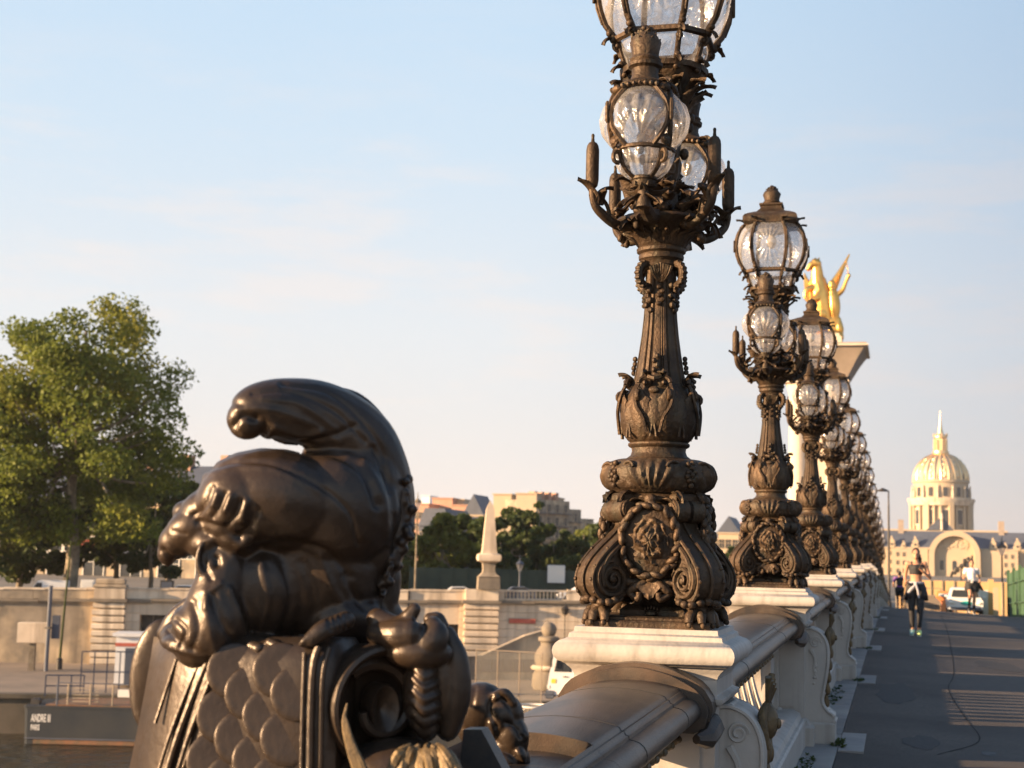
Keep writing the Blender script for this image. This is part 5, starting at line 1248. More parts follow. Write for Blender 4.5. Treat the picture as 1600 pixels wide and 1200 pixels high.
def car(label, px, py, Y, rz, m_='van', L=4.2, loc=None, name='parked_car', van=False, group=None):
    p = loc or at(px, py, Y=Y); t_ = thing(name, label, 'van' if van else 'car', p, rz, group)
    if van: pr_ = [(-L/2, .35), (-L/2, .95), (-L/2+.9, 1.25), (-L/2+1.5, 2.15), (-L/2+1.9, 2.3), (L/2-.1, 2.3), (L/2, 2.2), (L/2, .35)]
    else: pr_ = [(-L/2, .35), (-L/2-.02, .7), (-L/2+.2, .85), (-L/2+1.1, .95), (-L/2+1.75, 1.42), (L/2-1.2, 1.46), (L/2-.35, 1.0), (L/2, .9), (L/2, .35)]
    MB().prism(pr_, -.85, .85).build('body', m_, t_, smooth=False)
    if van: MB().prism([(-L/2+1.0, 1.3), (-L/2+1.5, 2.0), (-L/2+2.1, 2.0), (-L/2+2.1, 1.3)], -.88, .88).build('window', 'glass_dark', t_, smooth=False)
    else: MB().prism([(-L/2+1.3, .97), (-L/2+1.85, 1.36), (L/2-1.25, 1.39), (L/2-.65, 1.0)], -.87, .87).build('window', 'glass_dark', t_, smooth=False)
    for x in (-L/2+.8, L/2-.8):
        for y in (-.78, .78): wheel(t_, x, y, .33, .2)
    MB().box((-L/2, 0, .45), (.12, 1.6, .2)).build('bumper', 'slate', t_, smooth=False)
    return t_
def on_up(px, off): s = s_at(px, off); p = WL(s, off); return Vector((p.x, p.y, zt(s)-1.02))
car('white van parked on the upper quay under the big plane tree', 0, 0, 0, WROT, L=5.2, loc=on_up(75, 7), name='parked_van', van=True).scale = (.62, .62, .62)
car('white car passing behind the quay parapet left of the obelisk', 0, 0, 0, WROT, loc=on_up(712, 4)).scale = (.8, .8, .8)
car('grey car behind the balustrade just right of the obelisk', 0, 0, 0, WROT, m_='slate', loc=on_up(806, 5)).scale = (.8, .8, .8)
car('white car behind the parapet right of the pierced balustrade', 0, 0, 0, WROT, loc=on_up(905, 4)).scale = (.8, .8, .8)
car('white car behind the wall near the bronze beak', 0, 0, 0, WROT, loc=on_up(285, 4)).scale = (.8, .8, .8)
for px, lab in ((138, 'white utility box on the upper quay beside the tree trunk'), (262, 'dark utility box on the upper quay beside the white car')):
    q = on_up(px, 3); t_ = thing('utility_box', lab, 'utility box', q, WROT); MB().box((0, 0, .8), (1.0, .5, 1.5), bev=.03).build('case', 'sign' if px < 200 else 'darkmetal', t_, smooth=False); MB().box((0, -.27, .8), (.8, .04, 1.2)).build('door', 'sign' if px < 200 else 'slate', t_, smooth=False)
# green mesh fence behind the cars
f0, f1 = s_at(640, 14), s_at(1000, 14); MT['fence_g'] = mat('dark_green_fence', (.018, .035, .026), .7, 0, (.03, .05, .035), 1)
p = WL(f0, 14); t_ = thing('green_screen_fence', 'long dark green screen fence on the upper quay below the trees', 'fence', (p.x, p.y, zt(f0)-1.0), WROT)
nn = 16
for i in range(nn): MB().box(((f1-f0)*(i+.5)/nn, 0, 1.3), ((f1-f0)/nn-.08, .08, 2.5)).build('panel', 'fence_g', t_, smooth=False)
for i in range(nn+1): MB().box(((f1-f0)*i/nn, -.06, 1.35), (.1, .1, 2.7)).build('post', 'fence_g', t_, smooth=False)
q = WL(s_at(869, 13.8), 13.8); z = at(869, 897, Y=q.y).z; t_ = thing('fence_sign', 'small white square sign on the green screen fence', 'sign', (q.x, q.y, z), WROT); MB().box((0, 0, 0), (1.5, .05, 1.5), bev=.01).build('board', 'sign', t_, smooth=False); MB().box((0, .04, 0), (1.6, .04, 1.6)).build('backing', 'slate', t_, smooth=False)
def street_lamp(px, ytop, p, label, kind='lantern', m_='darkmetal', group=None):
    H_ = at(px, ytop, Y=p.y).z-p.z; t_ = thing('street_lamp', label, 'street lamp', p, 0, group)
    MB().lathe([(.16, 0), (.16, .5), (.10, .7), (.085, 1.2), (.06, H_-1.0), (.05, H_-.9)], 10).build('post', m_, t_)
    if kind == 'lantern':
        MB().lathe([(.05, H_-.95), (.12, H_-.9), (.30, H_-.42), (.27, H_-.38)], 8).build('glass', 'lglass', t_); MB().lathe([(.27, H_-.38), (.33, H_-.36), (.36, H_-.30), (.20, H_-.15), (.06, H_-.05), (.03, H_+.3), (.01, H_+.5)], 10).build('cap', m_, t_)
    else:
        MB().tube([(0, 0, H_-.95), (0, 0, H_-.1), (-.2, 0, H_+.02), (-.5, 0, H_+.0)], [.05, .045, .04, .03], 8).build('arm', m_, t_)
        MB().lathe([(.05, H_+.1), (.12, H_+.05), (.36, H_-.06), (.34, H_-.12), (.05, H_-.12)], 12, c=(-.35, 0, 0)).build('lamp_head', m_, t_)
    return t_
street_lamp(653, 778, on_up(649, 3), 'old street lamp on the upper quay left of the obelisk', m_='bark')
street_lamp(814, 875, on_up(812, 8), 'short grey lamp post between the obelisk and the white fence sign', m_='slate')
street_lamp(1387, 765, Vector((at(1389, 900, Y=95).x, 95, zr(95))), 'slim modern lamp post at the end of the row of candelabra', 'arm')
street_lamp(1568, 848, Vector((at(1566, 900, Y=118).x, 118, -2)), 'black street lantern in front of the palace on the right', 'lantern')
# ------------------------------------------------------------------ trees
def leaf_mesh(centers, radii, n, size, seed, m_, up=.3):
    rg = np.random.default_rng(seed); k = len(centers); w = np.array([r[0]*r[1]*r[2] for r in radii]); w = w**.75; w = w/w.sum()
    idx = rg.choice(k, n, p=w); c = np.array(centers)[idx]; r = np.array(radii)[idx]
    d = rg.normal(size=(n, 3)); d /= np.linalg.norm(d, axis=1)[:, None]; q = rg.random(n)**(.42); P = c+d*r*q[:, None]
    nn = rg.normal(size=(n, 3))+d*.7+np.array([0, 0, up]); nn /= np.linalg.norm(nn, axis=1)[:, None]
    a = np.cross(nn, rg.normal(size=(n, 3))); a /= np.linalg.norm(a, axis=1)[:, None]; b_ = np.cross(nn, a)
    s = size*(.6+.8*rg.random(n))[:, None]
    V = np.stack([P-a*s, P+b_*s*.6+nn*s*.12, P+a*s, P-b_*s*.6+nn*s*.12], 1).reshape(-1, 3)
    me = bpy.data.meshes.new('crown'); me.vertices.add(4*n); me.vertices.foreach_set('co', V.astype(np.float32).ravel())
    me.loops.add(4*n); me.loops.foreach_set('vertex_index', np.arange(4*n, dtype=np.int32)); me.polygons.add(n); me.polygons.foreach_set('loop_start', np.arange(0, 4*n, 4, dtype=np.int32))
    me.update(calc_edges=True); me.materials.append(MT[m_]); return me
def tree(label, px, py, Y, H_, Wd, n, size, m_='leaf_d', seed=1, trunk=.25, base=None, shape='round', clumps=60, name='plane_tree', group=None, tk=.022, low=.22):
    p = base if base is not None else at(px, py, Y=Y); rn = random.Random(seed); t_ = thing(name, label, 'tree', p, 0, group)
    cs, rs = [], []
    for i in range(clumps):
        while True:
            u = rn.uniform(-1, 1); v = rn.uniform(-1, 1); w = rn.random()
            if shape == 'round': lim = math.sqrt(max(0, 1-((w-.45)/.58)**2))
            else: lim = (1-w*.75)*min(1, w*6+.35)
            if u*u+v*v < lim*lim: break
        rr = rn.uniform(.07, .15)*Wd; cs.append((u*Wd/2*.92, v*Wd/2*.92, H_*(low+(1-low)*w*.94))); rs.append((rr, rr, rr*.62))
    link('crown', leaf_mesh(cs, rs, n, size, seed, m_), t_)
    b = MB(); hz_ = H_*.62; r0 = H_*tk
    tr = bez([(0, 0, -.3), (.01*H_, 0, H_*.15), (-.01*H_, .0, H_*.35), (.02*H_, 0, hz_), (.01*H_, 0, H_*.86)], 4); b.tube(tr, [r0*(1.15-.95*i/(len(tr)-1)) for i in range(len(tr))], 10)
    for i in range(min(26, clumps//3)):
        c = Vector(cs[rn.randrange(len(cs))]); z = rn.uniform(.22, .6)*H_; s_ = Vector((0, 0, z)); mid = s_.lerp(c, .5)+Vector((0, 0, -.03*H_))
        rb = r0*.42; b.tube(bez([s_, mid, c], 4), [rb*(1-.8*j/8) for j in range(9)], 6)
    b.build('trunk', 'bark', t_); return t_
gu = lambda px, off: on_up(px, off)
p = gu(108, 11); D = ppm(p.y, p.x)
tree('big sunlit plane tree on the quay, tallest tree on the left', 0, 0, 0, 482/D, 345/D, 46000, .19, 'leaf', 5, base=p, clumps=150, tk=.022, low=.20)
p = gu(-45, 12); D = ppm(p.y, p.x)
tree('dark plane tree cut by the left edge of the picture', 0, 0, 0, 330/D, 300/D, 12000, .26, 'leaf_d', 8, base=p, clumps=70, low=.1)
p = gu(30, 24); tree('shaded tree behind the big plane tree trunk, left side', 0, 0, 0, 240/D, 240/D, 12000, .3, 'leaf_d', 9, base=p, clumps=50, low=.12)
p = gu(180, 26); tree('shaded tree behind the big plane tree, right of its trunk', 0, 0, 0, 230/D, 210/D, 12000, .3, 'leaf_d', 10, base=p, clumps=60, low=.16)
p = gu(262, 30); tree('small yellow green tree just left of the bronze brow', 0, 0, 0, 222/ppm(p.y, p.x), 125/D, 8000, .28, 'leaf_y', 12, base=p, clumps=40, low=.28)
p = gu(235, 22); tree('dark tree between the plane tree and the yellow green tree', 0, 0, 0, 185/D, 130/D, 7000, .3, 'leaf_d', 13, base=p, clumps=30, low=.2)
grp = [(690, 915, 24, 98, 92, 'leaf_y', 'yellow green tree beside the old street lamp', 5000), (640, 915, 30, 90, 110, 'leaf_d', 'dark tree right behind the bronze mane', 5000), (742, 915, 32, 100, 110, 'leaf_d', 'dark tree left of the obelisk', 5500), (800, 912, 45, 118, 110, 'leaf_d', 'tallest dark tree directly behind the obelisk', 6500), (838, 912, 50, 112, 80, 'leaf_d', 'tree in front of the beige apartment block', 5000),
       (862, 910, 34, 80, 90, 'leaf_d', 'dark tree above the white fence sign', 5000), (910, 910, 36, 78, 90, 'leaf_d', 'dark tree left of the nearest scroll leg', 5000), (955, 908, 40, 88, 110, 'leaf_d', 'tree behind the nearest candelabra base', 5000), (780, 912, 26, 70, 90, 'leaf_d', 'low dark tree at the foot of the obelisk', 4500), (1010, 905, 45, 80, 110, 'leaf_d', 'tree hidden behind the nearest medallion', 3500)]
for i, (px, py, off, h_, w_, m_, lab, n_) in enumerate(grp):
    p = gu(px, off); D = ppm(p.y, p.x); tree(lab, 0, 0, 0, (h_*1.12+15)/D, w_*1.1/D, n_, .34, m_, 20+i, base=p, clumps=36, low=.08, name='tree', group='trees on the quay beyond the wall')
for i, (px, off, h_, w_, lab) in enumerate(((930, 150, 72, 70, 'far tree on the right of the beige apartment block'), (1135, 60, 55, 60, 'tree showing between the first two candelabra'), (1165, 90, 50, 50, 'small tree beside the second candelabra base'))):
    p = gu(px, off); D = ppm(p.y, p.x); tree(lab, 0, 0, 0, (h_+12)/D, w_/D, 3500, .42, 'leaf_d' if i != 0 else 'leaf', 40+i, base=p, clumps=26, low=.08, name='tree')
# ------------------------------------------------------------------ buildings
WIN = {}
def window(par, x, y, z, w, h, m_f='cream', kind='pane'):
    key = (round(w, 2), round(h, 2), m_f)
    if key not in WIN:
        f = MB(); t = .10
        for bx, d in (((0, 0, h/2+t/2), (w+2*t, .22, t)), ((0, 0, -h/2-t/2), (w+2*t, .28, t)), ((-w/2-t/2, 0, 0), (t, .2, h)), ((w/2+t/2, 0, 0), (t, .2, h)), ((0, 0, 0), (.06, .12, h)), ((0, 0, h*.1), (w, .1, .06))): f.box(bx, d)
        WIN[key] = (f.mesh('window', m_f, False), MB().box((0, .03, 0), (w, .06, h)).mesh('pane', 'glass_dark', False))
    f, g = WIN[key]; o = link('window', f, par, loc=(x, y, z)); link('pane', g, o); return o
def block_bld(label, px0, px1, ytop, Y, depth, m_, rows, cols, name='apartment_block', roof=None, wsz=(1.2, 1.9), fr='cream', base=-2.5, zb=None, rz=None, chim=0, group=None, side=0, wtop=.12):
    a = at(px0, 890, Y=Y); c = at(px1, 890, Y=Y); w = c.x-a.x; H_ = at((px0+px1)/2, ytop, Y=Y).z-base; t_ = thing(name, label, 'building', ((a.x+c.x)/2, Y, base), rz or 0, group)
    MB().box((0, depth/2, H_/2), (w, depth, H_)).build('walls', m_, t_, smooth=False); MB().box((0, depth/2-.1, H_+.15), (w+.5, depth+.5, .3)).build('cornice', m_, t_, smooth=False)
    for r_ in range(rows):
        z = H_*(1-wtop)-r_*3.2
        if z < 2: break
        for q in range(cols): window(t_, w*((q+.5)/cols-.5), -.04, z-1, *wsz, fr)
        for q in range(side):
            o = window(t_, w/2+.04, depth*(q+.5)/side, z-1, *wsz, fr); o.rotation_euler = (0, 0, PI/2)
    if roof:
        kind, rh, rm = roof
        if kind == 'mansard': MB().prism([(-w/2-.1, H_+.3), (-w/2+rh*.35, H_+.3+rh), (w/2-rh*.35, H_+.3+rh), (w/2+.1, H_+.3)], 0.2, depth-.2).build('roof', rm, t_, smooth=False)
        elif kind == 'gable': MB().prism([(-w/2-.3, H_+.3), (0, H_+.3+rh), (w/2+.3, H_+.3)], -.2, depth).build('roof', rm, t_, smooth=False)
        elif kind == 'slope': MB().prism([(0, H_+.3), (depth*.4, H_+.3+rh), (depth, H_+.3)], -w/2, w/2, axis='X').build('roof', rm, t_, smooth=False)
    for q in range(chim):
        xx = w*((q+.5)/chim-.5); MB().box((xx, depth*.4, H_+(roof[1] if roof else 0)+.6), (1.0, 1.4, 2.2)).build('chimney', 'brick', t_, smooth=False)
    return t_
# haussmann house behind the plane tree
hb_ = block_bld('long cream apartment house with white windows behind the left trees', -60, 345, 788, 168, 14, 'limestone_b', 7, 20, roof=('slope', 5.0, 'slate'), wsz=(1.5, 2.4), fr='sign', base=-2.6, chim=7)  # darker wall stone stands in for the shade of the trees
for q, px in enumerate((206, 150)):
    p = at(px, 834+10*q, Y=166.5); t_ = thing('red_awning', ('red awning showing through the leaves right of the trunk' if q == 0 else 'red awning low in the leaves behind the trunk'), 'awning', p, 0); MB().prism([(0, 0), (-1.2, -.9), (-1.2, -1.1), (0, -.2)], -1.6, 1.6, axis='X').build('cloth', 'red', t_, smooth=False); MB().box((0, 0, .02), (3.2, .1, .08)).build('rail', 'darkmetal', t_, smooth=False)
for q in range(14): window(hb_, -46+q*5.2, -.06, 2.0, 2.8, 3.0, 'sign')
# ground floor window wall seen under the leaves
s_ = [(40, 0), (100, 0), (185, 0), (232, 0), (262, 0)]
# distant quarter left of the obelisk
block_bld('red brick building with flat roof, highest one left of the obelisk', 672, 704, 779, 420, 20, 'brick', 2, 5, wsz=(1.2, 1.6)); block_bld('low red brick building left of the old street lamp', 643, 667, 788, 410, 18, 'brick', 2, 3); block_bld('red brick wing below the cream chimney, left of the obelisk', 703, 731, 790, 405, 18, 'brick', 1, 4)
block_bld('narrow cream party wall beside the red brick building', 699, 722, 781, 424, 10, 'cream', 1, 1); block_bld('cream gabled house just left of the obelisk', 722, 752, 806, 380, 14, 'cream', 1, 2, roof=('gable', 5.5, 'slate')); block_bld('dark slate roofed hall behind the yellow green tree', 652, 700, 822, 300, 18, 'slate', 1, 4, roof=('mansard', 3.5, 'slate')); block_bld('grey roofed row behind the trees left of the obelisk', 696, 752, 822, 330, 12, 'slate', 1, 5, roof=('slope', 2.0, 'slate'))
block_bld('small dark tower block touching the obelisk', 752, 762, 790, 440, 10, 'slate', 1, 1); block_bld('white sheds far behind the old street lamp', 655, 668, 775, 600, 12, 'cloud_white', 1, 2)
# beige corner block
t_ = block_bld('big beige apartment block with blind sunlit gable right of the obelisk', 804, 836, 772, 345, 30, 'cream', 0, 0, side=0)
block_bld('lower beige gable attached behind the obelisk', 768, 796, 773, 352, 16, 'cream', 0, 0); block_bld('recessed bay with one window between the beige gables', 795, 805, 779, 356, 14, 'cream', 2, 1)
# its shaded street front: terraces stepping down
p = at(836, 890, Y=345.5); t2 = thing('terraced_facade', 'shaded street front of the beige block with balconies', 'building', (p.x, p.y, -2.5), R(62)); L = 26
for i, (l0, l1, yt) in enumerate(((0, 12.5, 780), (12.5, 17, 792), (17, 22, 806))):
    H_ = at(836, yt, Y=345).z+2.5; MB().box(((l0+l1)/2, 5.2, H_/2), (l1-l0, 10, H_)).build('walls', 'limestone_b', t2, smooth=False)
    for r_ in range(6):
        for q in range(max(1, int((l1-l0)/2.8))): window(t2, l0+(q+.5)*(l1-l0)/max(1, int((l1-l0)/2.8)), .14, H_-2-r_*3.1, 1.1, 1.8, 'limestone_b')
    for r_ in range(5): MB().box(((l0+l1)/2, -.3, H_-3.2-r_*3.1), (l1-l0, .9, .15)).build('balcony', 'slate', t2, smooth=False)
for q in range(4): MB().box((2+q*2.6, 3, at(836, 776, Y=345).z+2.4), (1.1, 2, 3.0)).build('chimney', 'brick', t2, smooth=False)
block_bld('white low building far away under the hill', 910, 924, 831, 900, 14, 'cloud_white', 1, 4)
# house between the first two candelabra
t_ = block_bld('cream gabled house with grey roof between the first and second candelabra', 1122, 1154, 834, 330, 16, 'cream', 2, 3, roof=('gable', 3.6, 'slate')); block_bld('grey house at the left of the cream gabled house', 1108, 1124, 833, 345, 14, 'slate', 1, 2); block_bld('tall grey chimney block behind the cream gabled house', 1150, 1175, 826, 350, 14, 'slate', 2, 2, chim=2)
# hills
b = MB(); n = 60
for i in range(n+1):
    x = -2800+i*38; h_ = (1-max(0, (i-48)/12))*24+14*noise.noise(Vector((i*.09, 2.2, 0)))+6*noise.noise(Vector((i*.4, 5, 0)))
    for (yy, zz) in ((2500, -4), (2700, h_*2.0), (2900, h_*3.0), (3400, h_*2.4)): b.v.append((x, yy, zz))
for i in range(n):
    for j in range(3): b.f.append((i*4+j, (i+1)*4+j, (i+1)*4+j+1, i*4+j+1))
MT['hill'] = mat('wooded_hill', (.05, .07, .045), .9, 0, (.10, .11, .08), .01); struct(b.build('hills', 'hill'))
# ------------------------------------------------------------------ palace with dome
YF = 620.; kF = 1/ppm(YF, 24); base = -2.2
def fx(px): return at(px, 880, Y=YF).x
def fz(px, py): return at(px, py, Y=YF).z
CX = fx(1491)
MT['pyl2'] = mat('pylon_cornice_stone', (.33, .27, .22), .85, 0, (.26, .21, .17), .8)
pal = thing('palace', 'long cream palace with slate roof and great arched portal under the dome', 'palace', (CX, YF, base), 0)
zc_ = fz(1425, 857)-base; zr_ = fz(1425, 829)-base
MB().box((0, 8, zc_/2), (170, 14, zc_)).build('front_wall', 'cream', pal, smooth=False); MB().box((0, 7.8, zc_+.2), (171, 15, .6)).build('cornice', 'cream', pal, smooth=False)
MB().prism([(0.5, zc_+.5), (6.5, zr_), (9.5, zr_), (15.5, zc_+.5)], -84, 84, axis='X').build('roof', 'slate', pal, smooth=False)
for x0 in (-1, 1):
    MB().box((x0*17.2, .0, zc_/2-.1), (14, 3.2, zc_-.2)).build('pavilion', 'cream', pal, smooth=False)
    for q in range(2): 
        for r_ in range(3): window(pal, x0*(19.5+q*2.5)-.0, -1.66, zc_-2.4-r_*3.3, 1.0, 1.6, 'cream')
ra = 37.5*kF; zs = fz(1491, 868)-base
arch = [(-ra, 0), (ra, 0)]+[(ra*math.cos(q), zs+ra*math.sin(q)) for q in np.linspace(0, PI, 30)]
MB().prism(arch, -1.5, 1.0).build('portal_wall', 'cream', pal, smooth=False)
ri = ra*.80; b = MB()
for q0, q1 in zip(np.linspace(0, PI, 31)[:-1], np.linspace(0, PI, 31)[1:]):
    b.prism([(ri*math.cos(q0), zs+ri*math.sin(q0)), (ra*1.02*math.cos(q0), zs+ra*1.02*math.sin(q0)), (ra*1.02*math.cos(q1), zs+ra*1.02*math.sin(q1)), (ri*math.cos(q1), zs+ri*math.sin(q1))], -4.2, -1.4)
for s_ in (-1, 1): b.box((s_*(ra*1.02+ri)/2, -2.8, zs/2), (ra*1.02-ri, 2.8, zs))
b.build('portal_arch', 'cream', pal, smooth=False)
for x in (-19*kF*.98, 0, 19*kF*.98):
    w = 6.5*kF; hh = 15*kF; zb = fz(1491, 891)-base
    pl = [(-w/2, 0), (w/2, 0), (w/2, hh-w/2)]+[(w/2*math.cos(q), hh-w/2+w/2*math.sin(q)) for q in np.linspace(0.2, PI-.2, 8)]+[(-w/2, hh-w/2)]
    o = MB().prism([(x+a, zb+c) for a, c in pl], -1.62, -1.52).build('arched_window', 'glass_dark', pal, smooth=False)
    MB().prism([(x+a*1.25, zb-.3+c*1.04) for a, c in pl], -1.56, -1.505).build('frame', 'limestone', o, smooth=False)
rn = random.Random(6); b = MB()
for i in range(60):
    q = rn.uniform(.3, PI-.3); rr = ri*rn.uniform(.25, .85); b.ball((rr*math.cos(q), -1.55, zs+2+rr*math.sin(q)*.8), (rn.uniform(.3, 1.0), .25, rn.uniform(.3, .8)), 7, 5)
b.build('tympanum_relief', 'cream', pal)
for x in (-1, 1):
    for q in range(11):
        xx = x*(23.5+q*4.0+.7)
        for r_ in range(3): window(pal, xx, .96, zc_-2.0-r_*3.4, 1.1, 1.7, 'cream')
        xd = x*(15+q*4.6); big = q % 2 == 0
        dm = MB(); s_ = 1.0 if big else .65
        dm.box((xd, .7, zc_+1.3*s_), (1.9*s_, 1.2, 2.2*s_)); dm.prism([(xd-1.4*s_, zc_+2.3*s_), (xd, zc_+4.8*s_), (xd+1.4*s_, zc_+2.3*s_)], .2, 1.4); dm.ball((xd, .8, zc_+4.6*s_), .45*s_, 8, 6); dm.ball((xd-1.1*s_, .6, zc_+1.2*s_), (.5*s_, .5, .8*s_), 7, 5); dm.ball((xd+1.1*s_, .6, zc_+1.2*s_), (.5*s_, .5, .8*s_), 7, 5)
        o = dm.build('dormer', 'cream', pal); MB().lathe([(.01, 0), (.48*s_, .01), (.48*s_, .08), (.01, .09)], 10, M=T(xd, .05, zc_+1.6*s_) @ Matrix.Rotation(PI/2, 4, 'X')).build('round_window', 'glass_dark', o)
for px in (1408, 1567): x = fx(px)-CX; MB().box((x, 7, zr_+.5), (2.2, 3, 8)).build('chimney', 'pyl2', pal, smooth=False); 
# dome church
YD = 780.; kD = 1/ppm(YD, 24)
def dz(py): return at(1470, py, Y=YD).z-base
dome = thing('domed_church', 'gilded ribbed dome on a colonnaded drum with a tall gold spire', 'church', (at(1470.5, 800, Y=YD).x, YD, base), 0)
MB().box((0, 0, dz(830)/2), (60, 60, dz(830))).build('nave_block', 'cream', dome, smooth=False)
b = MB(); b.lathe([(44*kD, dz(832)), (44*kD, dz(792))], 48); b.build('drum', 'cream', dome)
b = MB(); b.lathe([(40*kD, dz(792)), (48.5*kD, dz(791)), (49.5*kD, dz(786)), (51*kD, dz(783)), (51*kD, dz(780)), (42*kD, dz(779))], 48); b.build('drum_cornice', 'limestone', dome, ang=30)
b = MB(); b.lathe([(41.5*kD, dz(780)), (41.5*kD, dz(756)), (43.5*kD, dz(755)), (43.5*kD, dz(752)), (40*kD, dz(750))], 48); b.build('attic', 'cream', dome, ang=30)
cm_ = MB().lathe([(2.3*kD, dz(830)), (1.9*kD, dz(828)), (1.7*kD, dz(800)), (1.8*kD, dz(794)), (2.4*kD, dz(792))], 10, c=(46.5*kD, 0, 0)).mesh('column', 'cream')
wm = MB().box((44*kD, 0, (dz(798)+dz(820))/2), (.8, 8.5*kD, dz(798)-dz(820))).mesh('drum_window', 'glass_dark', False)
am = MB().box((41.6*kD, 0, (dz(763)+dz(777))/2), (.8, 6*kD, dz(763)-dz(777))).mesh('attic_window', 'glass_dark', False)
wfm = MB().box((43.9*kD, 0, (dz(796)+dz(822))/2), (.7, 12*kD, dz(796)-dz(822))).mesh('window_frame', 'limestone', False)
bt = MB().box((45*kD, 0, (dz(785)+dz(830))/2), (9*kD, 7*kD, dz(785)-dz(830))).mesh('buttress', 'cream', False)
st = MB().lathe([(1.6*kD, dz(780)), (2.0*kD, dz(772)), (1.0*kD, dz(766)), (1.3*kD, dz(763)), (.2*kD, dz(758))], 8, c=(44*kD, 0, 0)).mesh('statue', 'limestone')
ur = MB().lathe([(.9*kD, dz(752)), (1.3*kD, dz(747)), (.3*kD, dz(741))], 8, c=(42*kD, 0, 0)).mesh('urn', 'limestone_b')
for k in range(12):
    a = k*PI/6+.12; link('drum_window', wm, dome, rz=a); link('window_frame', wfm, dome, rz=a); link('attic_window', am, dome, rz=a); link('statue', st, dome, rz=a+PI/12); link('urn', ur, dome, rz=a+PI/12)
    for d in (-.15, .15): link('column', cm_, dome, rz=a+PI/12+d*.7)
for k in range(8): link('buttress', bt, dome, rz=k*PI/4+.30)
DP = [(41.5, 751), (41, 744), (39, 736), (35, 728), (29.5, 721), (22, 715), (14, 711.5), (11, 710.5)]
b = MB(); b.lathe([(r*kD, dz(y)) for r, y in DP], 72); b.build('dome_shell', mat('lead_and_gold', (.58, .46, .30), .5, .35, (.72, .55, .32), .4, n3=.2, col3=(.50, .45, .38)), dome)
rbm = MB().tube([((r+.3)*kD, 0, dz(y)) for r, y in DP], 1.8*kD, 6).mesh('gilded_rib', 'gold_pale'); trm = MB()
for q, (r, y) in enumerate(((41.5, 746), (39.5, 738), (34.5, 728), (28.5, 720.5))):
    trm.ball((r*kD, 0, dz(y)), (1.2*kD, 2.6*kD, 2.8*kD), 8, 6)
trm.tube([(41*kD, 0, dz(746)), (39.5*kD, 0, dz(738)), (34.5*kD, 0, dz(728)), (28.5*kD, 0, dz(720.5))], 1.0*kD, 6); trm = trm.mesh('gilded_trophy', 'gold_pale')
for k in range(12): link('gilded_rib', rbm, dome, rz=k*PI/6+.12+PI/12-.12); link('gilded_rib', rbm, dome, rz=k*PI/6+.12+PI/12+.12); link('gilded_trophy', trm, dome, rz=k*PI/6+.12)
b = MB(); b.lathe([(12, 711), (12.5, 709), (12.5, 706), (11.5, 705), (11, 704)] and [(12*kD, dz(711)), (12.8*kD, dz(708)), (12.5*kD, dz(705)), (8*kD, dz(704)), (8*kD, dz(686)), (10.5*kD, dz(684)), (10.5*kD, dz(681)), (5*kD, dz(678)), (3.6*kD, dz(672)), (2.2*kD, dz(664)), (1.3*kD, dz(655)), (.6*kD, dz(648)), (.1, dz(642))], 16); b.build('lantern_and_spire', 'gold_pale', dome)
lc = MB().lathe([(1.3*kD, dz(704)), (1.1*kD, dz(686))], 8, c=(10*kD, 0, 0)); lc.ball((10.5*kD, 0, dz(680)), (1.2*kD, 1.2*kD, 3*kD), 8, 6); lc = lc.mesh('lantern_column', 'gold_pale')
for k in range(8): link('lantern_column', lc, dome, rz=k*PI/4+.2)
# hipped roof in front of the drum
p = at(1465, 825, Y=700); t_ = thing('chapel_roof', 'small dark pyramidal roof standing in front of the drum', 'roof', (p.x, 700, p.z-6)); k7 = 1/ppm(700, 24)
MB().prism([(-17*k7, 5), (4*k7, 5+20*k7), (7*k7, 5+20*k7), (24*k7, 5)], -4, 10).build('roof', 'slate', t_, smooth=False); MB().lathe([(2*k7, 5), (2*k7, 5+16*k7), (3*k7, 5+17*k7), (.2, 5+26*k7)], 8, c=(6*k7, -5, 0)).build('pinnacle', 'limestone', t_)
# ------------------------------------------------------------------ pylon with gilded winged horse
YP = 113.; kP = 1/ppm(YP, -6); PX = 1278
def pz(py): return at(PX, py, Y=YP).z+1.8
pyl = thing('bridge_pylon', 'tall pale stone pylon behind the candelabra carrying the gilded group', 'pylon', (at(PX, 700, Y=YP).x, YP, -1.8), 0)
MT['pyl'] = mat('pylon_stone', (.62, .53, .42), .85, 0, (.55, .46, .36), .8, .2, 6)
MB().box((0, 0, 1.5), (5.4, 5.4, 3.0)).build('base', 'pyl', pyl, smooth=False)
MB().box((0, 0, (3+pz(602))/2), (60*kP, 60*kP, pz(602)-3)).build('core', 'pyl', pyl, smooth=False)
cm2 = MB().lathe([(17*kP, 3), (15.5*kP, 3.3), (15.5*kP, pz(770)), (14*kP, pz(630)), (14*kP, pz(622)), (18*kP, pz(606)), (18*kP, pz(602))], 28, mod=lambda a, t, r, z: r*(1+.02*math.cos(20*a))).mesh('column', 'pyl')
for a, c in ((-1, -1), (1, -1), (1, 1), (-1, 1)): link('column', cm2, pyl, loc=(a*28*kP, c*28*kP, 0))
MT['pyl2'] = mat('pylon_cornice_stone', (.36, .29, .23), .85, 0, (.28, .23, .18), .8)
b = MB(); sqprof(b, [(44*kP, pz(602)), (46*kP, pz(596)), (52*kP, pz(586)), (62*kP, pz(568)), (70*kP, pz(556)), (76*kP, pz(549)), (76*kP, pz(546)), (30*kP, pz(545))]); b.build('cornice', 'pyl2', pyl, ang=30)
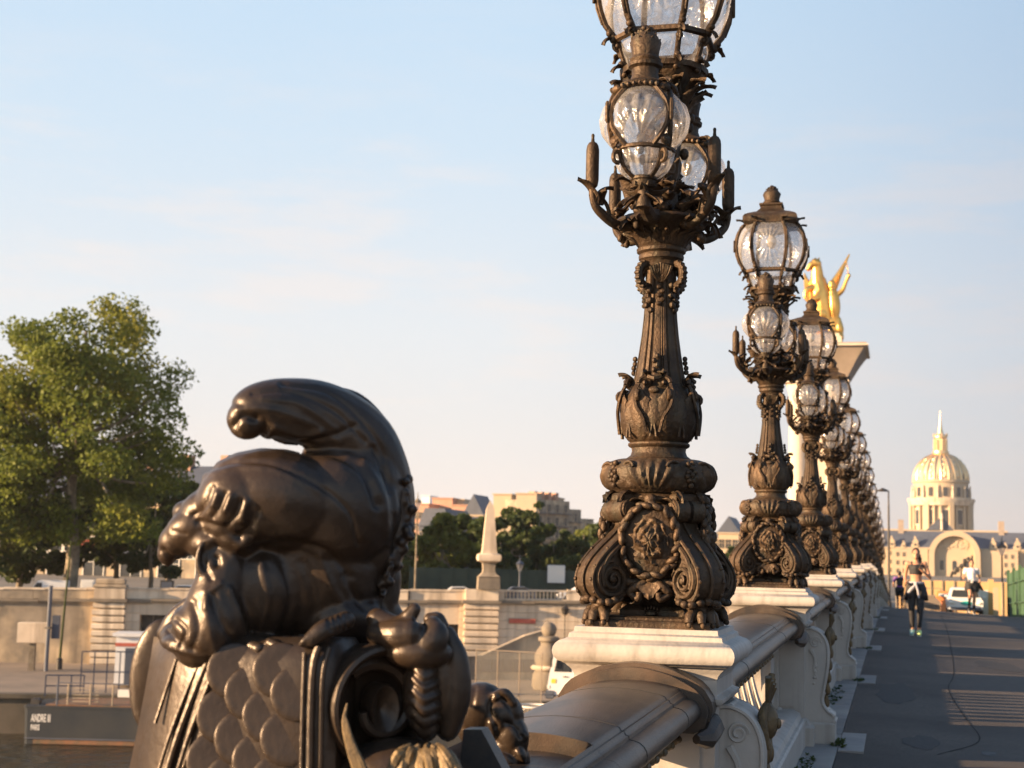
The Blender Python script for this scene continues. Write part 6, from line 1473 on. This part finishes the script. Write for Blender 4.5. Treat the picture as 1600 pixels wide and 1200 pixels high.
b = MB(); sqprof(b, [(30*kP, pz(552)), (78.5*kP, pz(551)), (78.5*kP, pz(548.5)), (30*kP, pz(547))]); b.build('cornice_rim', 'pyl', pyl, ang=30); b = MB(); sqprof(b, [(30*kP, pz(604)), (49*kP, pz(603)), (49*kP, pz(599)), (30*kP, pz(598))]); b.build('astragal', 'pyl', pyl, ang=30)
b = MB(); sqprof(b, [(38*kP, pz(546)), (38*kP, pz(532)), (34*kP, pz(529)), (34*kP, pz(526))]); b.build('plinth', 'pyl', pyl, ang=30)
YS = YP; 
SYs, PXs = SY, PXM; SY = YP; PXM = kP; LRAD = 1.28
grp_ = thing('winged_horse_group', 'gilded winged horse held by a figure, on top of the pylon', 'statue', (at(1292, 528, Y=YP)), 0)
b = MB()
limb(b, [(1288, 500, 0, 12), (1284, 478, 0, 14), (1281, 458, 0, 13), (1278, 442, 0, 11)], 12)       # rearing trunk
limb(b, [(1279, 450, -2, 10), (1277, 432, -4, 8), (1276, 418, -6, 6.5), (1274, 411, -8, 6)], 10); limb(b, [(1276, 412, -8, 6), (1268, 414, -10, 4.5), (1263, 420, -11, 3.2)], 9)
for s_ in (-1, 1): limb(b, [(1276+s_*2.5, 408, -6, 1.8), (1277+s_*3, 403, -6, 1)], 6)
limb(b, [(1272, 450, -8, 5), (1262, 452, -14, 4), (1258, 462, -16, 2.8), (1262, 470, -16, 2.4)], 8); limb(b, [(1284, 450, -8, 5), (1276, 466, -16, 4), (1268, 468, -18, 2.6), (1268, 476, -18, 2.2)], 8)
limb(b, [(1284, 492, -6, 10), (1278, 506, -8, 6), (1285, 517, -6, 4), (1282, 527, -6, 4)], 8); limb(b, [(1294, 492, 6, 10), (1288, 508, 8, 6), (1296, 518, 8, 4), (1293, 527, 8, 4)], 8)
limb(b, [(1294, 498, 14, 4), (1301, 508, 16, 5), (1298, 522, 16, 3)], 8)
o = remesh(b, .05, 2); o.transform(Matrix.Translation(-grp_.location)); finish(o, 'horse', 'gold', grp_)
def wing(pts_root, pts_tip, nm):
    w = MB()
    for i in range(9):
        t = i/8; a = Vector((interp(t, [0, 1], [pts_root[0][0], pts_root[1][0]]), interp(t, [0, 1], [pts_root[0][1], pts_root[1][1]]), 0)); c = Vector((interp(t, [0, .5, 1], [q[0] for q in pts_tip]), interp(t, [0, .5, 1], [q[1] for q in pts_tip]), 0)); m_ = a.lerp(c, .5)+Vector((pts_root[2], 0, 0))
        limb(w, [(a.x, a.y, t*4, 3), (m_.x, m_.y, 3+t*3, 3.2), (c.x, c.y, 6, 1)], 7, 4)
    me = w.mesh('m', None); me.transform(Matrix.Translation(-grp_.location)); finish(me, nm, 'gold', grp_)
wing([(1270, 452), (1274, 478), -3], [(1257, 428), (1258, 448), (1264, 474)], 'wing'); wing([(1290, 456), (1292, 470), 3], [(1327, 398), (1316, 424), (1304, 450)], 'wing')
b = MB()
limb(b, [(1303, 520, -4, 4), (1304, 500, -4, 5), (1303, 482, -4, 8), (1302, 466, -4, 7.5), (1301, 458, -4, 6)], 10); limb(b, [(1301, 456, -4, 3), (1300, 448, -4, 5), (1300, 443, -4, 4.5)], 10)
limb(b, [(1306, 462, -4, 4), (1316, 454, -5, 3), (1322, 440, -5, 2.4), (1326, 430, -5, 2.6)], 8); limb(b, [(1297, 464, -5, 4), (1290, 472, -8, 3), (1284, 466, -10, 2.2)], 8); limb(b, [(1308, 500, -2, 5), (1311, 515, -2, 6), (1314, 524, -2, 3)], 8)
limb(b, [(1299, 500, -5, 5), (1298, 514, -6, 4), (1297, 526, -6, 3.4)], 8)
o = remesh(b, .045, 2); o.transform(Matrix.Translation(-grp_.location)); finish(o, 'figure', 'gold', grp_)
b = MB(); b.tube([sp(1322, 404, -5), sp(1326, 431, -5)], .7*PXM, 6); b.ball(sp(1326, 431, -5), 3.4*PXM, 8, 6); me = b.mesh('m', None); me.transform(Matrix.Translation(-grp_.location)); finish(me, 'staff', 'gold', grp_)
b = MB(); limb(b, [(1306, 526, 0, 10), (1290, 526, 0, 11), (1276, 527, 0, 9)], 10); blob(b, 1306, 520, 9, 7, 9, 0, 2); me = remesh(b, .06, 2); me.transform(Matrix.Translation(-grp_.location)); finish(me, 'rock_base', 'gold', grp_)
SY, PXM = SYs, PXs; LRAD = 1.
# ------------------------------------------------------------------ people
MT['skin'] = mat('skin', (.50, .27, .17), .55, 0, (.44, .23, .14), 6, spec=.35); MT['hair'] = mat('dark_hair', (.035, .022, .015), .5, 0, (.06, .035, .02), 30)
MT['black'] = mat('black_sportswear', (.014, .014, .017), .7, 0, (.025, .025, .028), 12, .2, 40); MT['greyc'] = mat('grey_jersey', (.34, .33, .36), .8, 0, (.42, .41, .43), 9)
MT['shirtw'] = mat('white_tshirt', (.78, .74, .76), .8, 0, (.7, .68, .7), 8, .3, 20); MT['purple'] = mat('purple_tshirt', (.20, .07, .33), .8, 0, (.26, .11, .38), 8)
MT['neon'] = mat('neon_shoe', (.60, .75, .28), .6); MT['mint'] = mat('mint_shoe', (.40, .62, .56), .6)
def person(label, p, rz, J, clothes, hair, sc_=1.0, shoes=('black', 'black'), bun=None):
    t_ = thing('person', label, 'person', p, rz); t_.scale = (sc_, sc_, sc_)
    V = {k: Vector(v) for k, v in J.items()}
    bones = []
    def bone(n, a, b_, ra, rb, fl=1.0): bones.append((n, V[a], V[b_], ra, rb, fl))
    bone('torso', 'pel', 'waist', .128, .108); bone('torso', 'waist', 'chest', .108, .128); bone('torso', 'chest', 'nb', .122, .055); bone('neck', 'nb', 'head', .048, .046)
    for s in 'lr':
        bone('hip', 'pel', s+'hip', .11, .105); bone('thigh', s+'hip', s+'kn', .092, .056); bone('shin', s+'kn', s+'an', .055, .034); bone('calf', s+'kn', s+'cf', .05, .048); bone('foot', s+'an', s+'toe', .036, .03)
        bone('shoulder', 'chest', s+'sh', .075, .056); bone('arm', s+'sh', s+'el', .047, .036); bone('fore', s+'el', s+'wr', .036, .024); bone('hand', s+'wr', s+'pa', .024, .030)
    b = MB()
    for n, a, c, ra, rb, f in bones:
        k = 5; b.tube([a.lerp(c, q/k) for q in range(k+1)], [ra+(rb-ra)*q/k for q in range(k+1)], 12); b.ball(a, ra, 12, 8); b.ball(c, rb, 12, 8)
    h = V['head']+Vector((0, 0, .075)); b.ball(h+Vector((0, .01, .02)), (.072, .090, .105), 16, 12); b.ball(h+Vector((0, -.025, -.045)), (.052, .058, .062), 12, 10)
    b.tube([h+Vector((0, -.082, .015)), h+Vector((0, -.102, -.022)), h+Vector((0, -.085, -.03))], [.009, .015, .010], 8)
    b.ball(h+Vector((0, -.082, -.058)), (.022, .008, .006), 8, 6); b.ball(h+Vector((0, -.082, -.068)), (.019, .008, .006), 8, 6)
    for s_ in (-1, 1): b.ball(h+Vector((s_*.075, .005, -.005)), (.010, .020, .030), 8, 6); b.ball(h+Vector((s_*.03, -.072, .036)), (.022, .010, .006), 8, 6)
    # fingers
    for s in 'lr':
        pa = V[s+'pa']; d = (pa-V[s+'wr']).normalized(); side = d.cross(Vector((0, 1, 0))).normalized() if abs(d.y) < .9 else Vector((1, 0, 0)); nrm = d.cross(side)
        for q, ln in enumerate((.062, .072, .066, .050)):
            o = pa+side*(q-1.5)*.019; b.tube([o, o+d*ln*.45+nrm*.006, o+d*ln*.7+nrm*.03, o+d*ln*.6+nrm*.05], [.0098, .009, .0085, .007], 7)
        o = pa-side*.03-d*.03; b.tube([o, o-side*.022+d*.02+nrm*.008, o-side*.02+d*.045+nrm*.02], [.011, .010, .008], 7)
    me = remesh(b, .0105, 3, .5)
    co = getco(me)
    # eyes as small inset colours are separate children; label each vertex by nearest bone for the clothes
    best = np.full(len(co), 1e9); lab = np.zeros(len(co), int); par_t = np.zeros(len(co)); names = []
    for i, (n, a, c, ra, rb, f) in enumerate(bones):
        names.append(n); A = np.array(a); ab = np.array(c)-A; t = np.clip(((co-A)@ab)/(ab@ab), 0, 1); d = np.linalg.norm(co-(A+t[:, None]*ab), axis=1)/(ra+(rb-ra)*t)
        w = d < best; best[w] = d[w]; lab[w] = i; par_t[w] = t[w]
    lab_n = np.array(names)[lab]
    body = finish(me, 'body', 'skin', t_)
    no = getno(me)
    def garment(name, m_, pred, off=.010, parent=None):
        sel = np.array([pred(lab_n[i], co[i], par_t[i]) for i in range(len(co))]); idx = -np.ones(len(co), int); vs = []; fs = []
        for poly in me.polygons:
            vv = list(poly.vertices)
            if all(sel[v] for v in vv):
                f_ = []
                for v in vv:
                    if idx[v] < 0: idx[v] = len(vs); vs.append(tuple(co[v]+no[v]*off))
                    f_.append(int(idx[v]))
                fs.append(tuple(f_))
        if not fs: return None
        b2 = MB(); b2.v = vs; b2.f = fs; o = b2.build(name, m_, t_, ang=180); sd_ = o.modifiers.new('thick', 'SOLIDIFY'); sd_.thickness = .008; sd_.offset = -1; return o
    for g in clothes: garment(*g)
    hm = MB(); hm.ball(h+Vector((0, .022, .035)), (.080, .092, .103), 16, 12); hm.ball(h+Vector((0, .06, -.01)), (.068, .055, .075), 12, 8)
    if bun: 
        for q, (bx, by, bz, br) in enumerate(bun): hm.ball(h+Vector((bx, by, bz)), br, 10, 8)
    hme = remesh(hm, .010, 2); hco = getco(hme); hairm = MB()
    finish(hme, 'hair', hair, t_)
    for s_ in (-1, 1): MB().ball(h+Vector((s_*.030, -.074, .020)), (.013, .008, .007), 8, 6).build('eye', 'glass_dark', t_)
    MB().ball(h+Vector((0, -.088, -.062)), (.021, .007, .006), 8, 6).build('mouth', 'red', t_)
    for s, m_ in zip('lr', shoes):
        a, c = V[s+'an'], V[s+'toe']; d = (c-a); d = d.normalized(); f = MB()
        f.tube([a+Vector((0, .05, -.03)), a+Vector((0, .02, -.025)), a.lerp(c, .55)+Vector((0, 0, .0)), c+d*.035], [.042, .050, .047, .026], 12); f.ball(c+d*.01, (.045, .05, .032), 12, 8); f.ball(a+Vector((0, .02, -.02)), (.045, .055, .045), 12, 8)
        so = finish(remesh(f, .012, 2), 'shoe', m_, t_)
        MB().tube([a+Vector((0, .06, -.065)), c+d*.04+Vector((0, 0, -.035))], [.036, .04], 10, flat=.35).build('sole', 'cloud_white', so)
    return t_
base_w = dict(pel=(0, 0, .96), waist=(0, 0, 1.12), chest=(0, -.01, 1.33), nb=(0, 0, 1.46), head=(0, -.01, 1.52),
    lhip=(-.085, 0, .92), rhip=(.085, 0, .92), lkn=(-.085, -.05, .52), rkn=(.075, -.10, .53), lan=(-.080, .02, .11), ran=(.055, -.08, .10), ltoe=(-.09, -.13, .045), rtoe=(.06, -.24, .04), lcf=(-.085, .02, .38), rcf=(.07, -.05, .39),
    lsh=(-.165, .0, 1.41), rsh=(.165, 0, 1.41), lel=(-.215, .06, 1.15), rel=(.265, .0, 1.14), lwr=(-.20, -.12, 1.03), rwr=(.13, -.19, 1.27), lpa=(-.19, -.17, 1.03), rpa=(.09, -.21, 1.32))
torso_top = lambda n, c, t: n in ('torso', 'shoulder') and 1.20 < c[2] < 1.395 and abs(c[0]) < .155
pw = at(1432, 990, Y=31.5); pw.z = zroad(pw.x, pw.y)
w_ = person('woman jogging towards the camera in black crop top and leggings, jacket tied at her waist', pw, R(-2), base_w,
    [('crop_top', 'black', torso_top, .010), ('leggings', 'black', lambda n, c, t: (n in ('thigh', 'hip', 'shin', 'calf') or (n == 'torso' and c[2] < 1.02)) and c[2] > .16 and c[2] < 1.04, .008)], 'hair', 1.03, ('mint', 'neon'), bun=[(.05, .09, -.03, .05), (.07, .10, -.09, .045), (.08, .10, -.15, .04), (.09, .09, -.20, .03)])
b = MB()
for s_ in (-1, 1): b.tube([(s_*.075, -.115, 1.36), (s_*.085, -.08, 1.43), (s_*.085, .02, 1.45), (s_*.06, .10, 1.38)], [.012, .011, .011, .012], 8)
b.build('strap', 'black', w_)
b = MB()  # jacket hanging round the hips
nn = 40
for j, (z, r_, f) in enumerate(((1.05, .135, 0), (1.0, .15, .1), (.92, .175, .4), (.82, .195, .8), (.72, .205, 1))):
    for i in range(nn):
        a = 2*PI*i/nn; gap = 1 if math.sin(a) > -.80 else .84; rr = r_*(1+.05*f*math.sin(7*a)); b.v.append((rr*math.cos(a)*1.05, rr*math.sin(a)*.85*gap, z-.04*f*math.sin(3*a)))
for j in range(4):
    for i in range(nn):
        if j > 0 and 27 <= i <= 32: continue
        b.f.append((j*nn+i, j*nn+(i+1) % nn, (j+1)*nn+(i+1) % nn, (j+1)*nn+i))
jk = b.build('tied_jacket', 'black', w_, ang=180); sd_ = jk.modifiers.new('thick', 'SOLIDIFY'); sd_.thickness = .012
b = MB(); b.tube([(.14*math.cos(a), .125*math.sin(a), 1.035) for a in np.linspace(-PI, PI, 30)], .026, 8); b.tube([(.0, -.13, 1.03), (.0, -.17, 1.0), (.04, -.185, .88), (.055, -.18, .74)], [.024, .024, .022, .02], 8); b.tube([(0, -.13, 1.03), (-.03, -.17, .97), (-.10, -.185, .90), (-.15, -.17, .83)], [.024, .028, .034, .026], 8); b.ball((0, -.15, 1.03), (.035, .03, .03), 10, 8)
b.build('grey_sleeves', 'greyc', w_)
# second jogger, leaping stride, white shirt
J2 = dict(base_w); J2.update(lkn=(-.08, -.20, .60), lan=(-.08, .08, .24), ltoe=(-.08, .02, .10), lcf=(-.08, -.06, .46), rkn=(.07, -.04, .52), ran=(.06, .06, .12), rtoe=(.06, -.08, .03), rcf=(.07, .03, .38), lel=(-.26, .08, 1.17), lwr=(-.27, -.15, 1.10), lpa=(-.26, -.20, 1.11), rel=(.25, .10, 1.16), rwr=(.24, -.10, 1.02), rpa=(.23, -.15, 1.0))
p2 = at(1519, 958, Y=50); p2.z = zroad(p2.x, 50)+.02
w2 = person('jogger in white t-shirt and black shorts in front of the white car', p2, R(4), J2,
    [('tshirt', 'shirtw', lambda n, c, t: (n in ('torso', 'shoulder') and 1.0 < c[2] < 1.44) or (n == 'arm' and t < .62), .018), ('shorts', 'black', lambda n, c, t: (n in ('hip',) or (n == 'thigh' and t < .6) or (n == 'torso' and c[2] < 1.04)), .028), ('socks', 'black', lambda n, c, t: n in ('shin', 'calf') and t > .62, .008)], 'hair', 1.0, ('black', 'black'), bun=[(0, .04, .13, .045)])
b = MB(); nn = 30
for z, r_ in ((1.03, .14), (.95, .17), (.80, .20), (.70, .19)):
    for i in range(nn): a = 2*PI*i/nn; b.v.append((r_*math.cos(a)*1.15, r_*math.sin(a)*.8+.02, z+.03*math.sin(5*a)))
for j in range(3):
    for i in range(nn): b.f.append((j*nn+i, j*nn+(i+1) % nn, (j+1)*nn+(i+1) % nn, (j+1)*nn+i))
b.tube([(.17, 0, .98), (.26, .02, .86), (.34, .05, .74)], [.04, .05, .03], 8); b.build('tied_jacket', 'black', w2, ang=180); MB().box((-.02, -.16, 1.0), (.07, .03, .05), bev=.01).build('buckle', 'sign', w2, smooth=False)
# third runner seen from behind, purple shirt and backpack
J3 = dict(base_w); J3.update(lsh=(-.19, 0, 1.42), rsh=(.19, 0, 1.42), lel=(-.27, .03, 1.17), rel=(.27, .03, 1.17), lwr=(-.27, -.14, 1.08), rwr=(.27, -.12, 1.04), lpa=(-.25, -.19, 1.09), rpa=(.25, -.17, 1.03), lkn=(-.09, -.05, .52), rkn=(.09, -.16, .56), ran=(.08, .16, .34), rtoe=(.08, .20, .22), rcf=(.09, .0, .46))
p3 = at(1406, 950, Y=72); p3.z = zroad(p3.x, 72)
w3 = person('runner seen from behind in purple t-shirt with dark backpack', p3, R(182), J3,
    [('tshirt', 'purple', lambda n, c, t: (n in ('torso', 'shoulder') and .98 < c[2] < 1.46) or (n == 'arm' and t < .7), .02), ('shorts', 'black', lambda n, c, t: (n == 'hip' or (n == 'thigh' and t < .75) or (n == 'torso' and c[2] < 1.02)), .03), ('knee_tights', 'black', lambda n, c, t: n in ('shin', 'calf') and t < .8, .008)], 'hair', 1.06, ('black', 'red'))
MB().box((0, .17, 1.27), (.26, .12, .36), bev=.04).build('backpack', 'black', w3)
# ------------------------------------------------------------------ white car with teal oval
pc = at(1508, 957, Y=64); pc.z = zroad(pc.x, 64)
cr = thing('white_minicar', 'small white car with teal oval on its bonnet behind the white-shirted jogger', 'car', pc, 0); cr.scale = (.86, .9, .72)
prf = [(-.78, .28), (-.80, .75), (-.72, .95), (-.60, 1.42), (-.5, 1.48), (.5, 1.48), (.60, 1.42), (.72, .95), (.80, .75), (.78, .28)]
MB().prism(prf, -.2, 3.0).build('body', 'van', cr, smooth=False); MB().prism([(-.78, .30), (-.79, .8), (-.70, .90), (.70, .90), (.79, .8), (.78, .30)], -.75, -.2).build('bonnet', 'van', cr, smooth=False)
MB().prism([(-.64, .98), (-.56, 1.38), (.56, 1.38), (.64, .98)], -.25, -.205).build('windscreen', 'glass_dark', cr, smooth=False)
MB().box((0, -.77, .33), (1.4, .08, .18), bev=.02).build('bumper', 'slate', cr, smooth=False)
for s_ in (-1, 1): MB().ball((s_*.62, -.75, .66), (.13, .06, .08), 10, 6).build('headlight', 'sign', cr); MB().box((s_*.88, .0, 1.02), (.14, .1, .12), bev=.02).build('mirror', 'van', cr, smooth=False)
MB().lathe([(.01, 0), (1, 0), (1, .02), (.01, .02)], 24, M=T(0.02, -.755, .66) @ Matrix.Diagonal((.26, 1, .12, 1)) @ Matrix.Rotation(PI/2, 4, 'X')).build('teal_oval', 'teal', cr, smooth=False)
M90 = Matrix.Rotation(PI/2, 4, 'Z')
for x in (-.7, .7):
    for y in (-.35, 2.3):
        o = wheel(cr, 0, 0, .29, .18); o.matrix_local = T(x, y, 0) @ M90
# ------------------------------------------------------------------ hoardings and fences at the far end
MT['ochre'] = mat('ochre_hoarding', (.55, .36, .16), .7, 0, (.48, .31, .15), .5); MT['green'] = mat('green_corrugated_sheet', (.038, .095, .05), .6, .0, (.055, .12, .065), 1.5, col3=(.03, .075, .042), n3=.8)
Yh = 104.; a = at(1400, 905, Y=Yh); c = at(1640, 905, Y=Yh)
t_ = thing('hoarding', 'long ochre hoarding closing the far end of the bridge', 'hoarding', (a.x, Yh, -2.2), 0)
L = c.x-a.x; H_ = at(1500, 908, Y=Yh).z+2.2; n_ = 13
for i in range(n_): MB().box((L*(i+.5)/n_, 0, H_/2), (L/n_-.05, .08, H_)).build('panel', 'ochre', t_, smooth=False)
for i in range(n_+1): MB().box((L*i/n_, -.08, H_/2), (.08, .08, H_)).build('post', 'limestone_b', t_, smooth=False)
# mesh panels with thin posts in front
def posts(px0, px1, y0, Y, n, label, m_='stain', hh=None):
    a = at(px0, y0, Y=Y); c = at(px1, y0, Y=Y); zb = zroad(a.x, Y); t_ = thing('site_fence', label, 'fence', (a.x, Y, zb), 0, None); L = c.x-a.x; h_ = a.z-zb
    for i in range(n+1): MB().box((L*i/n, 0, h_/2), (.07, .07, h_)).build('post', m_, t_, smooth=False)
    for z in (h_, h_*.66, h_*.3): MB().box((L/2, 0, z), (L, .05, .05)).build('rail', m_, t_, smooth=False)
    for i in range(n): MB().box((L*(i+.5)/n, .03, h_*.42), (L/n-.1, .03, h_*.62)).build('infill', 'quay', t_, smooth=False)
posts(1412, 1470, 918, 88, 2, 'low dark site fence between the woman and the white car'); 
MT['orange'] = mat('orange_plastic', (.75, .25, .08), .6)
p = at(1480, 955, Y=80); p.z = zroad(p.x, 80)
t_ = thing('orange_barrier', 'orange plastic road barrier just left of the white car', 'barrier', p, .1)
hh = at(1480, 924, Y=80).z-p.z; MB().prism([(-.35, 0), (-.25, hh*.5), (-.55, hh*.75), (-.5, hh), (.5, hh), (.55, hh*.75), (.25, hh*.5), (.35, 0)], -.25, .25).build('shell', 'orange', t_, smooth=False); MB().box((0, -.27, hh*.85), (.9, .04, hh*.12)).build('band', 'sign', t_, smooth=False)
for i, (px0, px1, yt, m_, lab) in enumerate(((1530, 1546, 922, 'sign', 'pale concrete barrier right of the white-shirted jogger'), (1544, 1553, 905, 'ochre', 'sunlit ochre panel next to the green fence'), (1552, 1560, 918, 'cream', 'narrow cream board leaning at the green fence post'))):
    Y = 66-i*1.5; a = at(px0, 940, Y=Y); c = at(px1, 940, Y=Y); zb = zroad(a.x, Y); h_ = at(px0, yt, Y=Y).z-zb; t_ = thing('leaning_board', lab, 'board', ((a.x+c.x)/2, Y, zb), 0)
    MB().box((0, 0, h_/2), (c.x-a.x, .12, h_), bev=.01).build('board', m_, t_, smooth=False); MB().box((0, .2, h_*.2), (c.x-a.x-.05, .3, .08)).build('brace', m_, t_, smooth=False)
# dark lanterns and a distant garland sculpture
t_ = thing('garland_crane', 'dark knobbly garland rising behind the white-shirted jogger', 'garland', at(1508, 890, Y=110)); b = MB(); rn = random.Random(3); q0 = Vector(t_.location)
for i in range(22):
    t = i/21; q = at(1487+27*t+rn.uniform(-1.5, 1.5), 899-26*t**.9+rn.uniform(-2, 2), Y=110)-q0; b.ball(q, (.06+.10*rn.random(), .1, .06+.14*rn.random()), 7, 5)
b.build('garland', 'darkmetal', t_); b = MB(); b.tube([at(1519, 868, Y=110)-q0, at(1519, 905, Y=110)-q0, at(1519, 930, Y=110)-q0], .07, 6); b.tube([at(1502, 888, Y=110)-q0, at(1502, 930, Y=110)-q0], .05, 6); b.build('mast', 'darkmetal', t_)
# green corrugated fence, parallel to the road
gX = 4.5; gf = thing('green_fence', 'tall green corrugated site fence at the right edge', 'fence', (gX, 52, zroad(gX, 52)), 0)
def gz(Y): return zroad(gX, Y)-zroad(gX, 52)
Ys = [47.2, 50.3, 53.4, 56.5, 59.6, 62.7, 65.8]
for i, (a, c) in enumerate(zip(Ys[:-1], Ys[1:])):
    b = MB(); n_ = 18; h0 = 1.82
    for j in range(n_+1):
        y = a+.05+(c-a-.1)*j/n_; x = .010*(1 if (j//2) % 2 else -1)
        for zz in (0.02, h0): b.v.append((x, y-52, gz(y)+zz))
    for j in range(n_): b.f.append((2*j, 2*j+2, 2*j+3, 2*j+1))
    o = b.build('corrugated_sheet', 'green', gf, smooth=False); sd_ = o.modifiers.new('t', 'SOLIDIFY'); sd_.thickness = .01
    for zz in (.55, 1.35):
        MB().tube([(-.06, a-52, gz(a)+zz), (-.06, (a+c)/2-52, gz((a+c)/2)+zz), (-.06, c-52, gz(c)+zz)], .028, 6).build('rail', 'green', gf)
for y in Ys: MB().box((-.03, y-52, gz(y)+.98), (.12, .12, 1.96), bev=.01).build('post', 'green', gf, smooth=False)
# far corner panels facing the road
MB().box((.9, 65.8-52, gz(65.8)+.9), (1.7, .05, 1.8)).build('corrugated_sheet', 'green', gf, smooth=False)
# the bridge's opposite parapet lies outside the picture
# ------------------------------------------------------------------ morning air
hzm = bpy.data.materials.new('morning_haze'); hzm.use_nodes = True; t = hzm.node_tree; t.nodes.clear()
o_ = t.nodes.new('ShaderNodeOutputMaterial'); pv = t.nodes.new('ShaderNodeVolumePrincipled'); pv.inputs['Color'].default_value = (.93, .93, .95, 1); pv.inputs['Density'].default_value = .00010; pv.inputs['Anisotropy'].default_value = .2
t.links.new(pv.outputs[0], o_.inputs['Volume'])
hb_box = MB().box((0, 1600, 57), (6800, 4600, 138)).mesh('haze', None, False); hb_box.materials.append(hzm)
hz_o = link('haze', hb_box); hz_o['kind'] = 'stuff'; hz_o['label'] = 'thin pale morning haze over the city'
